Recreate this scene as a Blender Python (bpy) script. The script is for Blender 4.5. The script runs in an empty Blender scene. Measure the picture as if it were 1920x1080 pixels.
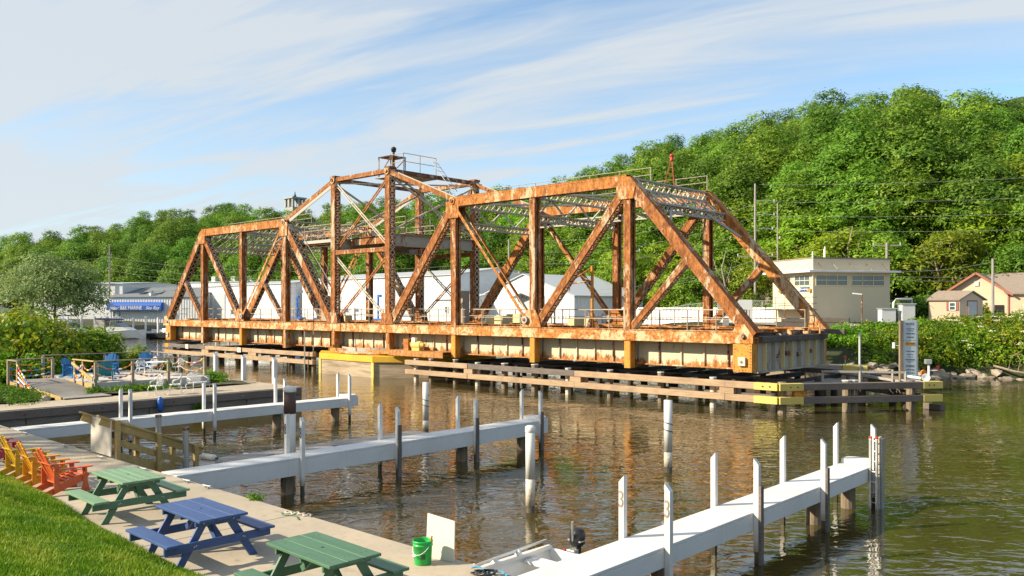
import bpy, math, random
import numpy as np
from mathutils import Vector, Matrix, Euler

scene = bpy.context.scene
COL = scene.collection
rnd = random.Random(7)
R = math.radians

# ------------------------------------------------------------------ camera
YAW = 42.6
cam_data = bpy.data.cameras.new('camera')
cam_data.sensor_width = 36.0
cam_data.lens = 1573.0 / 1920.0 * 36.0
cam_data.shift_y = 36.5 / 1920.0
cam_data.clip_start = 0.1
cam_data.clip_end = 3000.0
cam = bpy.data.objects.new('camera', cam_data)
COL.objects.link(cam)
cam.location = (0, 0, 4.9)
cam.rotation_euler = (R(90), 0, R(YAW))
scene.camera = cam

# ------------------------------------------------------------------ light
SUN_EL, SUN_AZ = 29.0, 217.0            # azimuth clockwise from +Y
w = bpy.data.worlds.new('World')
scene.world = w
w.use_nodes = True
nt = w.node_tree
for n in list(nt.nodes):
    nt.nodes.remove(n)
def wn(t, **kw):
    n = nt.nodes.new(t)
    for k, v in kw.items():
        setattr(n, k, v)
    return n
L = nt.links.new
out = wn('ShaderNodeOutputWorld')
bg = wn('ShaderNodeBackground')
bg.inputs['Strength'].default_value = 0.125
sky = wn('ShaderNodeTexSky', sky_type='NISHITA')
sky.sun_disc = False
sky.sun_elevation = R(SUN_EL)
sky.sun_rotation = R(SUN_AZ)
sky.air_density = 0.95
sky.dust_density = 0.15
sky.ozone_density = 1.3
tc = wn('ShaderNodeTexCoord')
sep = wn('ShaderNodeSeparateXYZ')
L(tc.outputs['Generated'], sep.inputs[0])
def wmath(op, a, b=None, c=None, clamp=False):
    n = wn('ShaderNodeMath', operation=op)
    n.use_clamp = clamp
    for i, v in enumerate((a, b, c)):
        if v is None:
            continue
        if isinstance(v, (int, float)):
            n.inputs[i].default_value = v
        else:
            L(v, n.inputs[i])
    return n.outputs[0]
# high thin cloud sheet: the direction is carried to a flat layer overhead
zc_ = wmath('ADD', wmath('MAXIMUM', sep.outputs['Z'], 0.0), 0.16)
px_ = wmath('DIVIDE', sep.outputs['X'], zc_)
py_ = wmath('DIVIDE', sep.outputs['Y'], zc_)
comb = wn('ShaderNodeCombineXYZ')
L(px_, comb.inputs[0]); L(py_, comb.inputs[1])
def cloud(scale, rot, stretch, detail, lo, hi, dist=0.6, off=(0, 0, 0)):
    m0 = wn('ShaderNodeMapping')
    m0.inputs['Rotation'].default_value = (0, 0, R(rot))
    L(comb.outputs[0], m0.inputs[0])
    mp = wn('ShaderNodeMapping')
    mp.inputs['Scale'].default_value = stretch
    mp.inputs['Location'].default_value = off
    L(m0.outputs[0], mp.inputs[0])
    nz = wn('ShaderNodeTexNoise')
    nz.inputs['Scale'].default_value = scale
    nz.inputs['Detail'].default_value = detail
    nz.inputs['Roughness'].default_value = 0.55
    nz.inputs['Distortion'].default_value = dist
    L(mp.outputs[0], nz.inputs['Vector'])
    mr = wn('ShaderNodeMapRange', interpolation_type='SMOOTHSTEP')
    mr.inputs['From Min'].default_value = lo
    mr.inputs['From Max'].default_value = hi
    L(nz.outputs['Fac'], mr.inputs['Value'])
    return mr.outputs[0]
SX, SY = math.sin(R(SUN_AZ)), math.cos(R(SUN_AZ))
toward = wmath('ADD', wmath('MULTIPLY', sep.outputs['X'], SX), wmath('MULTIPLY', sep.outputs['Y'], SY))
veil = wn('ShaderNodeMapRange', interpolation_type='SMOOTHSTEP')
veil.inputs['From Min'].default_value = -0.35
veil.inputs['From Max'].default_value = 0.55
L(toward, veil.inputs['Value'])
low = wn('ShaderNodeMapRange', interpolation_type='SMOOTHSTEP')
low.inputs['From Min'].default_value = 0.30
low.inputs['From Max'].default_value = 0.0
L(sep.outputs['Z'], low.inputs['Value'])
c1 = cloud(1.0, -24, (0.36, 1.25, 1), 8, 0.33, 0.66, 0.8, (0.3, 0.15, 0))
c2 = cloud(2.1, -17, (0.30, 1.5, 1), 12, 0.42, 0.70, 1.4, (1.7, 0.4, 0))
m = wmath('ADD', wmath('MULTIPLY', c1, 0.70), wmath('MULTIPLY', c2, 0.55))
m = wmath('ADD', m, wmath('MULTIPLY', veil.outputs[0], 0.50))
m = wmath('ADD', m, wmath('MULTIPLY', low.outputs[0], 0.16))
m = wmath('MINIMUM', m, 0.93, clamp=True)
mix = wn('ShaderNodeMix', data_type='RGBA')
L(m, mix.inputs['Factor'])
clr = wn('ShaderNodeMix', data_type='RGBA', blend_type='MULTIPLY')
clr.inputs['Factor'].default_value = 1.0
L(sky.outputs[0], clr.inputs[6])
clr.inputs[7].default_value = (0.66, 0.84, 0.90, 1)
L(clr.outputs[2], mix.inputs[6])
mix.inputs[7].default_value = (2.98, 3.20, 3.38, 1)
L(mix.outputs[2], bg.inputs['Color'])
L(bg.outputs[0], out.inputs['Surface'])

sun_data = bpy.data.lights.new('sun', 'SUN')
sun_data.energy = 4.7
sun_data.angle = R(0.6)
sun_data.color = (1.0, 0.86, 0.64)
sun = bpy.data.objects.new('sun', sun_data)
COL.objects.link(sun)
sun.location = (-40, -40, 60)
ldir = Vector((-SX * math.cos(R(SUN_EL)), -SY * math.cos(R(SUN_EL)), -math.sin(R(SUN_EL))))
sun.rotation_euler = ldir.to_track_quat('-Z', 'Y').to_euler()

scene.view_settings.view_transform = 'Standard'
scene.view_settings.look = 'None'
scene.view_settings.gamma = 1.0
scene.view_settings.use_curve_mapping = False
scene.view_settings.exposure = 0.95
scene.render.engine = 'CYCLES'
scene.cycles.max_bounces = 6
scene.cycles.diffuse_bounces = 3
scene.cycles.glossy_bounces = 3
scene.cycles.transparent_max_bounces = 8
scene.cycles.caustics_reflective = False
scene.cycles.caustics_refractive = False
try:
    scene.cycles.use_denoising = True
except Exception:
    pass

# ------------------------------------------------------------------ mesh helpers
def V(*a):
    return Vector(a[0] if len(a) == 1 else a)

class MB:
    """collects faces, then becomes ONE mesh object"""
    def __init__(self):
        self.v = []
        self.f = []
    def add(self, verts, faces):
        o = len(self.v)
        self.v.extend([tuple(p) for p in verts])
        self.f.extend([tuple(i + o for i in f) for f in faces])
        return self
    def box(self, x0, x1, y0, y1, z0, z1):
        vs = [(x, y, z) for z in (z0, z1) for y in (y0, y1) for x in (x0, x1)]
        return self.add(vs, [(0, 2, 3, 1), (4, 5, 7, 6), (0, 1, 5, 4), (2, 6, 7, 3), (0, 4, 6, 2), (1, 3, 7, 5)])
    def cbox(self, c, s, rz=0.0, m=None):
        M = m if m is not None else Matrix.Rotation(rz, 3, 'Z')
        c = V(c)
        vs = [c + M @ V(x * s[0] / 2, y * s[1] / 2, z * s[2] / 2) for z in (-1, 1) for y in (-1, 1) for x in (-1, 1)]
        return self.add(vs, [(0, 2, 3, 1), (4, 5, 7, 6), (0, 1, 5, 4), (2, 6, 7, 3), (0, 4, 6, 2), (1, 3, 7, 5)])
    def bar(self, p0, p1, wid, dep, up=(0, 0, 1)):
        """box from p0 to p1; wid across (axis x up), dep along up"""
        p0, p1 = V(p0), V(p1)
        a = (p1 - p0).normalized()
        u = V(up)
        s = a.cross(u)
        if s.length < 1e-4:
            u = V(0, 1, 0) if abs(a.y) < 0.9 else V(1, 0, 0)
            s = a.cross(u)
        s.normalize()
        u = s.cross(a).normalized()
        vs = []
        for p in (p0, p1):
            for e, d in ((-1, -1), (1, -1), (1, 1), (-1, 1)):
                vs.append(p + s * e * wid / 2 + u * d * dep / 2)
        return self.add(vs, [(0, 1, 2, 3), (7, 6, 5, 4), (0, 4, 5, 1), (1, 5, 6, 2), (2, 6, 7, 3), (3, 7, 4, 0)])
    def tube(self, p0, p1, r0, r1=None, n=10, caps=True):
        r1 = r0 if r1 is None else r1
        p0, p1 = V(p0), V(p1)
        a = (p1 - p0).normalized()
        u = V(0, 0, 1) if abs(a.z) < 0.9 else V(1, 0, 0)
        s = a.cross(u).normalized()
        u = s.cross(a)
        vs = []
        for p, r in ((p0, r0), (p1, r1)):
            for k in range(n):
                t = 2 * math.pi * k / n
                vs.append(p + s * math.cos(t) * r + u * math.sin(t) * r)
        fs = [(k, (k + 1) % n, n + (k + 1) % n, n + k) for k in range(n)]
        if caps:
            fs += [tuple(range(n))[::-1], tuple(range(n, 2 * n))]
        return self.add(vs, fs)
    def path(self, pts, r, n=6):
        """tube along a polyline"""
        pts = [V(p) for p in pts]
        vs, fs = [], []
        for i, p in enumerate(pts):
            a = (pts[min(i + 1, len(pts) - 1)] - pts[max(i - 1, 0)])
            a = a.normalized() if a.length > 1e-6 else V(0, 0, 1)
            u = V(0, 0, 1) if abs(a.z) < 0.95 else V(1, 0, 0)
            s = a.cross(u).normalized()
            u = s.cross(a)
            rr = r[i] if isinstance(r, (list, tuple)) else r
            for k in range(n):
                t = 2 * math.pi * k / n
                vs.append(p + s * math.cos(t) * rr + u * math.sin(t) * rr)
        for i in range(len(pts) - 1):
            for k in range(n):
                a, b = i * n + k, i * n + (k + 1) % n
                fs.append((a, b, b + n, a + n))
        fs.append(tuple(range(n))[::-1])
        fs.append(tuple(range((len(pts) - 1) * n, len(pts) * n)))
        return self.add(vs, fs)
    def lathe(self, c, prof, n=20):
        """prof: list of (r, z)"""
        c = V(c)
        vs, fs = [], []
        for r, z in prof:
            for k in range(n):
                t = 2 * math.pi * k / n
                vs.append(c + V(r * math.cos(t), r * math.sin(t), z))
        for i in range(len(prof) - 1):
            for k in range(n):
                a, b = i * n + k, i * n + (k + 1) % n
                fs.append((a, b, b + n, a + n))
        return self.add(vs, fs)
    def prism(self, poly, axis, t0, t1):
        """poly: 2-D outline; axis 'x','y','z' the extrusion axis"""
        def P(a, b, t):
            return {'x': (t, a, b), 'y': (a, t, b), 'z': (a, b, t)}[axis]
        n = len(poly)
        vs = [P(a, b, t0) for a, b in poly] + [P(a, b, t1) for a, b in poly]
        fs = [tuple(range(n))[::-1], tuple(range(n, 2 * n))]
        fs += [(k, (k + 1) % n, n + (k + 1) % n, n + k) for k in range(n)]
        return self.add(vs, fs)
    def mesh(self, name, loc=(0, 0, 0), rz=0.0):
        me = bpy.data.meshes.new(name)
        vs = self.v
        if any(loc) or rz:
            c, s = math.cos(-rz), math.sin(-rz)
            vs = []
            for x, y, z in self.v:
                x, y, z = x - loc[0], y - loc[1], z - loc[2]
                vs.append((x * c - y * s, x * s + y * c, z))
        me.from_pydata(vs, [], self.f)
        return me
    def build(self, name, mat, parent=None, world=True, bevel=0.0, smooth=False, loc=None):
        """world: coordinates collected are world coordinates of the finished thing"""
        root = parent
        while root is not None and root.parent is not None:
            root = root.parent
        org = (0, 0, 0)
        if root is not None and world:
            org = tuple(root.location)
        me = self.mesh(name, org)
        if mat is not None:
            me.materials.append(mat)
        fix_normals(me)
        o = bpy.data.objects.new(name, me)
        COL.objects.link(o)
        if parent is not None:
            o.parent = parent
        if loc is not None:
            o.location = loc
        if smooth:
            me.shade_smooth()
        if bevel:
            b = o.modifiers.new('edge', 'BEVEL')
            b.width = bevel
            b.segments = 2
            b.limit_method = 'ANGLE'
            b.angle_limit = R(40)
        return o

import bmesh
def fix_normals(me):
    bm = bmesh.new()
    bm.from_mesh(me)
    bmesh.ops.recalc_face_normals(bm, faces=bm.faces)
    bm.to_mesh(me)
    bm.free()

def tag(o, label, cat=None, group=None, kind=None):
    if label:
        o['label'] = label
    if cat:
        o['category'] = cat
    if group:
        o['group'] = group
    if kind:
        o['kind'] = kind
    return o

def thing(name, label, cat, loc=(0, 0, 0), rz=0.0, group=None):
    o = bpy.data.objects.new(name, None)
    o.empty_display_size = 0.2
    COL.objects.link(o)
    o.location = loc
    o.rotation_euler = (0, 0, rz)
    return tag(o, label, cat, group)

def struct(name, mb, mat, smooth=False, bevel=0.0):
    o = mb.build(name, mat, None, smooth=smooth, bevel=bevel)
    o['kind'] = 'structure'
    return o

def copy_tree(o, parent=None):
    c = o.copy()
    COL.objects.link(c)
    c.parent = parent
    for ch in o.children:
        copy_tree(ch, c)
    return c

def share(src, parent, loc=None, rot=None, name=None):
    """another object with the same mesh data"""
    c = bpy.data.objects.new(name or src.name.split('.')[0], src.data)
    COL.objects.link(c)
    c.parent = parent
    if loc is not None:
        c.location = loc
    if rot is not None:
        c.rotation_euler = rot
    for md in src.modifiers:
        if md.type == 'BEVEL':
            b = c.modifiers.new('edge', 'BEVEL')
            b.width, b.segments, b.limit_method, b.angle_limit = md.width, md.segments, md.limit_method, md.angle_limit
    return c

def text_mesh(body, size, depth=0.004, shear=0.0):
    cu = bpy.data.curves.new('lettering', 'FONT')
    cu.body = body
    cu.size = size
    cu.extrude = depth
    cu.shear = shear
    cu.align_x = 'CENTER'
    cu.align_y = 'CENTER'
    tmp = bpy.data.objects.new('lettering', cu)
    me = bpy.data.meshes.new_from_object(tmp)
    bpy.data.objects.remove(tmp)
    me.name = 'lettering'
    return me

def lettering(body, size, mat, parent, loc, rot, depth=0.004, shear=0.0, width=None, name='lettering'):
    me = text_mesh(body, size, depth, shear)
    if width:
        xs = [v.co.x for v in me.vertices]
        k = width / (max(xs) - min(xs))
        for v in me.vertices:
            v.co.x *= k
    me.materials.append(mat)
    o = bpy.data.objects.new(name, me)
    COL.objects.link(o)
    o.parent = parent
    root = parent
    while root.parent is not None:
        root = root.parent
    o.location = V(loc) - V(root.location)
    o.rotation_euler = rot
    return o
# ------------------------------------------------------------------ materials
def new_mat(name):
    m = bpy.data.materials.new(name)
    m.use_nodes = True
    t = m.node_tree
    b = t.nodes['Principled BSDF']
    return m, t, b

def node(t, ty, **kw):
    n = t.nodes.new(ty)
    for k, v in kw.items():
        setattr(n, k, v)
    return n

def coords(t, kind='Object', scale=(1, 1, 1), rot=(0, 0, 0)):
    c = node(t, 'ShaderNodeTexCoord')
    mp = node(t, 'ShaderNodeMapping')
    mp.inputs['Scale'].default_value = scale
    mp.inputs['Rotation'].default_value = rot
    t.links.new(c.outputs[kind], mp.inputs[0])
    return mp.outputs[0]

def noise(t, vec, scale, detail=6, rough=0.6, dist=0.0):
    n = node(t, 'ShaderNodeTexNoise')
    n.inputs['Scale'].default_value = scale
    n.inputs['Detail'].default_value = detail
    n.inputs['Roughness'].default_value = rough
    n.inputs['Distortion'].default_value = dist
    t.links.new(vec, n.inputs['Vector'])
    return n.outputs['Fac']

def ramp(t, fac, stops, interp='LINEAR'):
    r = node(t, 'ShaderNodeValToRGB')
    r.color_ramp.interpolation = interp
    el = r.color_ramp.elements
    while len(el) < len(stops):
        el.new(0.5)
    for e, (p, c) in zip(el, stops):
        e.position = p
        e.color = (*c, 1) if len(c) == 3 else c
    t.links.new(fac, r.inputs[0])
    return r.outputs['Color']

def mixc(t, fac, a, b, blend='MIX'):
    n = node(t, 'ShaderNodeMix', data_type='RGBA', blend_type=blend)
    for s, v in ((n.inputs['Factor'], fac), (n.inputs[6], a), (n.inputs[7], b)):
        if isinstance(v, (int, float)):
            s.default_value = v
        elif isinstance(v, tuple):
            s.default_value = (*v, 1) if len(v) == 3 else v
        else:
            t.links.new(v, s)
    return n.outputs[2]

def rangen(t, val, a, b, lo=0.0, hi=1.0):
    n = node(t, 'ShaderNodeMapRange', interpolation_type='SMOOTHSTEP')
    n.inputs['From Min'].default_value = a
    n.inputs['From Max'].default_value = b
    n.inputs['To Min'].default_value = lo
    n.inputs['To Max'].default_value = hi
    t.links.new(val, n.inputs['Value'])
    return n.outputs[0]

def bump(t, b, h, strength=0.3, dist=0.02):
    n = node(t, 'ShaderNodeBump')
    n.inputs['Strength'].default_value = strength
    n.inputs['Distance'].default_value = dist
    t.links.new(h, n.inputs['Height'])
    t.links.new(n.outputs[0], b.inputs['Normal'])
    return n

def sc(c, k):
    return tuple(min(1, x * k) for x in c)

def plain(name, col, rough=0.6, var=0.14, scale=2.0, bs=30.0, bstr=0.15, metal=0.0, spec=0.5, wear=None, wear_amt=0.62, stretch=(1, 1, 1)):
    """one colour, mottled; wear = colour showing through in worn patches"""
    m, t, b = new_mat(name)
    v = coords(t, 'Object', stretch)
    n1 = noise(t, v, scale, 5)
    n2 = noise(t, v, scale * 9, 4)
    c = ramp(t, n1, [(0.25, sc(col, 1 - var)), (0.5, col), (0.75, sc(col, 1 + var))])
    c = mixc(t, rangen(t, n2, 0.35, 0.75, 0.0, 0.35), c, sc(col, 1 - var * 1.6))
    if wear:
        n3 = noise(t, v, scale * 4.5, 7, 0.7)
        c = mixc(t, rangen(t, n3, wear_amt, wear_amt + 0.06), c, wear)
    t.links.new(c, b.inputs['Base Color'])
    b.inputs['Roughness'].default_value = rough
    b.inputs['Metallic'].default_value = metal
    b.inputs['Specular IOR Level'].default_value = spec
    if bstr:
        bump(t, b, noise(t, v, bs, 4), bstr, 0.01)
    return m

def timber(name, light, dark, grain=(0.5, 9, 9), rough=0.8, bstr=0.5, stain=None):
    m, t, b = new_mat(name)
    v = coords(t, 'Object', grain)
    v2 = coords(t, 'Object')
    g = noise(t, v, 3.0, 8, 0.65, 0.4)
    p = noise(t, v2, 0.8, 4)
    c = ramp(t, g, [(0.28, dark), (0.5, tuple((a + d) / 2 for a, d in zip(light, dark))), (0.68, light)])
    c = mixc(t, rangen(t, p, 0.35, 0.7, 0, 0.45), c, sc(dark, 0.9))
    if stain:
        c = mixc(t, rangen(t, noise(t, v2, 1.7, 5), 0.55, 0.7, 0, 0.6), c, stain)
    t.links.new(c, b.inputs['Base Color'])
    b.inputs['Roughness'].default_value = rough
    bump(t, b, g, bstr, 0.012)
    return m

def rusty(name, rust_lo, rust_hi, paint, paint_at=0.60, streak=False, scale=1.0, dark=(0.06, 0.026, 0.018), low=None):
    m, t, b = new_mat(name)
    v = coords(t, 'Object', (1, 1, 0.22) if streak else (1, 1, 1))
    vf = coords(t, 'Object')
    vm = coords(t, 'Object', (1, 1, 0.5) if streak else (1, 1, 1))
    n1 = noise(t, v, 1.1 * scale, 8, 0.72, 0.6)
    n2 = noise(t, vm, 5.2 * scale, 9, 0.78, 0.3)
    n3 = noise(t, vf, 14 * scale, 5, 0.7)
    c = ramp(t, n2, [(0.30, dark), (0.42, rust_lo), (0.56, rust_hi), (0.74, sc(rust_hi, 1.25))])
    c = mixc(t, rangen(t, n3, 0.5, 0.75, 0, 0.55), c, rust_lo)
    s = node(t, 'ShaderNodeMath', operation='ADD')
    k = node(t, 'ShaderNodeMath', operation='MULTIPLY')
    k.inputs[1].default_value = 0.45
    t.links.new(n2, k.inputs[0])
    t.links.new(n1, s.inputs[0]); t.links.new(k.outputs[0], s.inputs[1])
    sv = s.outputs[0]
    if low:
        # rust gathers along the lower edge where water stands
        sx = node(t, 'ShaderNodeSeparateXYZ')
        t.links.new(vf, sx.inputs[0])
        lo_ = rangen(t, sx.outputs['Z'], low[0], low[1], -low[2], 0.0)
        s2 = node(t, 'ShaderNodeMath', operation='ADD')
        t.links.new(sv, s2.inputs[0]); t.links.new(lo_, s2.inputs[1])
        sv = s2.outputs[0]
    pf = rangen(t, sv, paint_at + 0.17, paint_at + 0.26)
    pc = mixc(t, rangen(t, n3, 0.3, 0.7), sc(paint, 0.82), paint)
    c = mixc(t, pf, c, pc)
    t.links.new(c, b.inputs['Base Color'])
    b.inputs['Roughness'].default_value = 0.82
    b.inputs['Specular IOR Level'].default_value = 0.25
    bump(t, b, n2, 0.35, 0.02)
    return m

def siding(name, col, rough=0.5):
    return plain(name, col, rough, 0.06, 0.15, 3, 0.05, spec=0.4)

M = {}
M['rust'] = rusty('rusted steel', (0.165, 0.058, 0.022), (0.37, 0.142, 0.040), (0.54, 0.42, 0.28), 0.585, True, dark=(0.10, 0.036, 0.018))
M['rust_dark'] = rusty('dark rusted steel', (0.10, 0.04, 0.025), (0.20, 0.085, 0.04), (0.42, 0.38, 0.32), 0.55)
M['rust_orange'] = rusty('orange rusted steel', (0.24, 0.085, 0.024), (0.47, 0.19, 0.048), (0.58, 0.45, 0.28), 0.57, True, dark=(0.16, 0.055, 0.022))
M['chord'] = rusty('rusted cream chord', (0.30, 0.105, 0.028), (0.56, 0.235, 0.06), (0.64, 0.48, 0.28), 0.525, dark=(0.17, 0.06, 0.026))
M['lace'] = rusty('laced steel', (0.16, 0.07, 0.035), (0.30, 0.15, 0.07), (0.54, 0.48, 0.38), 0.42)
M['grey_lace'] = rusty('grey painted laced steel', (0.17, 0.10, 0.06), (0.28, 0.17, 0.10), (0.46, 0.45, 0.41), 0.36)
M['web'] = rusty('streaked cream web plate', (0.26, 0.11, 0.04), (0.50, 0.24, 0.08), (0.64, 0.57, 0.41), 0.405, streak=True, low=(0.15, 0.85, 0.22))
M['web_grey'] = rusty('streaked grey web plate', (0.15, 0.08, 0.045), (0.28, 0.15, 0.07), (0.42, 0.40, 0.34), 0.43, streak=True)
M['yellow_steel'] = plain('yellow painted steel', (0.60, 0.255, 0.022), 0.6, 0.2, 1.5, 30, 0.15, wear=(0.30, 0.11, 0.03), wear_amt=0.545)
M['yellow_paint'] = plain('yellow painted concrete', (0.70, 0.41, 0.025), 0.65, 0.18, 0.8, 30, 0.1, wear=(0.42, 0.27, 0.10), wear_amt=0.62)
M['pale_yellow'] = plain('faded yellow plate', (0.62, 0.50, 0.13), 0.6, 0.12, 1.2, 30, 0.1, wear=(0.4, 0.3, 0.12), wear_amt=0.68)
M['cream_edge'] = plain('cream stiffener paint', (0.62, 0.52, 0.27), 0.6, 0.18, 1.5, 30, 0.1, wear=(0.25, 0.12, 0.05), wear_amt=0.66)
M['steel_grey'] = plain('galvanised steel', (0.42, 0.43, 0.43), 0.42, 0.15, 4, 60, 0.1, metal=0.6, wear=(0.28, 0.16, 0.08), wear_amt=0.7)
M['pipe'] = plain('weathered pipe rail', (0.36, 0.31, 0.24), 0.55, 0.2, 3, 60, 0.1, wear=(0.30, 0.14, 0.06), wear_amt=0.56)
M['white'] = plain('white painted timber', (0.64, 0.635, 0.62), 0.5, 0.08, 0.9, 40, 0.10, wear=(0.50, 0.47, 0.42), wear_amt=0.685)
def dock_white():
    m, t, b = new_mat('weathered white dock paint')
    v = coords(t, 'Object')
    vs_ = coords(t, 'Object', (3.0, 3.0, 0.5))
    c = ramp(t, noise(t, v, 0.7, 7, 0.65), [(0.3, (0.58, 0.575, 0.55)), (0.5, (0.68, 0.675, 0.66)), (0.7, (0.72, 0.715, 0.70))])
    c = mixc(t, rangen(t, noise(t, vs_, 2.2, 6, 0.7), 0.56, 0.72, 0, 0.40), c, (0.44, 0.41, 0.35))
    c = mixc(t, rangen(t, noise(t, v, 13, 4, 0.6), 0.70, 0.74, 0, 0.75), c, (0.30, 0.26, 0.20))
    c = mixc(t, rangen(t, noise(t, v, 4.5, 6, 0.75, 1.5), 0.64, 0.69, 0, 0.5), c, (0.46, 0.44, 0.40))
    # scum line just above the water on anything this low
    g_ = node(t, 'ShaderNodeNewGeometry')
    sx = node(t, 'ShaderNodeSeparateXYZ')
    t.links.new(g_.outputs['Position'], sx.inputs[0])
    c = mixc(t, rangen(t, sx.outputs['Z'], 0.50, 0.26, 0, 0.75), c, (0.26, 0.21, 0.13))
    t.links.new(c, b.inputs['Base Color'])
    b.inputs['Roughness'].default_value = 0.55
    bump(t, b, noise(t, v, 30, 4), 0.12, 0.01)
    return m
M['white'] = dock_white()
M['vinyl'] = plain('white vinyl sleeve', (0.70, 0.69, 0.66), 0.38, 0.04, 1.5, 40, 0.03)
M['dirty_white'] = plain('stained white sleeve', (0.66, 0.60, 0.50), 0.5, 0.2, 3.0, 40, 0.1, wear=(0.36, 0.27, 0.16), wear_amt=0.56)
M['wet_pile'] = plain('wet algae pile', (0.055, 0.045, 0.026), 0.35, 0.4, 3, 30, 0.4)
M['brown_band'] = plain('brown rubber band', (0.09, 0.045, 0.035), 0.6, 0.2, 3, 40, 0.1)
M['pile'] = timber('timber pile', (0.34, 0.27, 0.19), (0.12, 0.09, 0.06), (7, 7, 0.6))
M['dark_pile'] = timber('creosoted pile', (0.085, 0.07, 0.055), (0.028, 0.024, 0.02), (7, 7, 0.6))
M['wale'] = timber('weathered wale timber', (0.55, 0.39, 0.24), (0.26, 0.175, 0.11), (0.45, 9, 9), stain=(0.25, 0.19, 0.14))
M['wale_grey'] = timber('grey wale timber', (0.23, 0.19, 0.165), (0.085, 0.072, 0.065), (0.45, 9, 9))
M['tie'] = timber('old tie timber', (0.15, 0.125, 0.11), (0.045, 0.04, 0.036), (9, 0.5, 9))
M['deckwood'] = timber('silvered deck board', (0.44, 0.41, 0.37), (0.24, 0.22, 0.20), (9, 0.5, 9))
M['whitewash'] = timber('peeling white deck board', (0.66, 0.64, 0.60), (0.42, 0.39, 0.35), (0.8, 4, 9), stain=(0.36, 0.31, 0.26))
M['rail_wood'] = timber('grey rail timber', (0.42, 0.35, 0.26), (0.20, 0.16, 0.12), (6, 6, 0.6))
M['new_wood'] = timber('tan treated lumber', (0.54, 0.39, 0.15), (0.36, 0.25, 0.09), (3, 3, 3), bstr=0.2)
M['sheet_wood'] = timber('grey bulkhead plank', (0.26, 0.24, 0.205), (0.115, 0.105, 0.09), (3, 0.6, 8))
M['concrete'] = None
M['pier_conc'] = None
M['asphalt'] = plain('asphalt', (0.05, 0.05, 0.052), 0.9, 0.2, 1, 30, 0.3)
M['ballast'] = plain('pale ballast', (0.36, 0.31, 0.25), 0.95, 0.35, 3, 9, 1.0)
M['ground'] = plain('bare earth and weeds', (0.085, 0.085, 0.035), 0.95, 0.4, 0.6, 6, 0.6)
M['forest_floor'] = plain('forest floor', (0.035, 0.045, 0.016), 1.0, 0.4, 0.2, 3, 0.5)
M['rock'] = plain('riprap stone', (0.32, 0.27, 0.21), 0.9, 0.35, 1.3, 9, 0.6, wear=(0.12, 0.10, 0.08), wear_amt=0.58)
M['cream'] = plain('cream stucco', (0.62, 0.55, 0.395), 0.8, 0.05, 0.5, 14, 0.12)
M['cream_trim'] = plain('cream trim', (0.70, 0.62, 0.42), 0.6, 0.05, 1, 30, 0.05)
M['canopy_white'] = plain('white canopy edge', (0.72, 0.72, 0.70), 0.5, 0.08, 1, 30, 0.05)
M['beige_wall'] = plain('beige clapboard', (0.62, 0.47, 0.33), 0.7, 0.05, 0.5, 20, 0.1)
M['beige_shade'] = plain('shaded beige clapboard', (0.62, 0.50, 0.37), 0.7, 0.05, 0.5, 20, 0.1)  # greyer copy of the clapboard, with the gable end's shade in the colour
M['red_trim'] = plain('brick red trim', (0.33, 0.12, 0.08), 0.6, 0.1, 1, 30, 0.05)
M['shingle'] = plain('brown grey shingle', (0.27, 0.22, 0.18), 0.9, 0.25, 6, 30, 0.5)
M['shingle_grey'] = plain('grey shingle', (0.17, 0.19, 0.205), 0.9, 0.2, 6, 30, 0.5)
M['shed_wall'] = siding('white steel siding', (0.70, 0.72, 0.74))
M['shed_roof'] = siding('pale steel roof', (0.46, 0.49, 0.53), 0.4)
M['awning'] = plain('blue awning canvas', (0.010, 0.105, 0.48), 0.6, 0.1, 1, 30, 0.05)
M['sign_white'] = plain('white lettering', (0.85, 0.85, 0.85), 0.6, 0.02, 1, 30, 0)
M['sign_blue'] = plain('blue sign panel', (0.01, 0.06, 0.24), 0.5, 0.05, 1, 30, 0)
M['sign_face'] = plain('pale notice board', (0.52, 0.60, 0.66), 0.5, 0.05, 1.5, 30, 0.02)
M['sign_ink'] = plain('dark sign lettering', (0.06, 0.07, 0.10), 0.6, 0.1, 1, 30, 0)
M['caution'] = plain('yellow caution panel', (0.75, 0.36, 0.01), 0.5, 0.05, 1, 30, 0)
M['black'] = plain('black plastic', (0.018, 0.018, 0.02), 0.35, 0.2, 6, 40, 0.05)
M['navy'] = plain('navy canvas', (0.015, 0.03, 0.10), 0.7, 0.15, 3, 40, 0.1)
M['gelcoat'] = plain('white gelcoat', (0.74, 0.74, 0.72), 0.22, 0.03, 1, 30, 0, wear=(0.62, 0.60, 0.55), wear_amt=0.75)
M['boat_grey'] = plain('grey boat sole', (0.40, 0.41, 0.40), 0.5, 0.1, 3, 30, 0.1)
M['dark_hull'] = plain('dark hull paint', (0.03, 0.032, 0.04), 0.25, 0.1, 1, 30, 0)
M['red_part'] = plain('red plastic', (0.5, 0.03, 0.02), 0.4, 0.1, 4, 30, 0)
M['bucket'] = plain('green bucket plastic', (0.012, 0.40, 0.07), 0.35, 0.05, 3, 30, 0.02)
M['ink'] = plain('dark green print', (0.01, 0.10, 0.03), 0.5, 0.1, 4, 30, 0)
M['board_white'] = plain('off white board', (0.62, 0.58, 0.51), 0.5, 0.04, 1.2, 30, 0.02, wear=(0.55, 0.50, 0.42), wear_amt=0.72)
def painted(name, col):
    return plain(name, col, 0.48, 0.20, 2.6, 45, 0.22, wear=tuple(0.5 * c + 0.09 for c in col), wear_amt=0.655, stretch=(0.45, 3, 3))
M['table_green'] = painted('green painted table', (0.075, 0.175, 0.10))
M['table_pale'] = painted('sun faded green paint', (0.17, 0.30, 0.17))
M['table_blue'] = painted('blue painted table', (0.038, 0.085, 0.235))
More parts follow.
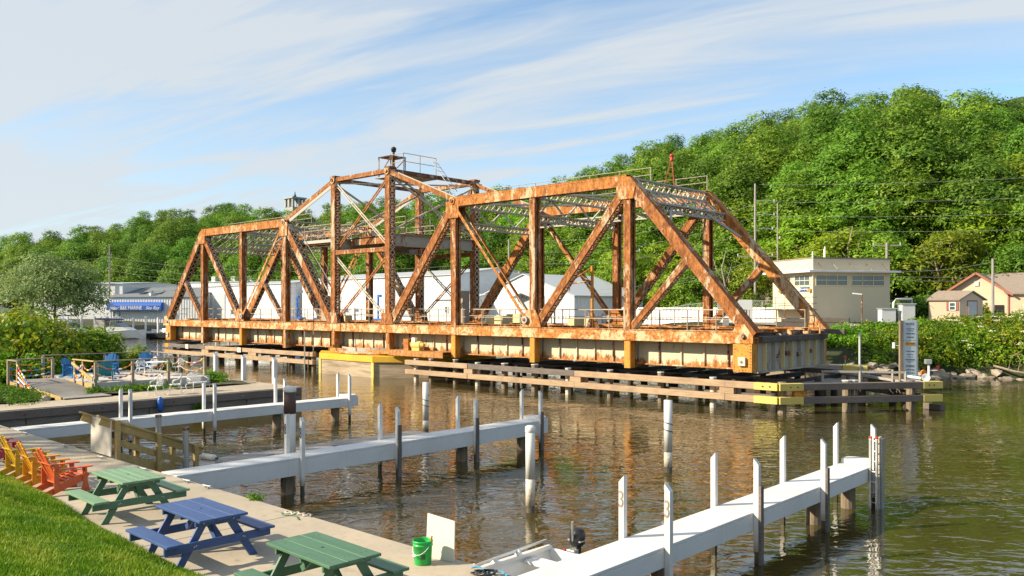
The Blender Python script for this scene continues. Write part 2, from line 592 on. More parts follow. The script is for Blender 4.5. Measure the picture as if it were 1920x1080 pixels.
M['orange'] = painted('orange painted chair', (0.62, 0.115, 0.03))
M['gold'] = painted('golden painted chair', (0.68, 0.30, 0.012))
M['yellow'] = painted('yellow painted chair', (0.60, 0.36, 0.015))
M['red'] = painted('red painted chair', (0.42, 0.03, 0.03))
M['teal'] = painted('teal painted chair', (0.02, 0.24, 0.31))
M['sky_blue'] = painted('blue painted chair', (0.015, 0.17, 0.42))
M['iron_white'] = plain('white cast iron', (0.76, 0.76, 0.74), 0.4, 0.05, 4, 40, 0.05)
M['rope'] = plain('pale rope', (0.55, 0.50, 0.42), 0.9, 0.15, 20, 80, 0.3)
M['rope_blue'] = plain('blue rope', (0.05, 0.30, 0.50), 0.9, 0.2, 20, 80, 0.3)
M['hose'] = plain('green hose', (0.04, 0.16, 0.08), 0.5, 0.1, 10, 30, 0)
M['float_red'] = plain('red net float', (0.62, 0.05, 0.03), 0.5, 0.1, 6, 30, 0)
M['float_orange'] = plain('orange net float', (0.75, 0.22, 0.02), 0.5, 0.1, 6, 30, 0)
M['float_yellow'] = plain('yellow net float', (0.75, 0.55, 0.03), 0.5, 0.1, 6, 30, 0)
M['float_blue'] = plain('blue net float', (0.03, 0.18, 0.50), 0.5, 0.1, 6, 30, 0)
M['blue_drum'] = plain('blue fender', (0.015, 0.12, 0.46), 0.4, 0.1, 4, 30, 0)
M['aluminium'] = plain('aluminium', (0.58, 0.58, 0.57), 0.35, 0.1, 3, 60, 0.03, metal=0.7)
M['wire'] = plain('overhead wire', (0.25, 0.27, 0.27), 0.6, 0.1, 2, 30, 0)
M['pole'] = timber('grey power pole', (0.40, 0.37, 0.34), (0.24, 0.22, 0.20), (6, 6, 0.4), bstr=0.2)
M['bark'] = timber('bark', (0.16, 0.125, 0.09), (0.06, 0.046, 0.035), (6, 6, 1.2))
M['pale_bark'] = timber('pale bark', (0.34, 0.28, 0.21), (0.16, 0.13, 0.10), (6, 6, 1.2))
M['petal'] = plain('white petals', (0.78, 0.76, 0.62), 0.7, 0.1, 6, 30, 0)
M['tower_stone'] = plain('grey tower concrete', (0.36, 0.36, 0.34), 0.9, 0.15, 1, 9, 0.2)
M['cabinet'] = plain('grey cabinet paint', (0.50, 0.54, 0.56), 0.45, 0.06, 1, 30, 0.02)
M['solar_roof'] = plain('grey green roof', (0.30, 0.33, 0.33), 0.7, 0.1, 1, 20, 0.1)

def glass_mat():
    m, t, b = new_mat('window glass')
    b.inputs['Base Color'].default_value = (0.06, 0.095, 0.11, 1)
    b.inputs['Roughness'].default_value = 0.06
    b.inputs['Specular IOR Level'].default_value = 0.9
    return m
M['glass'] = glass_mat()

def concrete_mat(name, base, warm, lines=True):
    m, t, b = new_mat(name)
    v = coords(t, 'Object')
    n1 = noise(t, v, 0.45, 6, 0.6)
    n2 = noise(t, v, 5.0, 8, 0.7)
    n3 = noise(t, v, 60.0, 3, 0.6)
    c = ramp(t, n1, [(0.3, sc(base, 0.86)), (0.5, base), (0.72, warm)])
    c = mixc(t, rangen(t, n2, 0.45, 0.75, 0, 0.5), c, sc(base, 0.75))
    c = mixc(t, rangen(t, n3, 0.5, 0.8, 0, 0.4), c, sc(base, 0.62))
    # darker stain patches and fine cracks
    n4 = noise(t, v, 1.3, 8, 0.75, 1.2)
    c = mixc(t, rangen(t, n4, 0.56, 0.68, 0, 0.42), c, sc(base, 0.55))
    n5 = noise(t, v, 3.1, 3, 0.5, 3.0)
    c = mixc(t, rangen(t, n5, 0.68, 0.72, 0, 0.45), c, sc(base, 0.42))
    t.links.new(c, b.inputs['Base Color'])
    b.inputs['Roughness'].default_value = 0.88
    add = node(t, 'ShaderNodeMath', operation='ADD')
    wv = node(t, 'ShaderNodeTexWave', wave_type='BANDS', bands_direction='Y')
    wv.inputs['Scale'].default_value = 9.0
    wv.inputs['Distortion'].default_value = 2.5
    wv.inputs['Detail'].default_value = 3.0
    t.links.new(v, wv.inputs['Vector'])
    k = node(t, 'ShaderNodeMath', operation='MULTIPLY')
    k.inputs[1].default_value = 0.6 if lines else 0.0
    t.links.new(wv.outputs['Fac'], k.inputs[0])
    t.links.new(n3, add.inputs[0]); t.links.new(k.outputs[0], add.inputs[1])
    bump(t, b, add.outputs[0], 0.35, 0.008)
    return m
M['concrete'] = concrete_mat('broom finished concrete', (0.42, 0.36, 0.275), (0.50, 0.415, 0.305))
M['pier_conc'] = concrete_mat('old pier concrete', (0.36, 0.31, 0.25), (0.42, 0.36, 0.28), False)

def banded_concrete():
    """pier face with horizontal tide staining"""
    m, t, b = new_mat('tide stained concrete')
    v = coords(t, 'Object', (0.25, 0.25, 2.2))
    n1 = noise(t, v, 1.6, 8, 0.65)
    c = ramp(t, n1, [(0.3, (0.16, 0.12, 0.09)), (0.45, (0.30, 0.235, 0.16)), (0.6, (0.44, 0.35, 0.25)), (0.75, (0.36, 0.30, 0.27))])
    t.links.new(c, b.inputs['Base Color'])
    b.inputs['Roughness'].default_value = 0.85
    bump(t, b, n1, 0.3, 0.02)
    return m
M['tide'] = banded_concrete()

def water_mat():
    m, t, b = new_mat('river water')
    v = coords(t, 'Object', (1.0, 1.0, 1.0))
    n0 = noise(t, v, 0.05, 3, 0.5)
    c = ramp(t, n0, [(0.3, (0.040, 0.036, 0.010)), (0.7, (0.074, 0.054, 0.016))])
    t.links.new(c, b.inputs['Base Color'])
    b.inputs['Roughness'].default_value = 0.02
    b.inputs['IOR'].default_value = 1.55
    b.inputs['Specular IOR Level'].default_value = 0.95
    va = coords(t, 'Object', (1.0, 1.0, 1.0), (0, 0, R(-47)))
    vs = node(t, 'ShaderNodeMapping')
    vs.inputs['Scale'].default_value = (0.62, 1.0, 1.0)
    t.links.new(va, vs.inputs[0])
    h1 = noise(t, vs.outputs[0], 2.1, 2, 0.45, 1.3)
    h2 = noise(t, vs.outputs[0], 0.62, 2, 0.5, 0.6)
    h3 = noise(t, vs.outputs[0], 6.5, 2, 0.5, 0.5)
    a1 = node(t, 'ShaderNodeMath', operation='MULTIPLY_ADD')
    a1.inputs[1].default_value = 1.5
    t.links.new(h2, a1.inputs[0]); t.links.new(h1, a1.inputs[2])
    a2 = node(t, 'ShaderNodeMath', operation='MULTIPLY_ADD')
    a2.inputs[1].default_value = 0.13
    t.links.new(h3, a2.inputs[0]); t.links.new(a1.outputs[0], a2.inputs[2])
    # calm and ruffled patches
    patch = rangen(t, noise(t, v, 0.11, 3, 0.5), 0.36, 0.62, 0.30, 1.2)
    bn = bump(t, b, a2.outputs[0], 0.5, 0.054)
    k = node(t, 'ShaderNodeMath', operation='MULTIPLY')
    k.inputs[1].default_value = 0.52
    t.links.new(patch, k.inputs[0])
    t.links.new(k.outputs[0], bn.inputs['Strength'])
    return m
M['water'] = water_mat()

def leaf_mat(name, dark, mid, light, hue=0.018, transl=0.42):
    m, t, b = new_mat(name)
    at = node(t, 'ShaderNodeAttribute', attribute_name='tint')
    oi = node(t, 'ShaderNodeObjectInfo')
    c = ramp(t, at.outputs['Fac'], [(0.0, dark), (0.5, mid), (1.0, light)])
    hs = node(t, 'ShaderNodeHueSaturation')
    mr = node(t, 'ShaderNodeMapRange')
    mr.inputs['To Min'].default_value = 0.5 - hue
    mr.inputs['To Max'].default_value = 0.5 + hue
    t.links.new(oi.outputs['Random'], mr.inputs['Value'])
    t.links.new(mr.outputs[0], hs.inputs['Hue'])
    wn_ = node(t, 'ShaderNodeTexWhiteNoise', noise_dimensions='1D')
    t.links.new(oi.outputs['Random'], wn_.inputs['W'])
    mv = node(t, 'ShaderNodeMapRange')
    mv.inputs['To Min'].default_value = 0.66
    mv.inputs['To Max'].default_value = 1.25
    t.links.new(wn_.outputs['Value'], mv.inputs['Value'])
    t.links.new(mv.outputs[0], hs.inputs['Value'])
    t.links.new(c, hs.inputs['Color'])
    b.inputs['Roughness'].default_value = 0.55
    b.inputs['Specular IOR Level'].default_value = 0.3
    t.links.new(hs.outputs[0], b.inputs['Base Color'])
    tr = node(t, 'ShaderNodeBsdfTranslucent')
    t.links.new(hs.outputs[0], tr.inputs['Color'])
    mx = node(t, 'ShaderNodeMixShader')
    mx.inputs[0].default_value = transl
    t.links.new(b.outputs[0], mx.inputs[1]); t.links.new(tr.outputs[0], mx.inputs[2])
    t.links.new(mx.outputs[0], t.nodes['Material Output'].inputs['Surface'])
    return m
M['leaf'] = leaf_mat('hill foliage', (0.070, 0.165, 0.014), (0.150, 0.285, 0.025), (0.29, 0.42, 0.045))
M['leaf_yellow'] = leaf_mat('yellow green foliage', (0.11, 0.21, 0.012), (0.22, 0.34, 0.02), (0.37, 0.45, 0.03))
M['leaf_bright'] = leaf_mat('bright green foliage', (0.085, 0.20, 0.014), (0.17, 0.33, 0.026), (0.30, 0.46, 0.045))
M['leaf_silver'] = leaf_mat('grey green foliage', (0.10, 0.19, 0.055), (0.20, 0.31, 0.095), (0.37, 0.47, 0.19))
M['leaf_bush'] = leaf_mat('shrub foliage', (0.055, 0.16, 0.008), (0.14, 0.30, 0.014), (0.34, 0.46, 0.02), 0.015)
M['leaf_vine'] = leaf_mat('yellow leaved vine foliage', (0.05, 0.16, 0.008), (0.17, 0.29, 0.012), (0.50, 0.42, 0.018), 0.012)  # leaf colour runs at random from dark green to yellow
M['leaf_cover'] = leaf_mat('ground cover foliage', (0.06, 0.16, 0.008), (0.13, 0.27, 0.012), (0.26, 0.37, 0.02), 0.01)
M['grass'] = leaf_mat('grass blades', (0.10, 0.24, 0.008), (0.21, 0.38, 0.012), (0.44, 0.51, 0.06), 0.0, 0.3)
def lawn_mat():
    m, t, b = new_mat('lawn soil and thatch')
    v = coords(t, 'Object')
    n1 = noise(t, v, 0.9, 6, 0.7)
    n2 = noise(t, v, 22, 5, 0.7)
    c = ramp(t, n1, [(0.3, (0.05, 0.12, 0.008)), (0.55, (0.09, 0.19, 0.012)), (0.75, (0.17, 0.20, 0.05))])
    c = mixc(t, rangen(t, n2, 0.4, 0.7), c, (0.045, 0.085, 0.012))
    t.links.new(c, b.inputs['Base Color'])
    b.inputs['Roughness'].default_value = 0.95
    bump(t, b, n2, 0.7, 0.03)
    return m
M['lawn'] = lawn_mat()
# ------------------------------------------------------------------ the setting
ZC = 0.97            # walkway level above the water
EDGE = 9.06          # seawall line

def lerp(a, b, t):
    return a + (b - a) * t

def sstep(a, b, x):
    t = max(0.0, min(1.0, (x - a) / (b - a)))
    return t * t * (3 - 2 * t)

def pl(x, pts):
    if x <= pts[0][0]:
        return pts[0][1]
    for (x0, y0), (x1, y1) in zip(pts, pts[1:]):
        if x <= x1:
            return lerp(y0, y1, (x - x0) / (x1 - x0))
    return pts[-1][1]

def shore(x):
    return pl(x, [(-150, 70), (-60, 72), (-44, 69), (-34, 61.5), (-24, 58.0), (-20.8, 59.0), (-18.8, 63.8), (-16, 66.2), (-8, 68.4), (40, 72), (300, 80)])
def toe(x):
    return pl(x, [(-420, 40), (-240, 76), (-170, 94), (-90, 100), (-45, 93), (-20, 99), (60, 105)])
def steep(x):
    return pl(x, [(-420, 0.26), (-240, 0.27), (-160, 0.27), (-110, 0.33), (-70, 0.41), (-20, 0.42), (60, 0.42)])
def bumpy(x, y):
    return (math.sin(x * 0.071 + 1.3) * math.cos(y * 0.083) + 0.6 * math.sin(x * 0.19 + y * 0.13)) * 0.5
def height(x, y):
    d = y - shore(x)
    if x < -144:
        d = max(d, (-146 - x) * 1.0) if y > 26 else d
    z = lerp(-1.5, 1.6, sstep(-1.5, 1.0, d))
    if d > 0:
        if x > -62:
            z = lerp(z, 3.35, sstep(0.5, 7.5, d) * sstep(-62, -45, x))
        z = max(z, lerp(z, 2.6, sstep(4, 30, d)))
    s = y - toe(x)
    if s > 0:
        k = steep(x)
        rise = k * s if s < 105 else k * (105 + 25 * (1 - math.exp(-(s - 105) / 25)))
        z += rise + bumpy(x, y) * min(1, s / 25) * 2.0
    return z

def terrain():
    xs = list(np.arange(-480, -200, 12)) + list(np.arange(-200, 20, 3.0)) + list(np.arange(20, 260, 12))
    ys = list(np.arange(26, 110, 2.0)) + list(np.arange(110, 330, 8.0))
    mb = MB()
    vs = [(x, y, height(x, y)) for y in ys for x in xs]
    n = len(xs)
    fs = []
    for j in range(len(ys) - 1):
        for i in range(n - 1):
            q = (j * n + i, j * n + i + 1, (j + 1) * n + i + 1, (j + 1) * n + i)
            if max(vs[k][2] for k in q) > -1.4:
                fs.append(q)
    mb.add(vs, fs)
    return struct('terrain', mb, M['forest_floor'], smooth=True)
terrain()

mb = MB()
mb.add([(-900, -60, 0), (900, -60, 0), (900, 700, 0), (-900, 700, 0)], [(0, 1, 2, 3)])
struct('river', mb, M['water'])

# far yard where the sheds stand: pale gravel strip along the rails
mb = MB()
xs = list(np.arange(-150, 12, 3.0))
vs = []
for x in xs:
    y0 = shore(x) + 7.8
    vs += [(x, y0, height(x, y0) + 0.05), (x, y0 + 5, height(x, y0 + 5) + 0.06), (x, y0 + 11, height(x, y0 + 11) + 0.05)]
fs = []
for i in range(len(xs) - 1):
    for j in range(2):
        a = i * 3 + j
        fs.append((a, a + 3, a + 4, a + 1))
mb.add(vs, fs)
struct('railway_grade', mb, M['ballast'], smooth=True)

# ---- near bank: concrete walk in cast slabs, seawall, lawn slope
walk = bpy.data.objects.new('walkway', None)
COL.objects.link(walk)
walk['kind'] = 'structure'
joints = [-66.0, -46.2, -35.4, -24.6, -13.8, -3.0, 8.0, 20.0]
for a, b in zip(joints, joints[1:]):
    mb = MB()
    nx = max(2, int((b - a) / 1.2))
    mb.box(a + 0.008, b - 0.008, 4.6, EDGE, ZC - 0.28, ZC)
    mb.build('slab', M['concrete'], walk, bevel=0.012)
mb = MB().box(-66, 20, 4.7, EDGE - 0.06, ZC - 0.34, ZC - 0.05)
mb.build('joint_filler', M['wet_pile'], walk)
sw = MB()
for i in range(86):
    x = -35.8 + i * 0.65
    sw.box(x, x + 0.63, EDGE - 0.35, EDGE - 0.05 - (i % 2) * 0.06, -2.0, ZC - 0.285)
o = sw.build('sheet_piling', M['sheet_wood'], walk)

# lawn: a long bank climbing from the walk towards the viewer
def lawn_edge(x):
    return 6.1 + 0.12 * math.sin(x * 0.55) + pl(x, [(-30, 0.15), (-20, 0.12), (-15, -0.02), (-11, -0.22), (0, -0.3)])
def lawn_z(x, y):
    s = max(0.0, lawn_edge(x) - y)
    z = ZC + 0.045 * sstep(0, 0.08, s) + 0.31 * s
    if s > 6.5:
        z = ZC + 0.045 + 0.31 * 6.5 + 0.05 * (s - 6.5)
    # shallow mowing ridges running along the bank
    z += 0.055 * math.sin(s * 4.3 + 0.22 * x + 0.5 * math.sin(x * 0.5)) * sstep(0.1, 0.7, s) * sstep(6, 3, s)
    z += 0.05 * math.sin(x * 0.9 + s * 1.1) * sstep(0.2, 0.9, s)
    return z
mb = MB()
xs = list(np.arange(-66, -34, 2.0)) + list(np.arange(-34, -4, 0.2)) + list(np.arange(-4, 21, 1.0))
ss = [0, 0.04, 0.08] + list(np.arange(0.2, 5, 0.15)) + [5.5, 6, 6.5, 8, 12, 20, 40, 60]
vs = [(x, lawn_edge(x) - s, lawn_z(x, lawn_edge(x) - s)) for s in ss for x in xs]
n = len(xs)
fs = [(j * n + i, j * n + i + 1, (j + 1) * n + i + 1, (j + 1) * n + i) for j in range(len(ss) - 1) for i in range(n - 1)]
mb.add(vs, fs)
struct('lawn', mb, M['lawn'], smooth=True)

def raw_mesh(name, verts, faces_n, tint, mat):
    """verts (n,3) laid out as consecutive faces of faces_n corners each"""
    me = bpy.data.meshes.new(name)
    n = len(verts)
    nf = n // faces_n
    me.vertices.add(n)
    me.vertices.foreach_set('co', np.asarray(verts, dtype=np.float32).ravel())
    me.loops.add(n)
    me.loops.foreach_set('vertex_index', np.arange(n, dtype=np.int32))
    me.polygons.add(nf)
    me.polygons.foreach_set('loop_start', np.arange(0, n, faces_n, dtype=np.int32))
    me.polygons.foreach_set('loop_total', np.full(nf, faces_n, dtype=np.int32))
    me.update(calc_edges=True)
    if tint is not None:
        at = me.attributes.new('tint', 'FLOAT', 'POINT')
        at.data.foreach_set('value', np.repeat(np.asarray(tint, dtype=np.float32), faces_n))
    me.materials.append(mat)
    return me

def grass_blades():
    g = np.random.default_rng(3)
    N = 150000
    x = g.uniform(-24, -8.6, N)
    s = g.uniform(0.0, 1.0, N) ** 1.15 * 4.2
    # keep what the slope shows
    ed = np.array([lawn_edge(a) for a in x])
    y = ed - s
    z = np.array([lawn_z(a, b) for a, b in zip(x, y)])
    hgt = g.uniform(0.03, 0.085, N) * (1 + 0.35 * np.sin(x * 1.7 + s * 3.1) * np.sin(s * 2.3 + 1))
    ang = g.uniform(0, 2 * np.pi, N)
    wd = g.uniform(0.006, 0.013, N)
    lean = g.normal(0, 0.35, (N, 2)) * hgt[:, None]
    b = np.stack([x, y, z - 0.005], 1)
    dx = np.stack([np.cos(ang) * wd, np.sin(ang) * wd, np.zeros(N)], 1)
    tip = b + np.stack([lean[:, 0], lean[:, 1], hgt], 1)
    verts = np.stack([b - dx, b + dx, tip], 1).reshape(-1, 3)
    patch = 0.45 + 0.30 * np.sin(x * 0.9 + 2.2 * np.sin(s * 1.4)) * np.cos(s * 2.1 + x * 0.35) + 0.22 * np.sin(x * 2.7 + 3 * np.sin(s * 0.9 + x * 0.4)) * np.sin(s * 4.1 - x * 0.8) + 0.14 * np.sin(x * 7.1 + s * 5.3)
    tint = np.clip(patch + g.normal(0, 0.17, N), 0, 1)
    me = raw_mesh('grass', verts, 3, tint, M['grass'])
    o = bpy.data.objects.new('grass', me)
    COL.objects.link(o)
    tag(o, 'short mown green grass on the sloping bank beside the walk', 'grass', kind='stuff')
grass_blades()

# ---- the second quay on the left, its bulkhead facing the slips
PX = -35.95
quay = bpy.data.objects.new('quay', None)
COL.objects.link(quay)
quay['kind'] = 'structure'
mb = MB().box(-90, PX - 0.02, EDGE + 0.02, 23.4, -2, ZC - 0.16)
mb.build('fill', M['ground'], quay)
for a, b in ((9.08, 12.6), (12.6, 16.4), (16.4, 20.2), (20.2, 23.5)):
    MB().box(PX - (2.3 if b < 20 else 9.5), PX, a + 0.006, b - 0.006, ZC - 0.15, ZC).build('slab', M['concrete'], quay, bevel=0.012)
for a, b in ((9.1, 15.3), (15.3, 23.5)):
    MB().box(PX + 0.003, PX + 0.2, a, b - 0.015, ZC - 0.36, ZC - 0.03).build('wale', M['wale_grey'], quay, bevel=0.015)
y = 9.1
k = 0
while y < 23.4:
    wdt = 2.1 + 0.5 * ((k * 37) % 5) / 5
    e = min(23.5, y + wdt)
    MB().box(PX - 0.02, PX + 0.07 + 0.02 * (k % 2), y, e - 0.03, -2, ZC - 0.37).build('bulkhead_plank', M['sheet_wood'], quay)
    y = e
    k += 1
MB().box(-46, PX + 0.06, 23.46, 23.6, -2, ZC - 0.02).build('end_wall', M['sheet_wood'], quay)
for i, y in enumerate((11.1, 14.0, 17.0, 20.3)):
    b_ = MB().tube((PX + 0.2, y, ZC - 0.2), (PX + 0.23, y, ZC - 0.2), 0.035, n=8).build('bolt', M['rust_dark'], quay)
# earth behind the strip of concrete
mb = MB()
xs = np.arange(-90, PX - 2.2, 1.0)
ys = np.arange(EDGE - 4, 23.3, 0.8)
vs, fs = [], []
for yy in ys:
    for x in xs:
        e = PX - 2.3
        vs.append((x, yy, ZC - 0.02 + 0.06 * sstep(0, 1, e - x) + 0.06 * math.sin(x * 1.3 + yy)))
n = len(xs)
fs = [(j * n + i, j * n + i + 1, (j + 1) * n + i + 1, (j + 1) * n + i) for j in range(len(ys) - 1) for i in range(n - 1)]
mb.add(vs, fs)
struct('planting_ground', mb, M['ground'], smooth=True)
# ------------------------------------------------------------------ docks
def dock(X, name, label, posts, digits=None, end=22.4, style=0, deep=0.45):
    """box-beam finger dock running away from the walk; X = outer right edge"""
    w_ = 0.78
    x0, x1 = X - w_, X
    T = thing('finger_dock', label, 'dock', ((x0 + x1) / 2, EDGE, ZC), group='white finger docks')
    MB().box(x0, x1, EDGE + 0.012, end, ZC - 0.045, ZC + 0.012).build('deck_board', M['white'], T, bevel=0.008)
    MB().box(x1 - 0.045, x1 + 0.004, EDGE + 0.012, end - 0.004, ZC - deep, ZC - 0.048).build('side_board', M['white'], T, bevel=0.006)
    MB().box(x0 - 0.004, x0 + 0.045, EDGE + 0.012, end - 0.004, ZC - deep, ZC - 0.048).build('side_board', M['white'], T, bevel=0.006)
    MB().box(x0, x1, end + 0.002, end + 0.05, ZC - deep, ZC + 0.05).build('end_board', M['white'], T, bevel=0.006)
    # rounded step box closing the end
    poly = [(x0 + 0.03, end - 0.42), (x1 - 0.03, end - 0.42), (x1 - 0.03, end - 0.06)]
    poly += [((x0 + x1) / 2 + (w_ / 2 - 0.03) * math.cos(t), end - 0.06 + 0.16 * math.sin(t)) for t in np.linspace(0.2, math.pi - 0.2, 8)]
    poly += [(x0 + 0.03, end - 0.06)]
    MB().prism(poly, 'z', ZC + 0.016, ZC + 0.13).build('step_box', M['white'], T, bevel=0.008)
    for yy in (EDGE + 3.4, EDGE + 6.6, EDGE + 9.8):
        MB().box(x0 + 0.05, x1 - 0.05, yy, yy + 0.12, ZC - deep + 0.03, ZC - 0.05).build('joist', M['pile'], T)
    for i, (px, py) in enumerate(posts):
        side = 1 if px > (x0 + x1) / 2 else -1
        pw = 0.105
        xa, xb = (x1 + 0.006, x1 + 0.006 + pw) if side > 0 else (x0 - 0.006 - pw, x0 - 0.006)
        top = 2.03 + 0.015 * math.sin(i * 2.7 + X)
        outer, inner = top - 0.12, top
        zl, zr = (inner, outer) if side > 0 else (outer, inner)
        P = MB()
        P.prism([(xa, 0.24), (xb, 0.24), (xb, zr), (xa, zl)], 'y', py - pw / 2, py + pw / 2)
        post = P.build('post', M['white'], T, bevel=0.006)
        MB().box(xa + 0.012, xb - 0.012, py - pw / 2 + 0.012, py + pw / 2 - 0.012, -2.2, 0.30).build('pile_foot', M['wet_pile'], post)
        if style and (i % 2 == 0) and i > 0:
            MB().box(xb + 0.002, xb + 0.055, py - 0.06, py + 0.06, -2, ZC + 0.33 + 0.1 * (i % 3)).build('rub_plank', M['wale_grey'], post)
        if digits and i in digits:
            ch, hh = digits[i]
            lettering(ch, hh, M['rail_wood' if X > -10 else 'sign_ink'], post, ((xa + xb) / 2, py - pw / 2 - 0.004, top - 0.42),
                      (R(90), 0, 0), 0.006, width=pw * 0.75, name='numeral')
    for yy in (EDGE + 3.2, EDGE + 9.6, end - 0.9):
        MB().tube(((x0 + x1) / 2, yy, -2), ((x0 + x1) / 2, yy, ZC - 0.3), 0.17, n=14).build('pile', M['pile'], T, smooth=False)
    return T
def pairs(X, ys):
    out_ = []
    for a, b in ys:
        if a: out_.append((X + 0.1, a))
        if b: out_.append((X - 0.9, b))
    return out_
dock(-29.78, '', 'white finger dock farthest from the picnic tables, behind the tan stair rails', pairs(-29.78, [(12.58, 12.62), (15.73, 15.76), (18.76, 18.88), (21.95, 21.98)]), deep=0.36)
dock(-18.93, '', 'white finger dock between the blue picnic table and the low floating dock', pairs(-18.93, [(12.43, 12.54), (15.64, 15.7), (18.82, 18.89), (21.97, 22.0)]),
     {0: ('8', 0.40), 1: ('8', 0.40)}, style=1)
dock(-7.46, '', 'nearest white finger dock with an aluminium ladder at its end', pairs(-7.46, [(11.84, 11.82), (14.97, 14.94), (18.13, 18.04), (21.15, 21.08)]),
     {0: ('3', 0.42), 1: ('3', 0.42)}, end=21.6, style=1, deep=0.33)

def free_pile(label, x, y, top, r, cap=True, band=None, stain=0.55, cord=False):
    T = thing('mooring_pile', label, 'piling', (x, y, 0), group='white mooring pilings')
    MB().tube((x, y, stain), (x, y, top - 0.06), r, n=18).build('sleeve', M['vinyl'], T, smooth=True)
    MB().tube((x, y, 0.16), (x, y, stain), r * 0.99, n=18).build('stained_sleeve', M['dirty_white'], T, smooth=True)
    MB().tube((x, y, -2.4), (x, y, 0.18), r * 0.97, n=18).build('wet_foot', M['wet_pile'], T, smooth=True)
    if cap:
        MB().lathe((x, y, top), [(0, 0.02), (r * 0.7, 0.012), (r * 1.08, -0.02), (r * 1.1, -0.14), (r * 1.0, -0.15)], 18).build('cap', M['vinyl'], T, smooth=True)
    if band:
        MB().tube((x, y, band[0]), (x, y, band[1]), r * 1.04, n=18).build('band', M['brown_band'], T, smooth=True)
    if cord:
        pts = [(x + (r + 0.012) * math.cos(t), y + (r + 0.012) * math.sin(t), top - 0.55 - t * 0.035) for t in np.linspace(0, 14, 60)]
        MB().path(pts, 0.012, 5).build('cord', M['black'], T)
    return T
free_pile('white capped mooring piling standing alone before the middle dock, nearest of all', -13.28, 15.09, 2.06, 0.115, stain=0.80)
free_pile('tall white mooring piling with a dark cord ring, alone right of the middle dock', -13.49, 21.54, 2.2, 0.125, cap=False, cord=True, stain=0.6)
free_pile('thin white mooring piling wound with black cord, near the bridge fender', -24.63, 21.81, 2.04, 0.12, cap=False, cord=True, stain=0.5)
free_pile('white capped piling with a dark brown band behind the middle dock', -20.35, 13.0, 2.70, 0.16, band=(1.95, 2.60), stain=0.6)

# posts beyond the end of the quay
for i, (x, lab) in enumerate(((-44.88, 'leftmost'), (-41.83, 'middle'), (-38.72, 'rightmost'))):
    T = thing('quay_post', lab + ' of three square white posts in the water behind the quay end', 'post', (x, 23.8, 0), group='posts behind the quay')
    MB().prism([(x - 0.1, 0.3), (x + 0.1, 0.3), (x + 0.1, 2.14), (x - 0.1, 2.30)], 'y', 23.72, 23.92).build('sleeve', M['white'], T, bevel=0.006)
    MB().box(x - 0.08, x + 0.08, 23.74, 23.9, -2, 0.3).build('wet_foot', M['wet_pile'], T)

# ---- ladder at the end of the nearest dock
T = thing('ladder', 'aluminium ladder with red tips tied upright at the nearest dock end', 'ladder', (-7.1, 21.25, 0))
for dx in (0.02, 0.17):
    r_ = MB().box(-7.46 + dx, -7.41 + dx, 20.94, 21.02, -1.4, 1.70).build('stile', M['aluminium'], T, bevel=0.004)
    MB().box(-7.462 + dx, -7.408 + dx, 20.938, 21.022, 1.702, 1.76).build('tip', M['red_part'], r_)
for k in range(8):
    MB().tube((-7.43, 20.98, -0.1 + k * 0.25), (-7.27, 20.98, -0.1 + k * 0.25), 0.016, n=6).build('rung', M['aluminium'], T)
MB().box(-7.295, -7.235, 21.08, 21.26, -2, 1.74).build('guard_plank', M['dirty_white'], T, bevel=0.006)
MB().box(-7.23, -7.18, 21.1, 21.28, -2, 1.70).build('guard_plank', M['steel_grey'], T, bevel=0.004)

# ---- low floating dock between first and second slips
T = thing('floating_dock', 'low grey plank floating dock lying between two white finger docks', 'dock', (-23.4, 11, 0))
k = 0
yy = 9.6
while yy < 20.6:
    MB().box(-24.15 + 0.02 * (k % 3), -22.95 + 0.015 * (k % 2), yy, yy + 0.15, 0.24, 0.275 + 0.003 * (k % 4)).build('plank', M['deckwood'], T)
    yy += 0.163
    k += 1
MB().box(-22.96, -22.86, 9.6, 20.7, 0.03, 0.26).build('side_timber', M['dark_pile'], T)
MB().box(-24.22, -24.15, 9.6, 20.7, 0.03, 0.26).build('side_timber', M['dark_pile'], T)
MB().box(-24.1, -23.0, 9.7, 20.5, -0.3, 0.235).build('float_tank', M['black'], T)
for yy in (12.3, 14.0, 16.4):
    c = MB()
    c.bar((-23.0, yy - 0.12, 0.36), (-23.0, yy + 0.12, 0.36), 0.035, 0.03)
    c.box(-23.02, -22.98, yy - 0.05, yy + 0.05, 0.275, 0.36)
    c.build('cleat', M['steel_grey'], T)
for i, (x, y, ang, wh) in enumerate(((-24.5, 14.2, 0.3, 0), (-24.4, 15.6, 1.2, 0), (-24.35, 16.6, 0.9, 1), (-24.0, 12.5, 0.2, 2), (-23.9, 11.4, 0.5, 2))):
    lab = ['pale cylinder fender floating beside the low dock, longer one', 'pale cylinder fender floating beside the low dock, nearer the walk', 'small pale round fender at the far side of the low dock',
           'white fender with black end lying on the low dock', 'white fender lying on the low dock nearest the walk'][i]
    z = 0.10 if wh < 2 else 0.36
    d = V(math.cos(ang), math.sin(ang), 0)
    T2 = thing('boat_fender', lab, 'fender', (x, y, z), group='boat fenders')
    f_ = MB()
    f_.tube(V(x, y, z) - d * 0.26, V(x, y, z) + d * 0.26, 0.10, n=14)
    f_.tube(V(x, y, z) - d * 0.34, V(x, y, z) - d * 0.26, 0.05, 0.10, 14)
    f_.tube(V(x, y, z) + d * 0.26, V(x, y, z) + d * 0.34, 0.10, 0.05, 14)
    f_.build('fender_body', M['board_white'], T2, smooth=False)
    MB().tube(V(x, y, z) + d * 0.34, V(x, y, z) + d * 0.40, 0.035, n=8).build('fender_end', M['black'], T2)

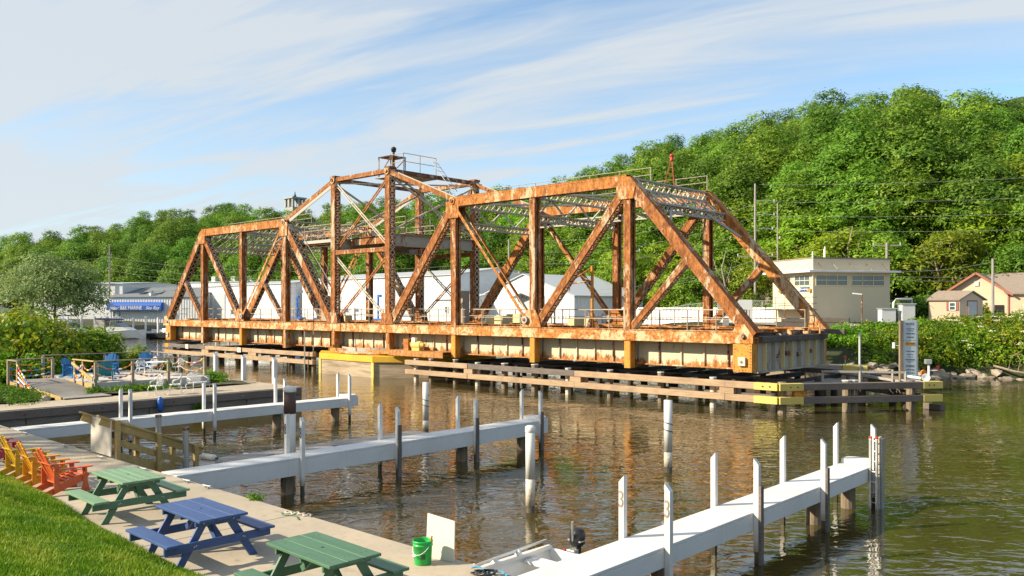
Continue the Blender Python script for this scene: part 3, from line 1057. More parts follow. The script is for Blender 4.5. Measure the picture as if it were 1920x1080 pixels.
# ---- stairs with tan rails going down to the floating dock
T = thing('gangway', 'tan lumber stair rails and white panel going down to the low dock', 'stairs', (-23.3, EDGE, ZC))
xa, xb = -23.75, -22.55
for x in (xa, xb):
    MB().bar((x, EDGE - 0.35, 2.10), (x, EDGE + 2.55, 0.92), 0.14, 0.05).build('handrail', M['new_wood'], T, bevel=0.005)
    MB().bar((x, EDGE - 0.30, 1.96), (x, EDGE + 2.5, 0.82), 0.045, 0.20).build('rail_board', M['new_wood'], T, bevel=0.005)
    MB().bar((x, EDGE + 0.1, 1.38), (x, EDGE + 2.1, 0.56), 0.045, 0.16).build('rail_board', M['new_wood'], T, bevel=0.005)
    MB().bar((x, EDGE + 0.1, 0.98), (x, EDGE + 2.3, 0.16), 0.05, 0.24).build('stringer', M['new_wood'], T, bevel=0.005)
    for yy, zt in ((EDGE + 0.05, 1.95), (EDGE + 1.15, 1.48), (EDGE + 2.2, 1.05)):
        MB().box(x - 0.06 + (0.10 if x == xb else -0.10), x + 0.06 + (0.10 if x == xb else -0.10), yy, yy + 0.12, -0.3, zt).build('rail_post', M['new_wood'], T, bevel=0.006)
for k in range(6):
    yy = EDGE + 0.3 + 0.34 * k
    MB().box(xa + 0.03, xb - 0.03, yy, yy + 0.27, 0.80 - 0.125 * k, 0.84 - 0.125 * k).build('tread', M['deckwood'], T)
MB().box(xa - 0.05, xb + 0.06, EDGE - 0.05, EDGE - 0.02, ZC + 0.04, ZC + 0.98).build('panel', M['board_white'], T, bevel=0.004)
for i, (x, y, zt) in enumerate(((-22.2, 10.9, 1.62), (-24.3, 11.1, 1.75))):
    T2 = thing('old_pile', ['grey weathered pile with rusty top beside the stair rails', 'grey weathered pile with rusty top behind the stair rails'][i], 'piling', (x, y, 0), group='old piles by the stairs')
    MB().tube((x, y, -2), (x, y, zt - 0.09), 0.085, 0.08, 10).build('shaft', M['steel_grey'], T2)
    MB().tube((x, y, zt - 0.09), (x, y, zt), 0.092, n=10).build('top_band', M['rust_dark'], T2)

# ---- cleats and ring bolts along the concrete edges
def cleat(x, y, z, rz, lab):
    T = thing('mooring_cleat', lab, 'cleat', (x, y, z), rz, 'mooring cleats along the walk edge')
    b_ = MB()
    b_.path([(-0.15, 0, 0.075), (-0.09, 0, 0.062), (0.09, 0, 0.062), (0.15, 0, 0.075)], [0.012, 0.018, 0.018, 0.012], 8)
    b_.build('horn', M['steel_grey'], T, world=False)
    c_ = MB()
    c_.tube((-0.045, 0, 0), (-0.045, 0, 0.06), 0.02, 0.016, 8)
    c_.tube((0.045, 0, 0), (0.045, 0, 0.06), 0.02, 0.016, 8)
    c_.box(-0.08, 0.08, -0.03, 0.03, 0.0, 0.012)
    c_.build('base', M['steel_grey'], T, world=False)
for x, y, lab in ((-30.9, 8.85, 'small cleat at the concrete edge left of the farthest dock root'), (-28.6, 8.9, 'small cleat at the concrete edge right of the farthest dock root'),
                  (-25.2, 8.85, 'small cleat on the concrete left of the white stair panel'), (-22.6, 8.8, 'small cleat on the concrete right of the white stair panel'),
                  (-20.2, 8.85, 'small cleat left of the middle dock root'), (-18.1, 8.9, 'small cleat at the root of the middle dock'), (-17.2, 8.92, 'dark ring cleat just right of the middle dock root')):
    cleat(x, y, ZC, 0.1, lab)

# ---- picnic tables: long side along the walk, A-frame ends, benches fixed
def picnic_table(label, x, y, rz, mt, ml, n_boards, gap):
    T = thing('picnic_table', label, 'picnic table', (x, y, ZC), rz, 'picnic tables on the walk')
    Lh, Wh, H_ = 0.76, 0.395, 0.75
    bw = (2 * Wh - gap * (n_boards - 1)) / n_boards
    for k in range(n_boards):
        a = -Wh + k * (bw + gap)
        MB().box(-Lh, Lh, a, a + bw, H_ - 0.04, H_ + 0.002 * (k % 2)).build('table_board', mt, T, world=False, bevel=0.006)
    for s in (-1, 1):
        MB().box(-Lh + 0.02, Lh - 0.02, s * 0.74 - 0.135, s * 0.74 + 0.135, 0.415, 0.455).build('bench_seat', mt, T, world=False, bevel=0.006)
    for e in (-1, 1):
        xe = e * 0.56
        MB().box(xe - 0.02, xe + 0.02, -Wh + 0.03, Wh - 0.03, H_ - 0.13, H_ - 0.042).build('top_cleat', ml, T, world=False, bevel=0.004)
        MB().box(xe - 0.02 + e * 0.045, xe + 0.02 + e * 0.045, -0.86, 0.86, 0.285, 0.413).build('bench_support', ml, T, world=False, bevel=0.004)
        for s in (-1, 1):
            P = MB()
            t_ = 0.02
            P.prism([(s * 0.18 - 0.07, H_ - 0.045), (s * 0.18 + 0.07, H_ - 0.045), (s * 0.62 + 0.07, 0.0), (s * 0.62 - 0.07, 0.0)], 'x', xe - e * 0.045 - t_, xe - e * 0.045 + t_)
            P.build('leg', ml, T, world=False, bevel=0.004)
        MB().bar((xe - e * 0.07, 0, 0.36), (e * 0.12, 0, H_ - 0.06), 0.09, 0.04, (0, 1, 0)).build('brace', ml, T, world=False, bevel=0.004)
    for e in (-1, 1):
        for s in (-1, 1):
            for yy, zz in ((s * 0.24, H_ - 0.09), (s * 0.41, 0.35), (s * 0.38, 0.36)):
                xb_ = e * 0.63 if zz < 0.5 else e * 0.586
                MB().tube((xb_, yy, zz), (xb_ + e * 0.008, yy, zz), 0.013, n=6).build('bolt', M['steel_grey'], T, world=False)
    for k in range(n_boards):
        a = -Wh + (k + 0.5) * (2 * Wh) / n_boards
        for e in (-0.56, 0.56):
            for dy in (-0.04, 0.04):
                MB().tube((e, a + dy, H_ + 0.0), (e, a + dy, H_ + 0.0045), 0.007, n=6).build('screw', M['rust_dark'], T, world=False)
    MB().box(-0.02, 0.02, -Wh + 0.06, Wh - 0.06, H_ - 0.12, H_ - 0.042).build('middle_cleat', ml, T, world=False)
    MB().tube((0, 0, H_ + 0.001), (0, 0, H_ + 0.006), 0.022, n=12).build('umbrella_hole', M['black'], T, world=False)
    return T
picnic_table('sun faded green picnic table beside the orange chair', -16.22, 6.82, R(-1.5), M['table_pale'], M['table_green'], 5, 0.005)
picnic_table('blue picnic table between the two green ones', -12.61, 6.44, R(-1.0), M['table_blue'], M['table_blue'], 3, 0.012)
picnic_table('green picnic table with pale board gaps, nearest the bucket', -9.37, 6.48, R(-1.5), M['table_green'], M['table_green'], 3, 0.012)

# ---- adirondack chairs
def adirondack(name, label, x, y, z, rz, m, group, k=1.0):
    """faces local +y"""
    T = thing(name, label, 'chair', (x, y, z), rz, group)
    def B(mb, nm, **kw):
        return mb.build(nm, m, T, world=False, bevel=0.005, **kw)
    W2 = 0.30 * k
    for s in (-1, 1):
        # long sloping side board from the seat front down to the ground behind
        P = MB().prism([(-0.46 * k, 0.0), (-0.30 * k, 0.0), (0.44 * k, 0.26 * k), (0.50 * k, 0.36 * k), (0.40 * k, 0.40 * k), (0.10 * k, 0.31 * k), (-0.50 * k, 0.055 * k)],
                       'x', s * W2 - 0.013, s * W2 + 0.013)
        B(P, 'side_board')
        P = MB().prism([(0.30 * k, 0), (0.50 * k, 0), (0.445 * k, 0.20 * k), (0.43 * k, 0.52 * k), (0.33 * k, 0.52 * k), (0.35 * k, 0.20 * k)],
                       'x', s * (W2 + 0.03) - 0.013, s * (W2 + 0.03) + 0.013)
        B(P, 'front_leg')
        P = MB().prism([(-0.235 * k, 0.05 * k), (-0.13 * k, 0.08 * k), (-0.13 * k, 0.66 * k), (-0.235 * k, 0.66 * k)],
                       'x', s * (W2 + 0.03) - 0.013, s * (W2 + 0.03) + 0.013)
        B(P, 'rear_leg')
        P = MB().prism([(s * (W2 - 0.06), 0.52 * k), (s * (W2 + 0.11), 0.52 * k), (s * (W2 + 0.13), 0.40 * k), (s * (W2 + 0.06), -0.24 * k), (s * W2, -0.24 * k)],
                       'z', 0.525 * k, 0.55 * k)
        B(P, 'arm')
        P = MB().prism([(0.36 * k, 0.40 * k), (0.40 * k, 0.40 * k), (0.40 * k, 0.522 * k), (0.36 * k, 0.522 * k)], 'x', s * (W2 + 0.045), s * (W2 + 0.12))
        B(P, 'arm_bracket')
    for i in range(6):
        yy = 0.44 - i * 0.095
        zz = 0.385 - i * 0.030
        B(MB().bar((-W2 - 0.015, yy * k, zz * k), (W2 + 0.015, yy * k, zz * k), 0.075 * k, 0.02), 'seat_slat')
    n = 5
    for i in range(n):
        t = (i - (n - 1) / 2)
        xx = t * 0.115 * k
        tp = 0.98 - 0.028 * t * t
        p0 = (xx * 0.86, -0.06 * k, 0.20 * k)
        p1 = (xx * 1.1, -0.40 * k, tp * k)
        B(MB().bar(p0, p1, 0.105 * k, 0.02, (0, -1, -0.35)), 'back_slat')
    B(MB().bar((-W2 - 0.045, -0.235 * k, 0.655 * k), (W2 + 0.045, -0.235 * k, 0.655 * k), 0.15 * k, 0.024), 'back_rail')
    B(MB().bar((-W2, -0.10 * k, 0.235 * k), (W2, -0.10 * k, 0.235 * k), 0.09 * k, 0.024), 'back_rail')
    return T
grp = 'coloured garden chairs in a row facing the water'
adirondack('adirondack_chair', 'orange wooden garden chair, nearest of the row by the lawn', -19.17, 6.62, ZC, R(2), M['orange'], grp)
adirondack('adirondack_chair', 'golden yellow wooden garden chair directly behind the orange one', -20.42, 6.63, ZC, R(-2), M['gold'], grp)
adirondack('adirondack_chair', 'darker yellow wooden garden chair at the left picture edge', -21.74, 6.68, ZC, R(1), M['yellow'], grp)
adirondack('adirondack_chair', 'red wooden garden chair mostly hidden behind the yellow ones', -23.95, 6.72, ZC, R(-2), M['red'], grp)

# ---- bucket, leaning board, weeds, ropes
T = thing('bucket', 'green plastic bucket with wire handle by the water edge', 'bucket', (-9.72, 8.55, ZC))
MB().lathe((-9.72, 8.55, ZC), [(0, 0.003), (0.126, 0.003), (0.13, 0.012), (0.146, 0.285), (0.156, 0.288), (0.156, 0.305), (0.148, 0.308), (0.149, 0.335), (0.157, 0.338), (0.158, 0.365), (0.150, 0.368), (0.146, 0.355), (0.126, 0.02), (0, 0.02)], 32).build('tub', M['bucket'], T, smooth=True)
pts = [(-9.72 + 0.165 * math.cos(t), 8.55 - 0.165 * abs(math.sin(t)) * 0.75 - 0.02, ZC + 0.30 - 0.14 * math.sin(t)) for t in np.linspace(0, math.pi, 16)]
MB().path(pts, 0.004, 5).build('handle', M['sign_white'], T)
MB().tube((-9.72 - 0.02, 8.55 - 0.188, ZC + 0.16), (-9.72 + 0.05, 8.55 - 0.188, ZC + 0.163), 0.011, n=6).build('grip', M['sign_white'], T)
for k, (ax, z0, z1, wd) in enumerate(((0.9, 0.10, 0.17, 0.035), (-0.75, 0.10, 0.15, 0.07))):
    a0 = -math.pi / 2 + ax
    q = MB()
    vs = []
    for zz in (z0, z1):
        for da in (-wd / 0.14, 0, wd / 0.14):
            r_ = 0.1315 + 0.055 * zz + 0.0015
            vs.append((-9.72 + r_ * math.cos(a0 + da), 8.55 + r_ * math.sin(a0 + da), ZC + zz))
    q.add(vs, [(0, 1, 4, 3), (1, 2, 5, 4)])
    q.build('print', M['ink'], T)
MB().tube((-9.62, 8.62, ZC + 0.32), (-9.60, 8.63, ZC + 0.43), 0.012, n=8).build('tool_handle', M['float_red'], T)
T = thing('leaning_board', 'off white square board propped upright behind the green bucket', 'board', (-9.6, 8.86, ZC))
q = MB()
p = [V(-9.93, 8.80, ZC), V(-9.42, 8.93, ZC), V(-9.50, 9.02, ZC + 0.60), V(-10.02, 8.92, ZC + 0.66)]
nrm = (p[1] - p[0]).cross(p[3] - p[0]).normalized() * 0.012
q.add([a - nrm for a in p] + [a + nrm for a in p], [(0, 1, 2, 3), (7, 6, 5, 4), (0, 4, 5, 1), (1, 5, 6, 2), (2, 6, 7, 3), (3, 7, 4, 0)])
q.build('sheet', M['board_white'], T, bevel=0.003)

def coil(name, label, cat, pts, r, m):
    o = MB().path(pts, r, 7).build(name, m, None, smooth=True)
    return tag(o, label, cat)
pts = [(-14.05 + 0.02 * k + 0.03 * math.sin(k * 1.3), 8.86 + 0.045 * math.cos(k * 0.9) + 0.006 * k, ZC + 0.015 + 0.012 * (1 + math.sin(k))) for k in range(34)]
coil('mooring_rope', 'pale rope lying along the concrete edge below the middle dock', 'rope', pts, 0.014, M['rope'])
pts = [(-14.1 + 0.025 * k, 8.80 + 0.05 * math.cos(k * 0.3 + 1), ZC + 0.014) for k in range(30)]
coil('garden_hose', 'green hose lying beside the rope on the concrete edge', 'hose', pts, 0.011, M['hose'])
pts = []
for k in range(70):
    t = k * 0.42
    pts.append((-8.72 + (0.13 + 0.05 * math.sin(k * 0.7)) * math.cos(t) + 0.004 * k, 8.72 + (0.10 + 0.04 * math.cos(k * 0.9)) * math.sin(t), ZC + 0.02 + 0.0012 * k))
coil('tangled_rope', 'dark tangled rope on the concrete beside the small boat', 'rope', pts, 0.012, M['black'])
pts = [(-8.95 + 0.022 * k, 8.83 + 0.05 * math.sin(k * 0.35) + 0.004 * k, ZC + 0.03 + 0.02 * abs(math.sin(k * 0.45))) for k in range(32)]
coil('bow_rope', 'light blue rope running from the concrete to the small boat', 'rope', pts, 0.013, M['rope_blue'])

# ---- small boat tucked behind the nearest dock
def dinghy():
    cx = -9.30
    T = thing('small_boat', 'small white boat with a black outboard tied beside the nearest dock', 'boat', (cx, 10.8, 0))
    # hull as rings along y (bow near the walk)
    st = [(9.45, 0.34, 0.42, 0.50), (9.7, 0.55, 0.18, 0.50), (10.2, 0.66, 0.05, 0.48), (11.0, 0.70, 0.02, 0.46), (11.9, 0.68, 0.02, 0.46)]
    vs, fs = [], []
    for y, hw, zb, zg in st:
        for a, b in ((-1.0, zg), (-0.92, lerp(zb, zg, 0.35)), (-0.55, zb - 0.12), (0, zb - 0.16), (0.55, zb - 0.12), (0.92, lerp(zb, zg, 0.35)), (1.0, zg)):
            vs.append((cx + a * hw, y, b))
    n = 7
    for j in range(len(st) - 1):
        for i in range(n - 1):
            fs.append((j * n + i, j * n + i + 1, (j + 1) * n + i + 1, (j + 1) * n + i))
    fs.append(tuple(range(n)))
    fs.append(tuple(range((len(st) - 1) * n, len(st) * n)))
    MB().add(vs, fs).build('hull', M['gelcoat'], T, smooth=False)
    # sole and lining
    MB().box(cx - 0.55, cx + 0.55, 10.1, 11.85, 0.12, 0.16).build('sole', M['boat_grey'], T)
    for s in (-1, 1):
        pts = [(cx + s * hw, y, zg + 0.02) for y, hw, zb, zg in st]
        q = MB()
        for a, b in zip(pts, pts[1:]):
            q.bar(a, b, 0.10, 0.06)
        q.build('gunwale', M['gelcoat'], T)
    q = MB().box(cx - 0.30, cx + 0.30, 9.47, 10.05, 0.49, 0.54).build('bow_deck', M['gelcoat'], T, bevel=0.01)
    MB().box(cx - 0.62, cx + 0.62, 11.1, 11.42, 0.36, 0.42).build('thwart', M['gelcoat'], T, bevel=0.01)
    MB().box(cx - 0.60, cx + 0.60, 10.0, 10.2, 0.36, 0.42).build('thwart', M['gelcoat'], T, bevel=0.01)
    MB().box(cx - 0.67, cx + 0.67, 11.85, 11.91, 0.05, 0.47).build('transom', M['gelcoat'], T, bevel=0.01)
    MB().bar((cx - 0.60, 9.7, 0.60), (cx - 0.74, 11.85, 0.60), 0.05, 0.03).build('side_rail', M['aluminium'], T)
    for yy in (9.9, 10.4, 11.0):
        MB().lathe((cx - 0.66, yy, 0.53), [(0, 0.09), (0.05, 0.07), (0.07, 0.0)], 10).build('rail_foot', M['gelcoat'], T, smooth=True)
    # outboard engine
    e = V(cx - 0.18, 12.02, 0.40)
    en = MB()
    en.lathe(e + V(0, 0.05, 0.16), [(0.10, 0.0), (0.145, 0.05), (0.15, 0.20), (0.12, 0.29), (0.06, 0.32), (0, 0.325)], 14)
    cowl = en.build('engine_cowl', M['black'], T, smooth=True)
    MB().box(e.x - 0.148, e.x + 0.148, e.y - 0.05, e.y + 0.15, e.z + 0.25, e.z + 0.275).build('cowl_stripe', M['aluminium'], cowl)
    MB().box(e.x - 0.05, e.x + 0.05, e.y - 0.04, e.y + 0.10, e.z - 1.0, e.z + 0.17).build('engine_leg', M['black'], T)
    MB().box(e.x - 0.09, e.x + 0.09, e.y - 0.16, e.y - 0.02, e.z - 0.14, e.z + 0.12).build('clamp', M['steel_grey'], T, bevel=0.01)
    MB().tube(e + V(-0.02, -0.05, 0.20), e + V(0.10, -0.22, 0.66), 0.022, n=8).build('tiller', M['steel_grey'], T)
    MB().tube(e + V(-0.16, -0.12, -0.06), e + V(-0.16, -0.12, 0.10), 0.03, n=8).build('fuel_fitting', M['red_part'], T)
    return T
dinghy()
# ------------------------------------------------------------------ the swing bridge
XC, YN, YF = -49.9, 37.95, 46.4
ZB, ZT, ZW = 3.42, 11.78, 14.6
A_, B_, M_, C_, D_ = 31.0, 23.7, 16.85, 10.0, 3.25
bridge = thing('swing_bridge', 'rusted steel truss swing bridge standing open on its yellow rimmed pier', 'bridge', (XC, (YN + YF) / 2, 1.6))

def P3(x, y, z):
    return V(XC + x, y, z)

def laced(name, p0, p1, wd, dep, cover=False, mat='rust', lace='lace', step=None, both=True, solid=False):
    """two channels in the truss plane, tied by zigzag lacing; cover = solid plate on the upper side"""
    p0, p1 = V(p0), V(p1)
    a = (p1 - p0)
    ln = a.length
    a.normalize()
    s = V(0, 1, 0)
    n = s.cross(a).normalized()
    if n.z < -0.01 or (abs(n.z) <= 0.01 and n.x < 0):
        n = -n
    mb = MB()
    for e in (-1, 1):
        o = s * (e * (wd / 2 - 0.012))
        mb.bar(p0 + o, p1 + o, 0.024, dep, n)
        for q in (-1, 1):
            oo = s * (e * (wd / 2 - 0.075)) + n * (q * (dep / 2 - 0.011))
            mb.bar(p0 + oo, p1 + oo, 0.10, 0.021, n)
    for e in (-1, 1):
        for q in (-1, 1):
            oo = s * (e * (wd / 2 + 0.007)) + n * (q * (dep / 2 - 0.05))
            mb.bar(p0 + oo, p1 + oo, 0.014, 0.10, n)
    if cover:
        mb.bar(p0 + n * (dep / 2 + 0.014), p1 + n * (dep / 2 + 0.014), wd + 0.06, 0.026, n)
    if solid:
        mb.bar(p0, p1, wd - 0.06, dep * 0.55, n)
        return mb.build(name, M[mat], bridge)
    o = mb.build(name, M[mat], bridge)
    lc = MB()
    st = step or wd * 0.9
    k = max(2, int(ln / st))
    for q in ((-1,) if cover else (-1, 1)):
        for i in range(k):
            t0, t1 = ln * (i + 0.03) / k, ln * (i + 0.97) / k
            e = 1 if i % 2 == 0 else -1
            off = n * (q * (dep / 2 + 0.008))
            hw = wd / 2 - 0.06
            lc.bar(p0 + a * t0 + s * (e * hw) + off, p0 + a * t1 - s * (e * hw) + off, 0.065, 0.012, n)
            if both:
                lc.bar(p0 + a * t0 - s * (e * hw) + off * 1.0 + n * (q * 0.013), p0 + a * t1 + s * (e * hw) + off + n * (q * 0.013), 0.065, 0.012, n)
        for t in (0.35, ln - 0.35):
            lc.bar(p0 + a * (t - 0.3) + n * (q * (dep / 2 + 0.02)), p0 + a * (t + 0.3) + n * (q * (dep / 2 + 0.02)), wd - 0.03, 0.014, n)
    lc.build('lacing', M[lace], o)['kind'] = 'stuff'
    return o

def eyebar(p0, p1, wd, gap, y):
    p0, p1 = V(p0), V(p1)
    for e in (-1, 1):
        mb = MB()
        q0, q1 = V(p0.x, y + e * gap / 2, p0.z), V(p1.x, y + e * gap / 2, p1.z)
        a = (q1 - q0).normalized()
        nn = a.cross(V(0, 1, 0))
        mb.bar(q0, q1, 0.03, wd, nn)
        for c in (q0, q1):
            mb.tube(c - V(0, 0.02, 0), c + V(0, 0.02, 0), wd * 0.95, n=16)
        mb.build('eyebar', M['rust_orange' if e < 0 else 'rust'], bridge)

def gusset(x, z, y, poly, mat='rust', pin=0.0):
    for e in (-1, 1):
        yy = y + e * 0.315
        g = MB().prism([(XC + x + a, z + b) for a, b in poly], 'y', yy - 0.012, yy + 0.012).build('gusset_plate', M[mat], bridge)
        if pin and e < 0:
            MB().tube((XC + x, yy - 0.10, z), (XC + x, yy + 0.0, z), pin, n=18).build('pin', M['grey_lace'], g)
            MB().tube((XC + x, yy - 0.13, z), (XC + x, yy - 0.09, z), pin * 0.5, n=12).build('pin_nut', M['rust_dark'], g)

for yi, y in enumerate((YN, YF)):
    # bottom chord, in panel lengths with a thin joint
    cuts = [-A_ + 0.3, -B_, -M_, -C_, -D_, D_, C_, M_, B_, A_ - 0.1]
    for a, b in zip(cuts, cuts[1:]):
        mb = MB()
        mb.box(XC + a + 0.012, XC + b - 0.012, y - 0.26, y + 0.26, ZB - 0.27, ZB + 0.27)
        mb.box(XC + a + 0.012, XC + b - 0.012, y - 0.30, y + 0.30, ZB + 0.273, ZB + 0.30)
        mb.box(XC + a + 0.012, XC + b - 0.012, y - 0.30, y + 0.30, ZB - 0.30, ZB - 0.273)
        c = mb.build('bottom_chord', M['chord'], bridge)
        rv = MB()
        nriv = int((b - a) / 0.35)
        for i in range(nriv):
            xx = XC + a + 0.2 + i * 0.35
            for zz in (ZB - 0.2, ZB + 0.2):
                rv.cbox((xx, y - 0.264, zz), (0.04, 0.012, 0.04))
        if yi == 0:
            rv.build('rivets', M['chord'], c)['kind'] = 'stuff'
        mb = MB()
        xm = XC + a + (0.02 if a > 0 else (b - a) - 0.55)
        mb.box(xm, xm + 0.5, y - 0.277, y - 0.262, ZB - 0.24, ZB + 0.24)
        mb.build('splice_plate', M['chord'], c)
    for s in (-1, 1):
        near = 'rust' if yi == 0 else 'rust_orange'
        laced('end_post', P3(s * A_, y, ZB + 0.05), P3(s * B_, y, ZT), 0.58, 0.58, True, near, 'lace')
        laced('top_chord', P3(s * B_, y, ZT), P3(s * C_, y, ZT), 0.58, 0.62, True, 'rust_orange', 'grey_lace')
        laced('post', P3(s * B_, y, ZB + 0.3), P3(s * B_, y, ZT - 0.35), 0.50, 0.44, False, 'rust', 'lace', solid=True)
        laced('post', P3(s * M_, y, ZB + 0.3), P3(s * M_, y, ZT - 0.33), 0.46, 0.42, False, 'rust', 'lace', solid=True)
        laced('post', P3(s * C_, y, ZB + 0.3), P3(s * C_, y, ZT - 0.2), 0.46, 0.46, False, 'rust', 'lace', solid=True)
        laced('diagonal', P3(s * (B_ - 0.1), y, ZT - 0.35), P3(s * (M_ + 0.25), y, ZB + 0.35), 0.50, 0.46, False, 'rust', 'lace')
        eyebar(P3(s * C_, y, ZT - 0.05), P3(s * (M_ - 0.42), y, ZB + 0.75), 0.19, 0.62 if yi == 0 else 0.4, y)
        laced('diagonal', P3(s * (C_ - 0.12), y, ZT - 0.25), P3(s * (D_ + 0.25), y, ZB + 0.3), 0.52, 0.56, False, 'rust' if yi == 0 else 'rust_orange', 'lace')
        laced('sub_strut', P3(s * (A_ + B_) / 2, y, (ZB + ZT) / 2 - 0.25), P3(s * (B_ + 0.2), y, ZB + 0.35), 0.42, 0.34, False, 'rust', 'lace')
        # tower
        laced('tower_post', P3(s * D_, y, ZB + 0.3), P3(s * D_, y, ZW + 0.12), 0.52, 0.50, False, 'rust', 'lace', 0.42)
        MB().box(XC + s * D_ - 0.30, XC + s * D_ + 0.30, y - 0.31, y + 0.31, ZW + 0.122, ZW + 0.28).build('post_cap', M['rust_dark'], bridge)
        for e in (-0.2, 0.2):
            mb = MB()
            mb.bar(P3(s * D_, y + e, ZW - 0.05), P3(s * (C_ - 0.05), y + e, ZT + 0.2), 0.05, 0.30, (0, 0, 1))
            mb.build('tie_bar', M['rust' if e < 0 else 'grey_lace'], bridge)
        for c in (P3(s * D_, y - 0.30, ZW - 0.05), P3(s * C_, y - 0.33, ZT + 0.08)):
            mb = MB().tube(c - V(0, 0.05, 0), c + V(0, 0.04, 0), 0.26, n=20)
            o = mb.build('eye_head', M['chord'], bridge)
            MB().tube(c - V(0, 0.12, 0), c - V(0, 0.05, 0), 0.13, n=14).build('pin', M['rust_dark'], o)
        gusset(s * M_, ZB + 0.30, y, [(-0.75, 0), (0.75, 0), (0.62, 0.55), (0.3, 1.05), (-0.3, 1.05), (-0.62, 0.75)], 'rust_orange')
        gusset(s * (M_ - 0.42), ZB + 0.75, y - 0.08, [(-0.12, -0.12), (0.12, -0.12), (0.12, 0.12), (-0.12, 0.12)], 'grey_lace', 0.22)
        gusset(s * C_, ZT - 0.25, y, [(-0.55, -0.8), (0.55, -0.8), (0.62, 0.3), (-0.62, 0.3)], 'rust_orange')
        gusset(s * B_, ZT - 0.3, y, [(-s * 0.6, -0.7), (s * 0.42, -0.7), (s * 0.62, 0.0), (s * 0.2, 0.5), (-s * 0.7, 0.5)], 'rust_orange')
        gusset(s * D_, ZB + 0.3, y, [(-0.7, 0), (0.7, 0), (0.5, 0.8), (-0.5, 0.8)], 'rust')
        gusset(s * (A_ - 0.35), ZB - 0.25, y, [(-0.8, -0.02), (0.42, -0.02), (0.42, 0.35), (0.0, 0.9), (-0.5, 0.9)], 'chord')
        MB().tube((XC + s * (A_ - 0.45), y - 0.46, ZB + 0.1), (XC + s * (A_ - 0.45), y - 0.32, ZB + 0.1), 0.12, n=16).build('pin', M['rust_dark'], bridge)
    # tower bracing
    mb = MB()
    for e in (-0.18, 0.18):
        mb.bar(P3(-D_, y + e, ZW), P3(D_, y + e, ZW), 0.04, 0.30)
    mb.build('tower_strut', M['rust'], bridge)
    laced('tower_strut', P3(-D_, y, 9.05), P3(D_, y, 9.05), 0.40, 0.30, False, 'rust', 'lace')
    for z0, z1 in ((ZB + 0.5, 8.85), (9.25, ZW - 0.2)):
        for s in (-1, 1):
            mb = MB()
            for e in (-0.14, 0.14):
                mb.bar(P3(-s * D_, y + s * 0.07, z0) + V(0, 0, 0) + V(e, 0, abs(e) * 0), P3(s * D_, y + s * 0.07, z1) + V(e, 0, 0), 0.06, 0.085)
            for i in range(1, 6):
                t = i / 6
                c = P3(lerp(-s * D_, s * D_, t), y + s * 0.07, lerp(z0, z1, t))
                mb.bar(c - V(0.14, 0, 0), c + V(0.14, 0, 0), 0.05, 0.07)
            mb.build('cross_brace', M['rust' if s > 0 else 'lace'], bridge)

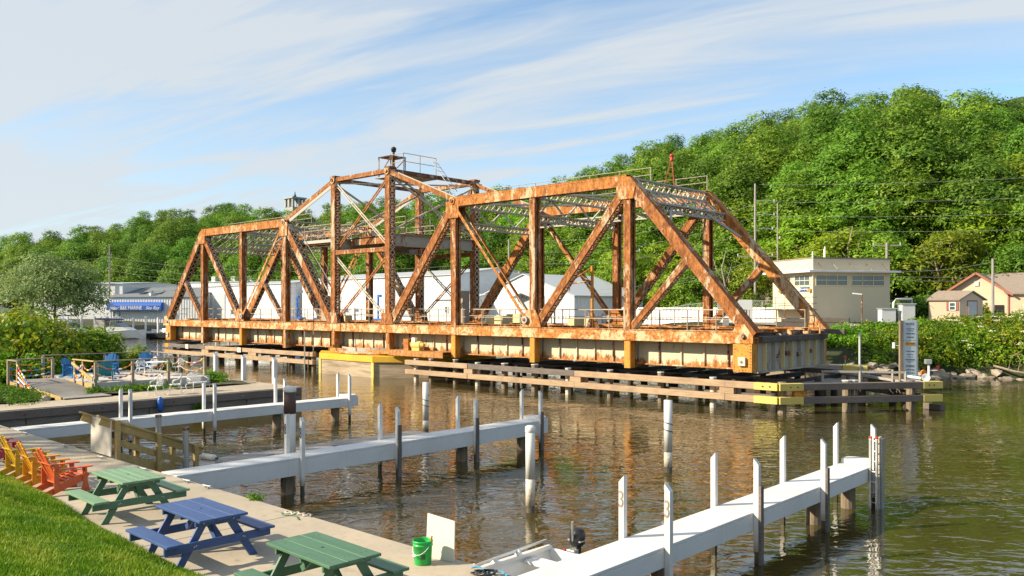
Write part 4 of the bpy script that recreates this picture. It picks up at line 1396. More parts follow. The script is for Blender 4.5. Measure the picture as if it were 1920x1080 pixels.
# lateral system between the two trusses
def lattice_girder(name, p0, p1, dep, mat='grey_lace', n=None, up=(0, 0, 1)):
    p0, p1 = V(p0), V(p1)
    u = V(up).normalized()
    mb = MB()
    for q in (-1, 1):
        mb.bar(p0 + u * q * dep / 2, p1 + u * q * dep / 2, 0.22, 0.09, u)
    ln = (p1 - p0).length
    k = n or max(4, int(ln / dep))
    o = mb.build(name, M[mat], bridge)
    lc = MB()
    for i in range(k):
        a, b = p0.lerp(p1, i / k), p0.lerp(p1, (i + 1) / k)
        lc.bar(a - u * dep / 2, b + u * dep / 2, 0.09, 0.06, u)
        lc.bar(a + u * dep / 2, b - u * dep / 2, 0.06, 0.05, u)
    lc.build('lacing', M['lace'], o)['kind'] = 'stuff'
    return o
for s in (-1, 1):
    epd = (V(A_, 0, ZB + 0.05) - V(B_, 0, ZT)).normalized()
    # portal: two crossings in the end-post plane with lattice between
    lattice_girder('portal_strut', P3(s * (B_ + 0.05), YN + 0.3, ZT - 0.1), P3(s * (B_ + 0.05), YF - 0.3, ZT - 0.1), 0.55)
    dn = V(s * epd.x, 0, epd.z) * 1.9
    lattice_girder('portal_strut', P3(s * B_, YN + 0.3, ZT) + dn, P3(s * B_, YF - 0.3, ZT) + dn, 0.42)
    pb = MB()
    for i in range(10):
        ya, yb = lerp(YN + 0.3, YF - 0.3, i / 10), lerp(YN + 0.3, YF - 0.3, (i + 1) / 10)
        top, bot = P3(s * B_, 0, ZT - 0.3), P3(s * B_, 0, ZT + 0.15) + dn
        pb.bar((top.x, ya, top.z), (bot.x, yb, bot.z), 0.08, 0.05)
        pb.bar((bot.x, ya, bot.z), (top.x, yb, top.z), 0.08, 0.05)
    pb.build('portal_lattice', M['grey_lace'], bridge)
    # knee brackets
    for y, e in ((YN + 0.3, 1), (YF - 0.3, -1)):
        kb = MB()
        d2 = V(s * epd.x, 0, epd.z) * 3.6
        kb.bar(P3(s * B_, y, ZT) + d2, P3(s * B_, y + e * 1.9, ZT) + dn, 0.14, 0.14)
        kb.build('knee_brace', M['grey_lace'], bridge)
    MB().box(XC + s * (B_ + 1.0) - 0.03, XC + s * (B_ + 1.0) + 0.03, YF - 0.75, YF - 0.45, ZT - 1.35, ZT - 0.7).build('portal_marker', M['yellow_steel'], bridge)
    for x in (M_, C_ + 0.2):
        lattice_girder('top_strut', P3(s * x, YN + 0.3, ZT - 0.05), P3(s * x, YF - 0.3, ZT - 0.05), 0.55)
        lattice_girder('sway_strut', P3(s * x, YN + 0.3, ZT - 1.5), P3(s * x, YF - 0.3, ZT - 1.5), 0.38)
        sb = MB()
        for i in range(6):
            ya, yb = lerp(YN + 0.3, YF - 0.3, i / 6), lerp(YN + 0.3, YF - 0.3, (i + 1) / 6)
            za, zb = (ZT - 0.3, ZT - 1.3) if i % 2 else (ZT - 1.3, ZT - 0.3)
            sb.bar(P3(s * x, ya, za), P3(s * x, yb, zb), 0.10, 0.08)
        sb.build('sway_lattice', M['grey_lace'], bridge)
    for xa, xb in ((B_, M_), (M_, C_ + 0.2)):
        for q in (0, 1):
            ya, yb = (YN + 0.3, YF - 0.3) if q == 0 else (YF - 0.3, YN + 0.3)
            mb = MB()
            for e in (-0.16, 0.16):
                mb.bar(P3(s * xa + e, ya, ZT + 0.05 - q * 0.14), P3(s * xb + e, yb, ZT + 0.05 - q * 0.14), 0.08, 0.09)
            o = mb.build('lateral_brace', M['grey_lace'], bridge)
            lc = MB()
            for i in range(12):
                a = P3(s * lerp(xa, xb, i / 12), lerp(ya, yb, i / 12), ZT + 0.05 - q * 0.14)
                b = P3(s * lerp(xa, xb, (i + 1) / 12), lerp(ya, yb, (i + 1) / 12), ZT + 0.05 - q * 0.14)
                e = 0.16 if i % 2 else -0.16
                lc.bar(a + V(e, 0, 0), b - V(e, 0, 0), 0.05, 0.03)
            lc.build('lacing', M['lace'], o)['kind'] = 'stuff'
    # longitudinal laced line under the chord
    for y in (YF,):
        lattice_girder('chord_stringer', P3(s * B_, y - 0.5, ZT - 0.95), P3(s * C_, y - 0.5, ZT - 0.95), 0.35, 'grey_lace', 22)
    # swing tower cross girders
    g = MB()
    g.box(XC + s * D_ - 0.03, XC + s * D_ + 0.03, YN + 0.3, YF - 0.3, 9.32, 10.15)
    for zz in (9.32, 10.15):
        g.box(XC + s * D_ - 0.2, XC + s * D_ + 0.2, YN + 0.3, YF - 0.3, zz - 0.03, zz + 0.03)
    g.build('platform_girder', M['web_grey'], bridge)
    for yy in (YN, YF):
        pass
    mb = MB()
    for e in (-0.12, 0.12):
        mb.bar(P3(s * D_ + e, YN, ZW + 0.02), P3(s * D_ + e, YF, ZW + 0.02), 0.06, 0.26)
    mb.build('tower_top_strut', M['rust_dark'], bridge)
    for q in (-1, 1):
        ya, yb = (YN, YF) if q > 0 else (YF, YN)
        MB().bar(P3(s * D_ + q * 0.09, ya, 10.3), P3(s * D_ + q * 0.09, yb, ZW - 0.3), 0.10, 0.14).build('sway_brace', M['lace'], bridge)
    mb = MB()
    mb.bar(P3(-s * D_, YN + 0.2, ZW - 0.1 - 0.12 * (s > 0)), P3(s * D_, YF - 0.2, ZW - 0.1 - 0.12 * (s > 0)), 0.12, 0.10)
    mb.build('tower_lateral', M['grey_lace'], bridge)
# machinery platform and its side beams
MB().box(XC - D_ - 0.25, XC + D_ + 0.25, YN + 1.2, YF - 1.2, 10.19, 10.26).build('platform_deck', M['rust_dark'], bridge)
for yy in (YN + 1.3, YF - 1.3):
    MB().box(XC - D_ + 0.22, XC + D_ - 0.22, yy - 0.1, yy + 0.1, 9.65, 10.1).build('platform_beam', M['rust'], bridge)
# walkway from the left hip to the tower
MB().box(XC - C_ - 0.2, XC - D_ - 0.26, YN + 0.55, YN + 1.75, 10.12, 10.19).build('walkway_deck', M['deckwood'], bridge)
MB().box(XC - C_ - 0.2, XC - D_ - 0.26, YN + 0.50, YN + 0.54, 9.98, 10.22).build('walkway_edge', M['grey_lace'], bridge)
for yy in (YN + 0.7, YN + 1.6):
    MB().box(XC - C_ - 0.2, XC - D_ - 0.26, yy - 0.05, yy + 0.05, 9.86, 10.11).build('walkway_beam', M['rust'], bridge)

rail_post_src = None
def railing(p0, p1, hgt=1.05, step=1.7, rails=(1.05, 0.55), r=0.028, mat='pipe'):
    global rail_post_src
    p0, p1 = V(p0), V(p1)
    mb = MB()
    for h in rails:
        mb.tube(p0 + V(0, 0, h), p1 + V(0, 0, h), r, n=6)
    o = mb.build('railing', M[mat], bridge)
    n = max(1, int(round((p1 - p0).length / step)))
    org = V(bridge.location)
    for i in range(n + 1):
        p = p0.lerp(p1, i / n)
        if rail_post_src is None:
            rail_post_src = MB().tube((0, 0, 0), (0, 0, 1.05), 0.032, n=6).build('rail_post', M['pipe'], o, world=False)
            rail_post_src.location = p - org
        else:
            c = share(rail_post_src, o, p - org, name='rail_post')
            c.scale = (1, 1, hgt / 1.05)
    return o
railing(P3(-A_ + 0.6, YN + 0.75, ZB + 0.3), P3(A_ - 0.8, YN + 0.75, ZB + 0.3))
railing(P3(-A_ + 0.6, YF - 0.75, ZB + 0.3), P3(A_ - 0.8, YF - 0.75, ZB + 0.3))
railing(P3(-C_ - 0.2, YN + 0.6, 10.2), P3(-D_ - 0.3, YN + 0.6, 10.2), 1.2, 0.9, (1.2, 0.8, 0.4))
railing(P3(-C_ - 0.2, YN + 1.7, 10.2), P3(-D_ - 0.3, YN + 1.7, 10.2), 1.2, 0.9, (1.2, 0.8, 0.4))
railing(P3(-D_ - 0.2, YN + 1.25, 10.26), P3(D_ + 0.2, YN + 1.25, 10.26), 1.2, 1.1, (1.2, 0.8, 0.4))
railing(P3(-D_ - 0.2, YF - 1.25, 10.26), P3(D_ + 0.2, YF - 1.25, 10.26), 1.2, 1.1, (1.2, 0.8, 0.4))
railing(P3(D_ + 0.2, YN + 1.25, 10.26), P3(D_ + 0.2, YF - 1.25, 10.26), 1.2, 1.1, (1.2, 0.8, 0.4))
# catwalk rail along the right top chord to the signal
railing(P3(C_ + 0.5, YF - 0.1, ZT + 0.35), P3(B_, YF - 0.1, ZT + 0.35), 0.9, 2.2, (0.9, 0.5), 0.022)
railing(P3(C_ + 0.5, YN + 2.4, ZT + 0.15), P3(B_ - 0.2, YN + 2.4, ZT + 0.15), 0.9, 2.2, (0.9, 0.5), 0.022)
railing(P3(-B_, YN + 2.4, ZT + 0.1), P3(-C_, YN + 2.4, ZT + 0.1), 0.9, 2.2, (0.9, 0.5), 0.022)

# stair ladder beside the left heavy diagonal
sl0, sl1 = P3(-C_ + 1.0, YN + 0.75, ZT - 1.5), P3(-D_ - 0.8, YN + 0.75, ZB + 1.9)
st = MB()
for e in (-0.28, 0.28):
    st.bar(sl0 + V(0, e, 0), sl1 + V(0, e, 0), 0.04, 0.14)
o = st.build('ladder_stringer', M['grey_lace'], bridge)
lr = MB()
for i in range(22):
    c = sl0.lerp(sl1, (i + 0.5) / 22)
    lr.box(c.x - 0.10, c.x + 0.10, c.y - 0.27, c.y + 0.27, c.z - 0.015, c.z + 0.015)
lr.build('treads', M['grey_lace'], o)['kind'] = 'stuff'
hr = MB()
for e in (-0.32, 0.32):
    hr.tube(sl0 + V(0.25, e, 0.75), sl1 + V(0.25, e, 0.75), 0.022, n=6)
    for i in range(6):
        c = sl0.lerp(sl1, i / 5)
        hr.tube(c + V(0, e, 0), c + V(0.25, e, 0.75), 0.018, n=5)
hr.build('handrail', M['pipe'], o)

# signals and aerial frames
def beacon(p, red=False, hgt=1.5):
    p = V(p)
    mb = MB()
    for e in ((-0.35, -0.3), (0.35, -0.3), (0, 0.4)):
        mb.tube(p + V(e[0], e[1], 0), p + V(e[0] * 0.15, e[1] * 0.15, hgt), 0.035, n=6)
    for i in range(1, 4):
        h = hgt * i / 4
        k = 1 - 0.85 * i / 4
        mb.tube(p + V(-0.35 * k, -0.3 * k, h), p + V(0.35 * k, -0.3 * k, h), 0.02, n=5)
        mb.tube(p + V(0.35 * k, -0.3 * k, h), p + V(0, 0.4 * k, h), 0.02, n=5)
        mb.tube(p + V(-0.35 * k, -0.3 * k, h), p + V(0, 0.4 * k, h), 0.02, n=5)
    o = mb.build('signal_mast', M['rust'], bridge)
    MB().lathe(p + V(0, 0, hgt), [(0.04, 0), (0.13, 0.03), (0.14, 0.1), (0.10, 0.13), (0.10, 0.33), (0.14, 0.36), (0.08, 0.45), (0, 0.47)], 12).build('signal_lamp', M['red_part' if red else 'rust_dark'], o, smooth=True)
beacon(P3(B_ - 0.6, YF - 3.2, ZT + 0.3), True, 1.5)
beacon(P3(-B_ + 3.5, YF - 3.0, ZT + 0.2), False, 0.9)
top = P3(D_ - 3.0, (YN + YF) / 2 - 1.6, ZW + 0.1)
mb = MB()
for a, b in ((-0.7, -0.7), (0.7, -0.7), (0.7, 0.7), (-0.7, 0.7)):
    mb.bar(top + V(a, b, 0), top + V(a, b, 1.5), 0.07, 0.07)
mb.box(top.x - 0.75, top.x + 0.75, top.y - 0.75, top.y + 0.75, top.z + 1.5, top.z + 1.56)
mb.bar(top + V(-0.7, -0.7, 0.1), top + V(0.7, -0.7, 1.4), 0.05, 0.05)
mb.bar(top + V(0.7, -0.7, 0.1), top + V(0.7, 0.7, 1.4), 0.05, 0.05)
fr = mb.build('lamp_frame', M['rust_dark'], bridge)
MB().tube(top + V(0.2, 0, 0), top + V(0.2, 0, 1.9), 0.09, n=8).build('lamp_stem', M['rust_dark'], fr)
MB().lathe(top + V(0.2, 0, 1.9), [(0.05, 0), (0.17, 0.05), (0.19, 0.22), (0.22, 0.26), (0.19, 0.34), (0.1, 0.42), (0, 0.43)], 12).build('signal_lamp', M['black'], fr, smooth=True)
MB().box(top.x - 0.9, top.x + 2.4, top.y - 0.9, top.y + 2.6, top.z - 0.08, top.z - 0.01).build('lamp_platform', M['web_grey'], bridge)
railing(top + V(1.0, -0.8, 0), top + V(2.3, -0.8, 0), 1.5, 1.3, (1.5, 0.9), 0.024)
railing(top + V(2.3, -0.8, 0), top + V(2.3, 2.4, 0), 1.5, 1.6, (1.5, 0.9), 0.024)
mb = MB()
for e in (0, 0.5):
    mb.tube(top + V(2.3 + 0, 2.4 - e, 1.3), top + V(4.6, 2.4 - e, -1.2), 0.03, n=6)
for i in range(7):
    t = (i + 0.5) / 7
    c = (top + V(2.3, 2.4, 1.3)).lerp(top + V(4.6, 2.4, -1.2), t)
    mb.tube(c, c - V(0, 0.5, 0), 0.018, n=5)
mb.build('access_ladder', M['steel_grey'], bridge)

# ---- floor: posts down from the chord, floor beams, recessed stringer webs, ties, rails
cuts = [-A_ + 0.3, -B_, -M_, -C_, -D_, D_, C_, M_, B_, A_ - 0.15]
YW = YN + 0.62
for i, x in enumerate(cuts):
    inner = 0 < i < len(cuts) - 1
    for y, e in ((YN, -1), (YF, 1)):
        if inner:
            mb = MB()
            wdt = 0.20
            mb.box(XC + x - wdt, XC + x - wdt + 0.03, y - 0.22, y + 0.22, 1.62, ZB - 0.302)
            mb.box(XC + x - wdt + 0.031, XC + x + wdt - 0.031, y - 0.24, y - 0.215, 1.62, ZB - 0.302)
            mb.box(XC + x + wdt - 0.03, XC + x + wdt, y - 0.22, y + 0.22, 1.62, ZB - 0.302)
            mb.build('hanger', M['yellow_steel' if i in (2, 6, 7, 8) else 'rust_orange'], bridge)
        mb = MB()
    mb = MB()
    mb.box(XC + x - 0.015, XC + x + 0.015, YN + 0.23, YF - 0.23, 1.75, ZB - 0.05)
    mb.box(XC + x - 0.18, XC + x + 0.18, YN + 0.24, YF - 0.24, 1.68, 1.748)
    mb.box(XC + x - 0.18, XC + x + 0.18, YN + 0.24, YF - 0.24, ZB - 0.05, ZB + 0.01)
    fb = mb.build('floor_beam', M['web'], bridge)
    sf = MB()
    for yy in (YN + 0.55, YN + 2.6, YN + 5.8):
        sf.box(XC + x + 0.017, XC + x + 0.10, yy - 0.02, yy + 0.02, 1.75, ZB - 0.06)
        sf.box(XC + x - 0.10, XC + x - 0.017, yy - 0.02, yy + 0.02, 1.75, ZB - 0.06)
    sf.build('stiffeners', M['web'], fb)['kind'] = 'stuff'
for a, b in zip(cuts, cuts[1:]):
    for y, e in ((YW, -1), (YF - 1.15, 1), ((YN + YF) / 2 - 0.9, -1), ((YN + YF) / 2 + 0.9, -1)):
        mb = MB()
        mb.box(XC + a + 0.19, XC + b - 0.19, y - 0.012, y + 0.012, 1.88, ZB - 0.06)
        mb.box(XC + a + 0.19, XC + b - 0.19, y - 0.17, y + 0.17, 1.81, 1.878)
        g = mb.build('stringer_web', M['web' if y == YW else 'web_grey'], bridge)
        if y == YW:
            n = max(2, int(round((b - a) / 1.35)))
            for i in range(1, n):
                xx = lerp(a + 0.19, b - 0.19, i / n)
                MB().box(XC + xx - 0.03, XC + xx + 0.03, y - 0.11, y - 0.014, 1.88, ZB - 0.07).build('stiffener', M['rust_dark' if i % 3 == 1 else 'web'], g)
# timber ties and rails on the deck
tie_src = None
org = V(bridge.location)
nt_ = 112
for i in range(nt_):
    x = lerp(-A_ + 0.5, A_ - 0.5, i / (nt_ - 1))
    if tie_src is None:
        tie_src = MB().box(-0.11, 0.11, -3.05, 3.05, 0, 0.2).build('tie', M['tie'], bridge, world=False)
        t_ = tie_src
    else:
        t_ = share(tie_src, bridge, name='tie')
    t_.location = V(XC + x, (YN + YF) / 2 + rnd.uniform(-0.05, 0.05), ZB + 0.03) - org
for yy in (-2.7, -1.27, 1.27, 2.7):
    mb = MB()
    yc = (YN + YF) / 2 + yy
    mb.box(XC - A_ + 0.2, XC + A_ + 0.3, yc - 0.07, yc + 0.07, ZB + 0.232, ZB + 0.25)
    mb.box(XC - A_ + 0.2, XC + A_ + 0.3, yc - 0.012, yc + 0.012, ZB + 0.251, ZB + 0.36)
    mb.box(XC - A_ + 0.2, XC + A_ + 0.3, yc - 0.036, yc + 0.036, ZB + 0.361, ZB + 0.40)
    mb.build('rail', M['rust_orange'], bridge)
for y in (YN + 0.62, YF - 0.62):
    MB().box(XC - A_ + 0.5, XC + A_ - 0.5, y - 0.28, y + 0.28, ZB + 0.235, ZB + 0.28).build('footwalk', M['deckwood'], bridge)
# end floor at the right and left ends
for s in (1, -1):
    xe = XC + s * (A_ - 0.05)
    mb = MB()
    mb.box(min(xe, xe + s * 0.04), max(xe, xe + s * 0.04), YN + 0.35, YF - 0.35, 1.78, ZB - 0.24)
    mb.box(min(xe - s * 0.1, xe + s * 0.26), max(xe - s * 0.1, xe + s * 0.26), YN - 0.05, YF + 0.05, 1.70, 1.778)
    eb = mb.build('end_beam', M['web_grey'], bridge)
    n = 8
    for i in range(n):
        yy = lerp(YN + 0.9, YF - 0.5, (i + 0.0) / (n - 1))
        xa, xb = sorted((xe + s * 0.042, xe + s * 0.24))
        MB().box(xa, xb, yy - 0.03, yy + 0.03, 1.78, ZB - 0.245).build('stiffener', M['cream_edge' if i % 3 != 1 else 'web_grey'], eb)
    for i, yy in enumerate((YN + 2.2, YN + 3.6, YN + 5.0, YN + 6.3)):
        xa, xb = sorted((xe + s * 0.042, xe + s * 0.16))
        MB().box(xa, xb, yy - 0.22, yy + 0.22, 2.35 + 0.1 * (i % 2), 2.55 + 0.1 * (i % 2)).build('jack_bracket', M['rust_dark'], eb)
    xa, xb = sorted((xe - s * 0.25, xe + s * 0.32))
    for i in range(2):
        MB().box(xa, xb, YN + 0.35 + i * 4.0, YN + 4.3 + i * 3.9, ZB - 0.236, ZB + 0.05 - i * 0.02).build('end_timber', M['tie'], bridge, bevel=0.02)
    MB().box(min(xe - s * 1.3, xe - s * 0.26), max(xe - s * 1.3, xe - s * 0.26), YN + 0.4, YN + 4.4, ZB + 0.24, ZB + 0.27).build('end_cover', M['cabinet'], bridge)
    # yellow corner box with pale fitting
    for y in (YN, YF):
        xa, xb = sorted((xe - s * 0.95, xe + s * 0.05))
        c = MB().box(xa, xb, y - 0.28, y + 0.28, 1.75, ZB - 0.302).build('corner_plate', M['yellow_steel'], bridge, bevel=0.01)
        rv = MB()
        for i in range(9):
            for xx in (xa + 0.07, xb - 0.07):
                rv.cbox((xx, y - 0.285, 1.85 + i * 0.145), (0.045, 0.02, 0.045))
        for i in range(1, 6):
            rv.cbox((lerp(xa, xb, i / 6), y - 0.285, 1.83), (0.045, 0.02, 0.045))
        rv.build('rivets', M['rust_dark'], c)['kind'] = 'stuff'
        fx = (xa + xb) / 2
        MB().box(fx - 0.17, fx + 0.21, y - 0.42, y - 0.285, 2.05, 2.47).build('fitting', M['dirty_white'], c, bevel=0.02)
        MB().tube((fx, y - 0.46, 2.26), (fx, y - 0.42, 2.26), 0.07, n=10).build('knob', M['rust_dark'], c)
    MB().box(min(xe + s * 0.3, xe + s * 1.6), max(xe + s * 0.3, xe + s * 1.6), YF - 1.2, YF - 0.9, ZB + 0.05, ZB + 0.3).build('loose_timber', M['tie'], bridge)
    for i in range(5):
        MB().box(xe - s * 0.1 - 0.2, xe - s * 0.1 + 0.2, YN + 3.0 + i * 1.05, YN + 3.35 + i * 1.05, ZB + 0.06, ZB + 0.3).build('rail_chair', M['rust_orange' if i % 2 else 'rust_dark'], bridge)
# chord-side machinery over the pier
MB().box(XC + D_ + 1.0, XC + C_ - 0.25, YN - 0.9, YN + 0.4, 1.94, 1.98).build('machinery_platform', M['rust_orange'], bridge)
MB().box(XC + D_ + 0.95, XC + C_ - 0.22, YN - 0.96, YN - 0.905, 1.60, 1.97).build('platform_edge', M['web'], bridge)
mx = XC + D_ + 2.3
mb = MB()
mb.box(mx, mx + 0.5, YN - 0.7, YN - 0.2, 1.98, 2.75)
mb.tube((mx - 0.15, YN - 0.45, 2.4), (mx + 0.65, YN - 0.45, 2.4), 0.2, n=12)
mb.build('gear_case', M['rust_orange'], bridge)
mb = MB()
mb.tube((mx + 0.75, YN - 0.45, 2.35), (mx + 1.6, YN - 0.45, 2.35), 0.27, n=16)
mb.tube((mx + 1.6, YN - 0.45, 2.35), (mx + 1.85, YN - 0.45, 2.35), 0.24, 0.12, 16)
mb.box(mx + 0.8, mx + 1.55, YN - 0.65, YN - 0.25, 1.98, 2.2)
mb.build('motor', M['pale_yellow'], bridge)
MB().box(mx + 0.85, mx + 1.15, YN - 0.7, YN - 0.45, 2.55, 2.85).build('junction_box', M['sign_white'], bridge)
MB().prism([(XC + D_ + 0.55, 1.7), (XC + D_ + 0.95, 1.7), (XC + D_ + 0.7, 2.5)], 'y', YN - 0.75, YN - 0.6).build('wedge_arm', M['chord'], bridge)
# drum and live ring over the pier
MB().lathe((XC, (YN + YF) / 2, 0), [(4.9, 1.52), (5.15, 1.52), (5.15, 1.70), (4.85, 1.72), (4.85, 1.98)], 64).build('drum', M['web_grey'], bridge)
MB().lathe((XC, (YN + YF) / 2, 0), [(5.16, 1.55), (5.4, 1.55), (5.4, 1.63), (5.16, 1.63)], 64).build('track_ring', M['chord'], bridge)
MB().box(XC - D_ - 0.2, XC + D_ + 1.1, YN - 0.5, YN - 0.3, 1.62, 1.86).build('drum_fascia', M['web'], bridge)
# derrick post standing on the deck between the trusses
dx_ = XC + 20.4
MB().tube((dx_, YN + 1.0, ZB + 0.3), (dx_, YN + 1.0, ZB + 3.9), 0.09, n=10).build('derrick_post', M['yellow_steel'], bridge)
mb = MB()
mb.tube((dx_, YN + 1.0, ZB + 3.0), (dx_ - 1.6, YN + 0.9, ZB + 2.9), 0.05, n=6)
mb.tube((dx_, YN + 1.0, ZB + 3.8), (dx_ - 1.6, YN + 0.9, ZB + 3.0), 0.05, n=6)
mb.tube((dx_ - 0.9, YN + 0.95, ZB + 3.4), (dx_ - 0.1, YN + 1.0, ZB + 3.0), 0.03, n=6)
mb.tube((dx_ - 1.6, YN + 0.9, ZB + 3.1), (dx_ - 1.6, YN + 0.9, ZB + 2.45), 0.03, n=6)
mb.build('derrick_arm', M['rust'], bridge)
mb = MB()
for e in ((-0.5, 0), (0.5, 0), (0, 0.5), (0, -0.3)):
    mb.add([(dx_ + e[0], YN + 1 + e[1], ZB + 0.3), (dx_ + e[0] * 0.2, YN + 1 + e[1] * 0.2, ZB + 0.3), (dx_ + e[0] * 0.15, YN + 1 + e[1] * 0.15, ZB + 1.15),
            (dx_ + e[0] + 0.03, YN + 1.03 + e[1], ZB + 0.3), (dx_ + e[0] * 0.2 + 0.03, YN + 1.03 + e[1] * 0.2, ZB + 0.3), (dx_ + e[0] * 0.15 + 0.03, YN + 1.03 + e[1] * 0.15, ZB + 1.15)],
           [(0, 1, 2), (5, 4, 3), (0, 3, 4, 1), (1, 4, 5, 2), (2, 5, 3, 0)])
mb.build('derrick_foot', M['rust_dark'], bridge)
# pale boxes on the deck
for i, (x, y, sx, sz) in enumerate(((-7.5, 2.6, 1.9, 0.55), (11.0, 1.8, 1.5, 0.6), (8.2, 6.8, 1.3, 0.7), (17.6, 2.2, 1.8, 0.5), (5.2, 4.6, 0.7, 2.4), (-12.4, 5.0, 0.9, 2.2))):
    MB().box(XC + x, XC + x + sx, YN + y, YN + y + 0.7, ZB + 0.3, ZB + 0.3 + sz).build('equipment_box', M['cream_edge' if sz < 1 else 'pier_conc'], bridge, bevel=0.02)

# ---- pivot pier
CY = (YN + YF) / 2
def octo(hx, hy, ch):
    return [(XC - ch, CY - hy), (XC + ch, CY - hy), (XC + hx, CY - hy + (hx - ch) * 0.75), (XC + hx, CY + hy - (hx - ch) * 0.75),
            (XC + ch, CY + hy), (XC - ch, CY + hy), (XC - hx, CY + hy - (hx - ch) * 0.75), (XC - hx, CY - hy + (hx - ch) * 0.75)]
T = thing('pivot_pier', 'eight sided concrete pier with a bright yellow rim under the bridge', 'pier', (XC, CY, 0))
hy_ = CY - 36.5
MB().prism(octo(6.3, hy_, 3.15), 'z', -3, 1.06).build('pier_body', M['tide'], T)
MB().prism(octo(6.38, hy_ + 0.08, 3.2), 'z', 1.064, 1.50).build('pier_rim', M['yellow_paint'], T, bevel=0.02)
for x in (XC - 3.15, XC + 3.15):
    MB().box(x - 0.13, x + 0.13, CY - hy_ - 0.05, CY - hy_ + 0.12, -0.5, 1.062).build('corner_strip', M['pale_yellow'], T)

# ---- timber fender pier round the open bridge
def wale(T, p0, p1, wd, hh, m, ends=None):
    return MB().bar(p0, p1, wd, hh).build('wale', M[m], T, bevel=0.02)
def pile(T, x, y, z1, r, m, cap=False, z0=-3):
    o = MB().tube((x, y, z0), (x, y, z1), r, n=10).build('pile', M[m], T)
    if cap:
        MB().tube((x, y, z1), (x, y, z1 + 0.05), r * 1.12, n=10).build('pile_cap', M['cabinet'], o)
    return o
FY = 36.62
T = thing('timber_fender', 'long weathered timber fender with yellow corners in front of the bridge, right of the pier', 'fender', (-30, FY, 0))
segs = [(-43.3, -37.35), (-37.33, -28.9), (-28.88, -19.7)]
for i, (a, b) in enumerate(segs):
    wale(T, (a, FY + 0.05 * (i % 2), 1.24), (b, FY + 0.02, 1.24), 0.30, 0.31, 'wale_grey' if i == 1 else 'wale')
    wale(T, (a, FY + 0.02, 0.62), (b, FY + 0.04 * (i % 2), 0.62), 0.30, 0.31, 'wale')
    MB().box(b - 0.55, b + 0.55, FY + 0.17, FY + 0.45, 0.62, 1.22).build('splice_block', M['wale'], T)
    MB().box(b - 0.3, b + 0.45, FY - 0.12, FY + 0.12, 0.785, 1.075).build('spacer', M['wale'], T)
for z in (1.24, 0.62):
    MB().bar((-19.69, FY, z), (-17.1, FY, z), 0.30, 0.31).build('wale', M['wale'], T, bevel=0.02)
    MB().box(-18.2, -17.05, FY - 0.17, FY + 0.16, z - 0.165, z + 0.165).build('yellow_plate', M['pale_yellow'], T, bevel=0.01)
n0, n1 = V(-17.05, FY, 0), V(-12.0, 43.05, 0)
dl = (n1 - n0).normalized()
for z in (1.24, 0.62):
    up = V(0, 0, z)
    MB().bar(n0 + dl * 0.05 + up, n1 + up, 0.30, 0.31).build('wale', M['wale_grey'], T, bevel=0.02)
    MB().bar(n0 + V(0, -0.03, 0) + up, n0 + dl * 1.15 + up, 0.335, 0.33).build('yellow_plate', M['pale_yellow'], T, bevel=0.01)
    MB().bar(n1 - dl * 0.95 + up, n1 + dl * 0.04 + up, 0.335, 0.33).build('yellow_plate', M['pale_yellow'], T, bevel=0.01)
sd = V(dl.y, -dl.x, 0)
for q in (V(-17.75, FY - 0.18, 1.25), V(-17.4, FY - 0.18, 1.25)):
    MB().tube(q, q + V(0, -0.02, 0), 0.035, n=8).build('bolt', M['black'], T)
for t in (0.5, 0.85, 7.5, 7.75):
    q = n0 + dl * t + V(0, 0, 1.24) + sd * 0.17
    MB().tube(q, q + sd * 0.02, 0.035, n=8).build('bolt', M['black'], T)
MB().bar(n0 + dl * 0.6 + V(0, 0.25, 0.93), n0 + dl * 1.2 + V(0, 0.25, 0.93), 0.3, 0.3).build('spacer', M['yellow_steel'], T)
for i, x in enumerate((-42.7, -41.2, -38.9, -36.9, -34.6, -32.2, -29.7, -26.8, -23.6, -20.6)):
    pile(T, x, FY + 0.36, 1.44 + 0.05 * (i % 3), 0.16 if i not in (4, 5) else 0.2, 'pile' if i % 3 else 'dirty_white', True)
for t in (0.35, 3.6, 3.95, 6.9):
    q = n0 + dl * t - sd * 0.36
    pile(T, q.x, q.y, 1.44, 0.2, 'pile', t > 3 and t < 5)
MB().bar(n1 + V(-0.8, 0.5, 0.15), n1 + V(0.1, 0.1, 0.15), 0.3, 0.28).build('spacer', M['wale_grey'], T)
# back row and inner cribbing of the same fender, mostly in shade
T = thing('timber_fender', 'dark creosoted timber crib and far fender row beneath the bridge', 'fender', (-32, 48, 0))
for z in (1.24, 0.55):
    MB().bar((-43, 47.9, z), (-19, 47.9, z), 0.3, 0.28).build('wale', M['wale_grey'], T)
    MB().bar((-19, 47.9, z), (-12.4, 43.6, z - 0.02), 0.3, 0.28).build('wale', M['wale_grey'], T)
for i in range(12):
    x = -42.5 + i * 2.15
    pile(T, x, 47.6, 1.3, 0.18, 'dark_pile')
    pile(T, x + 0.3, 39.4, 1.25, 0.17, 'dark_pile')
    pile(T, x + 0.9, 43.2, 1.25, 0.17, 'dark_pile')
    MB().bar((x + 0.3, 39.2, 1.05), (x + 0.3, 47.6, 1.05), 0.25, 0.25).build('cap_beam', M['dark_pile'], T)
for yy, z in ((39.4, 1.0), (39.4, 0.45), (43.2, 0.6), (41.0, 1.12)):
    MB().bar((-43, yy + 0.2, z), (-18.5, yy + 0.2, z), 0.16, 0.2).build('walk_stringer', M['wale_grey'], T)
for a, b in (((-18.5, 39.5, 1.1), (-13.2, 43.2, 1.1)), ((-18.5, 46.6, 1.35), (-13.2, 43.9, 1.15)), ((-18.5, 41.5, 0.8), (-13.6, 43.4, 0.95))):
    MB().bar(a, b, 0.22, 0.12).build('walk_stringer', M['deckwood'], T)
k = 0
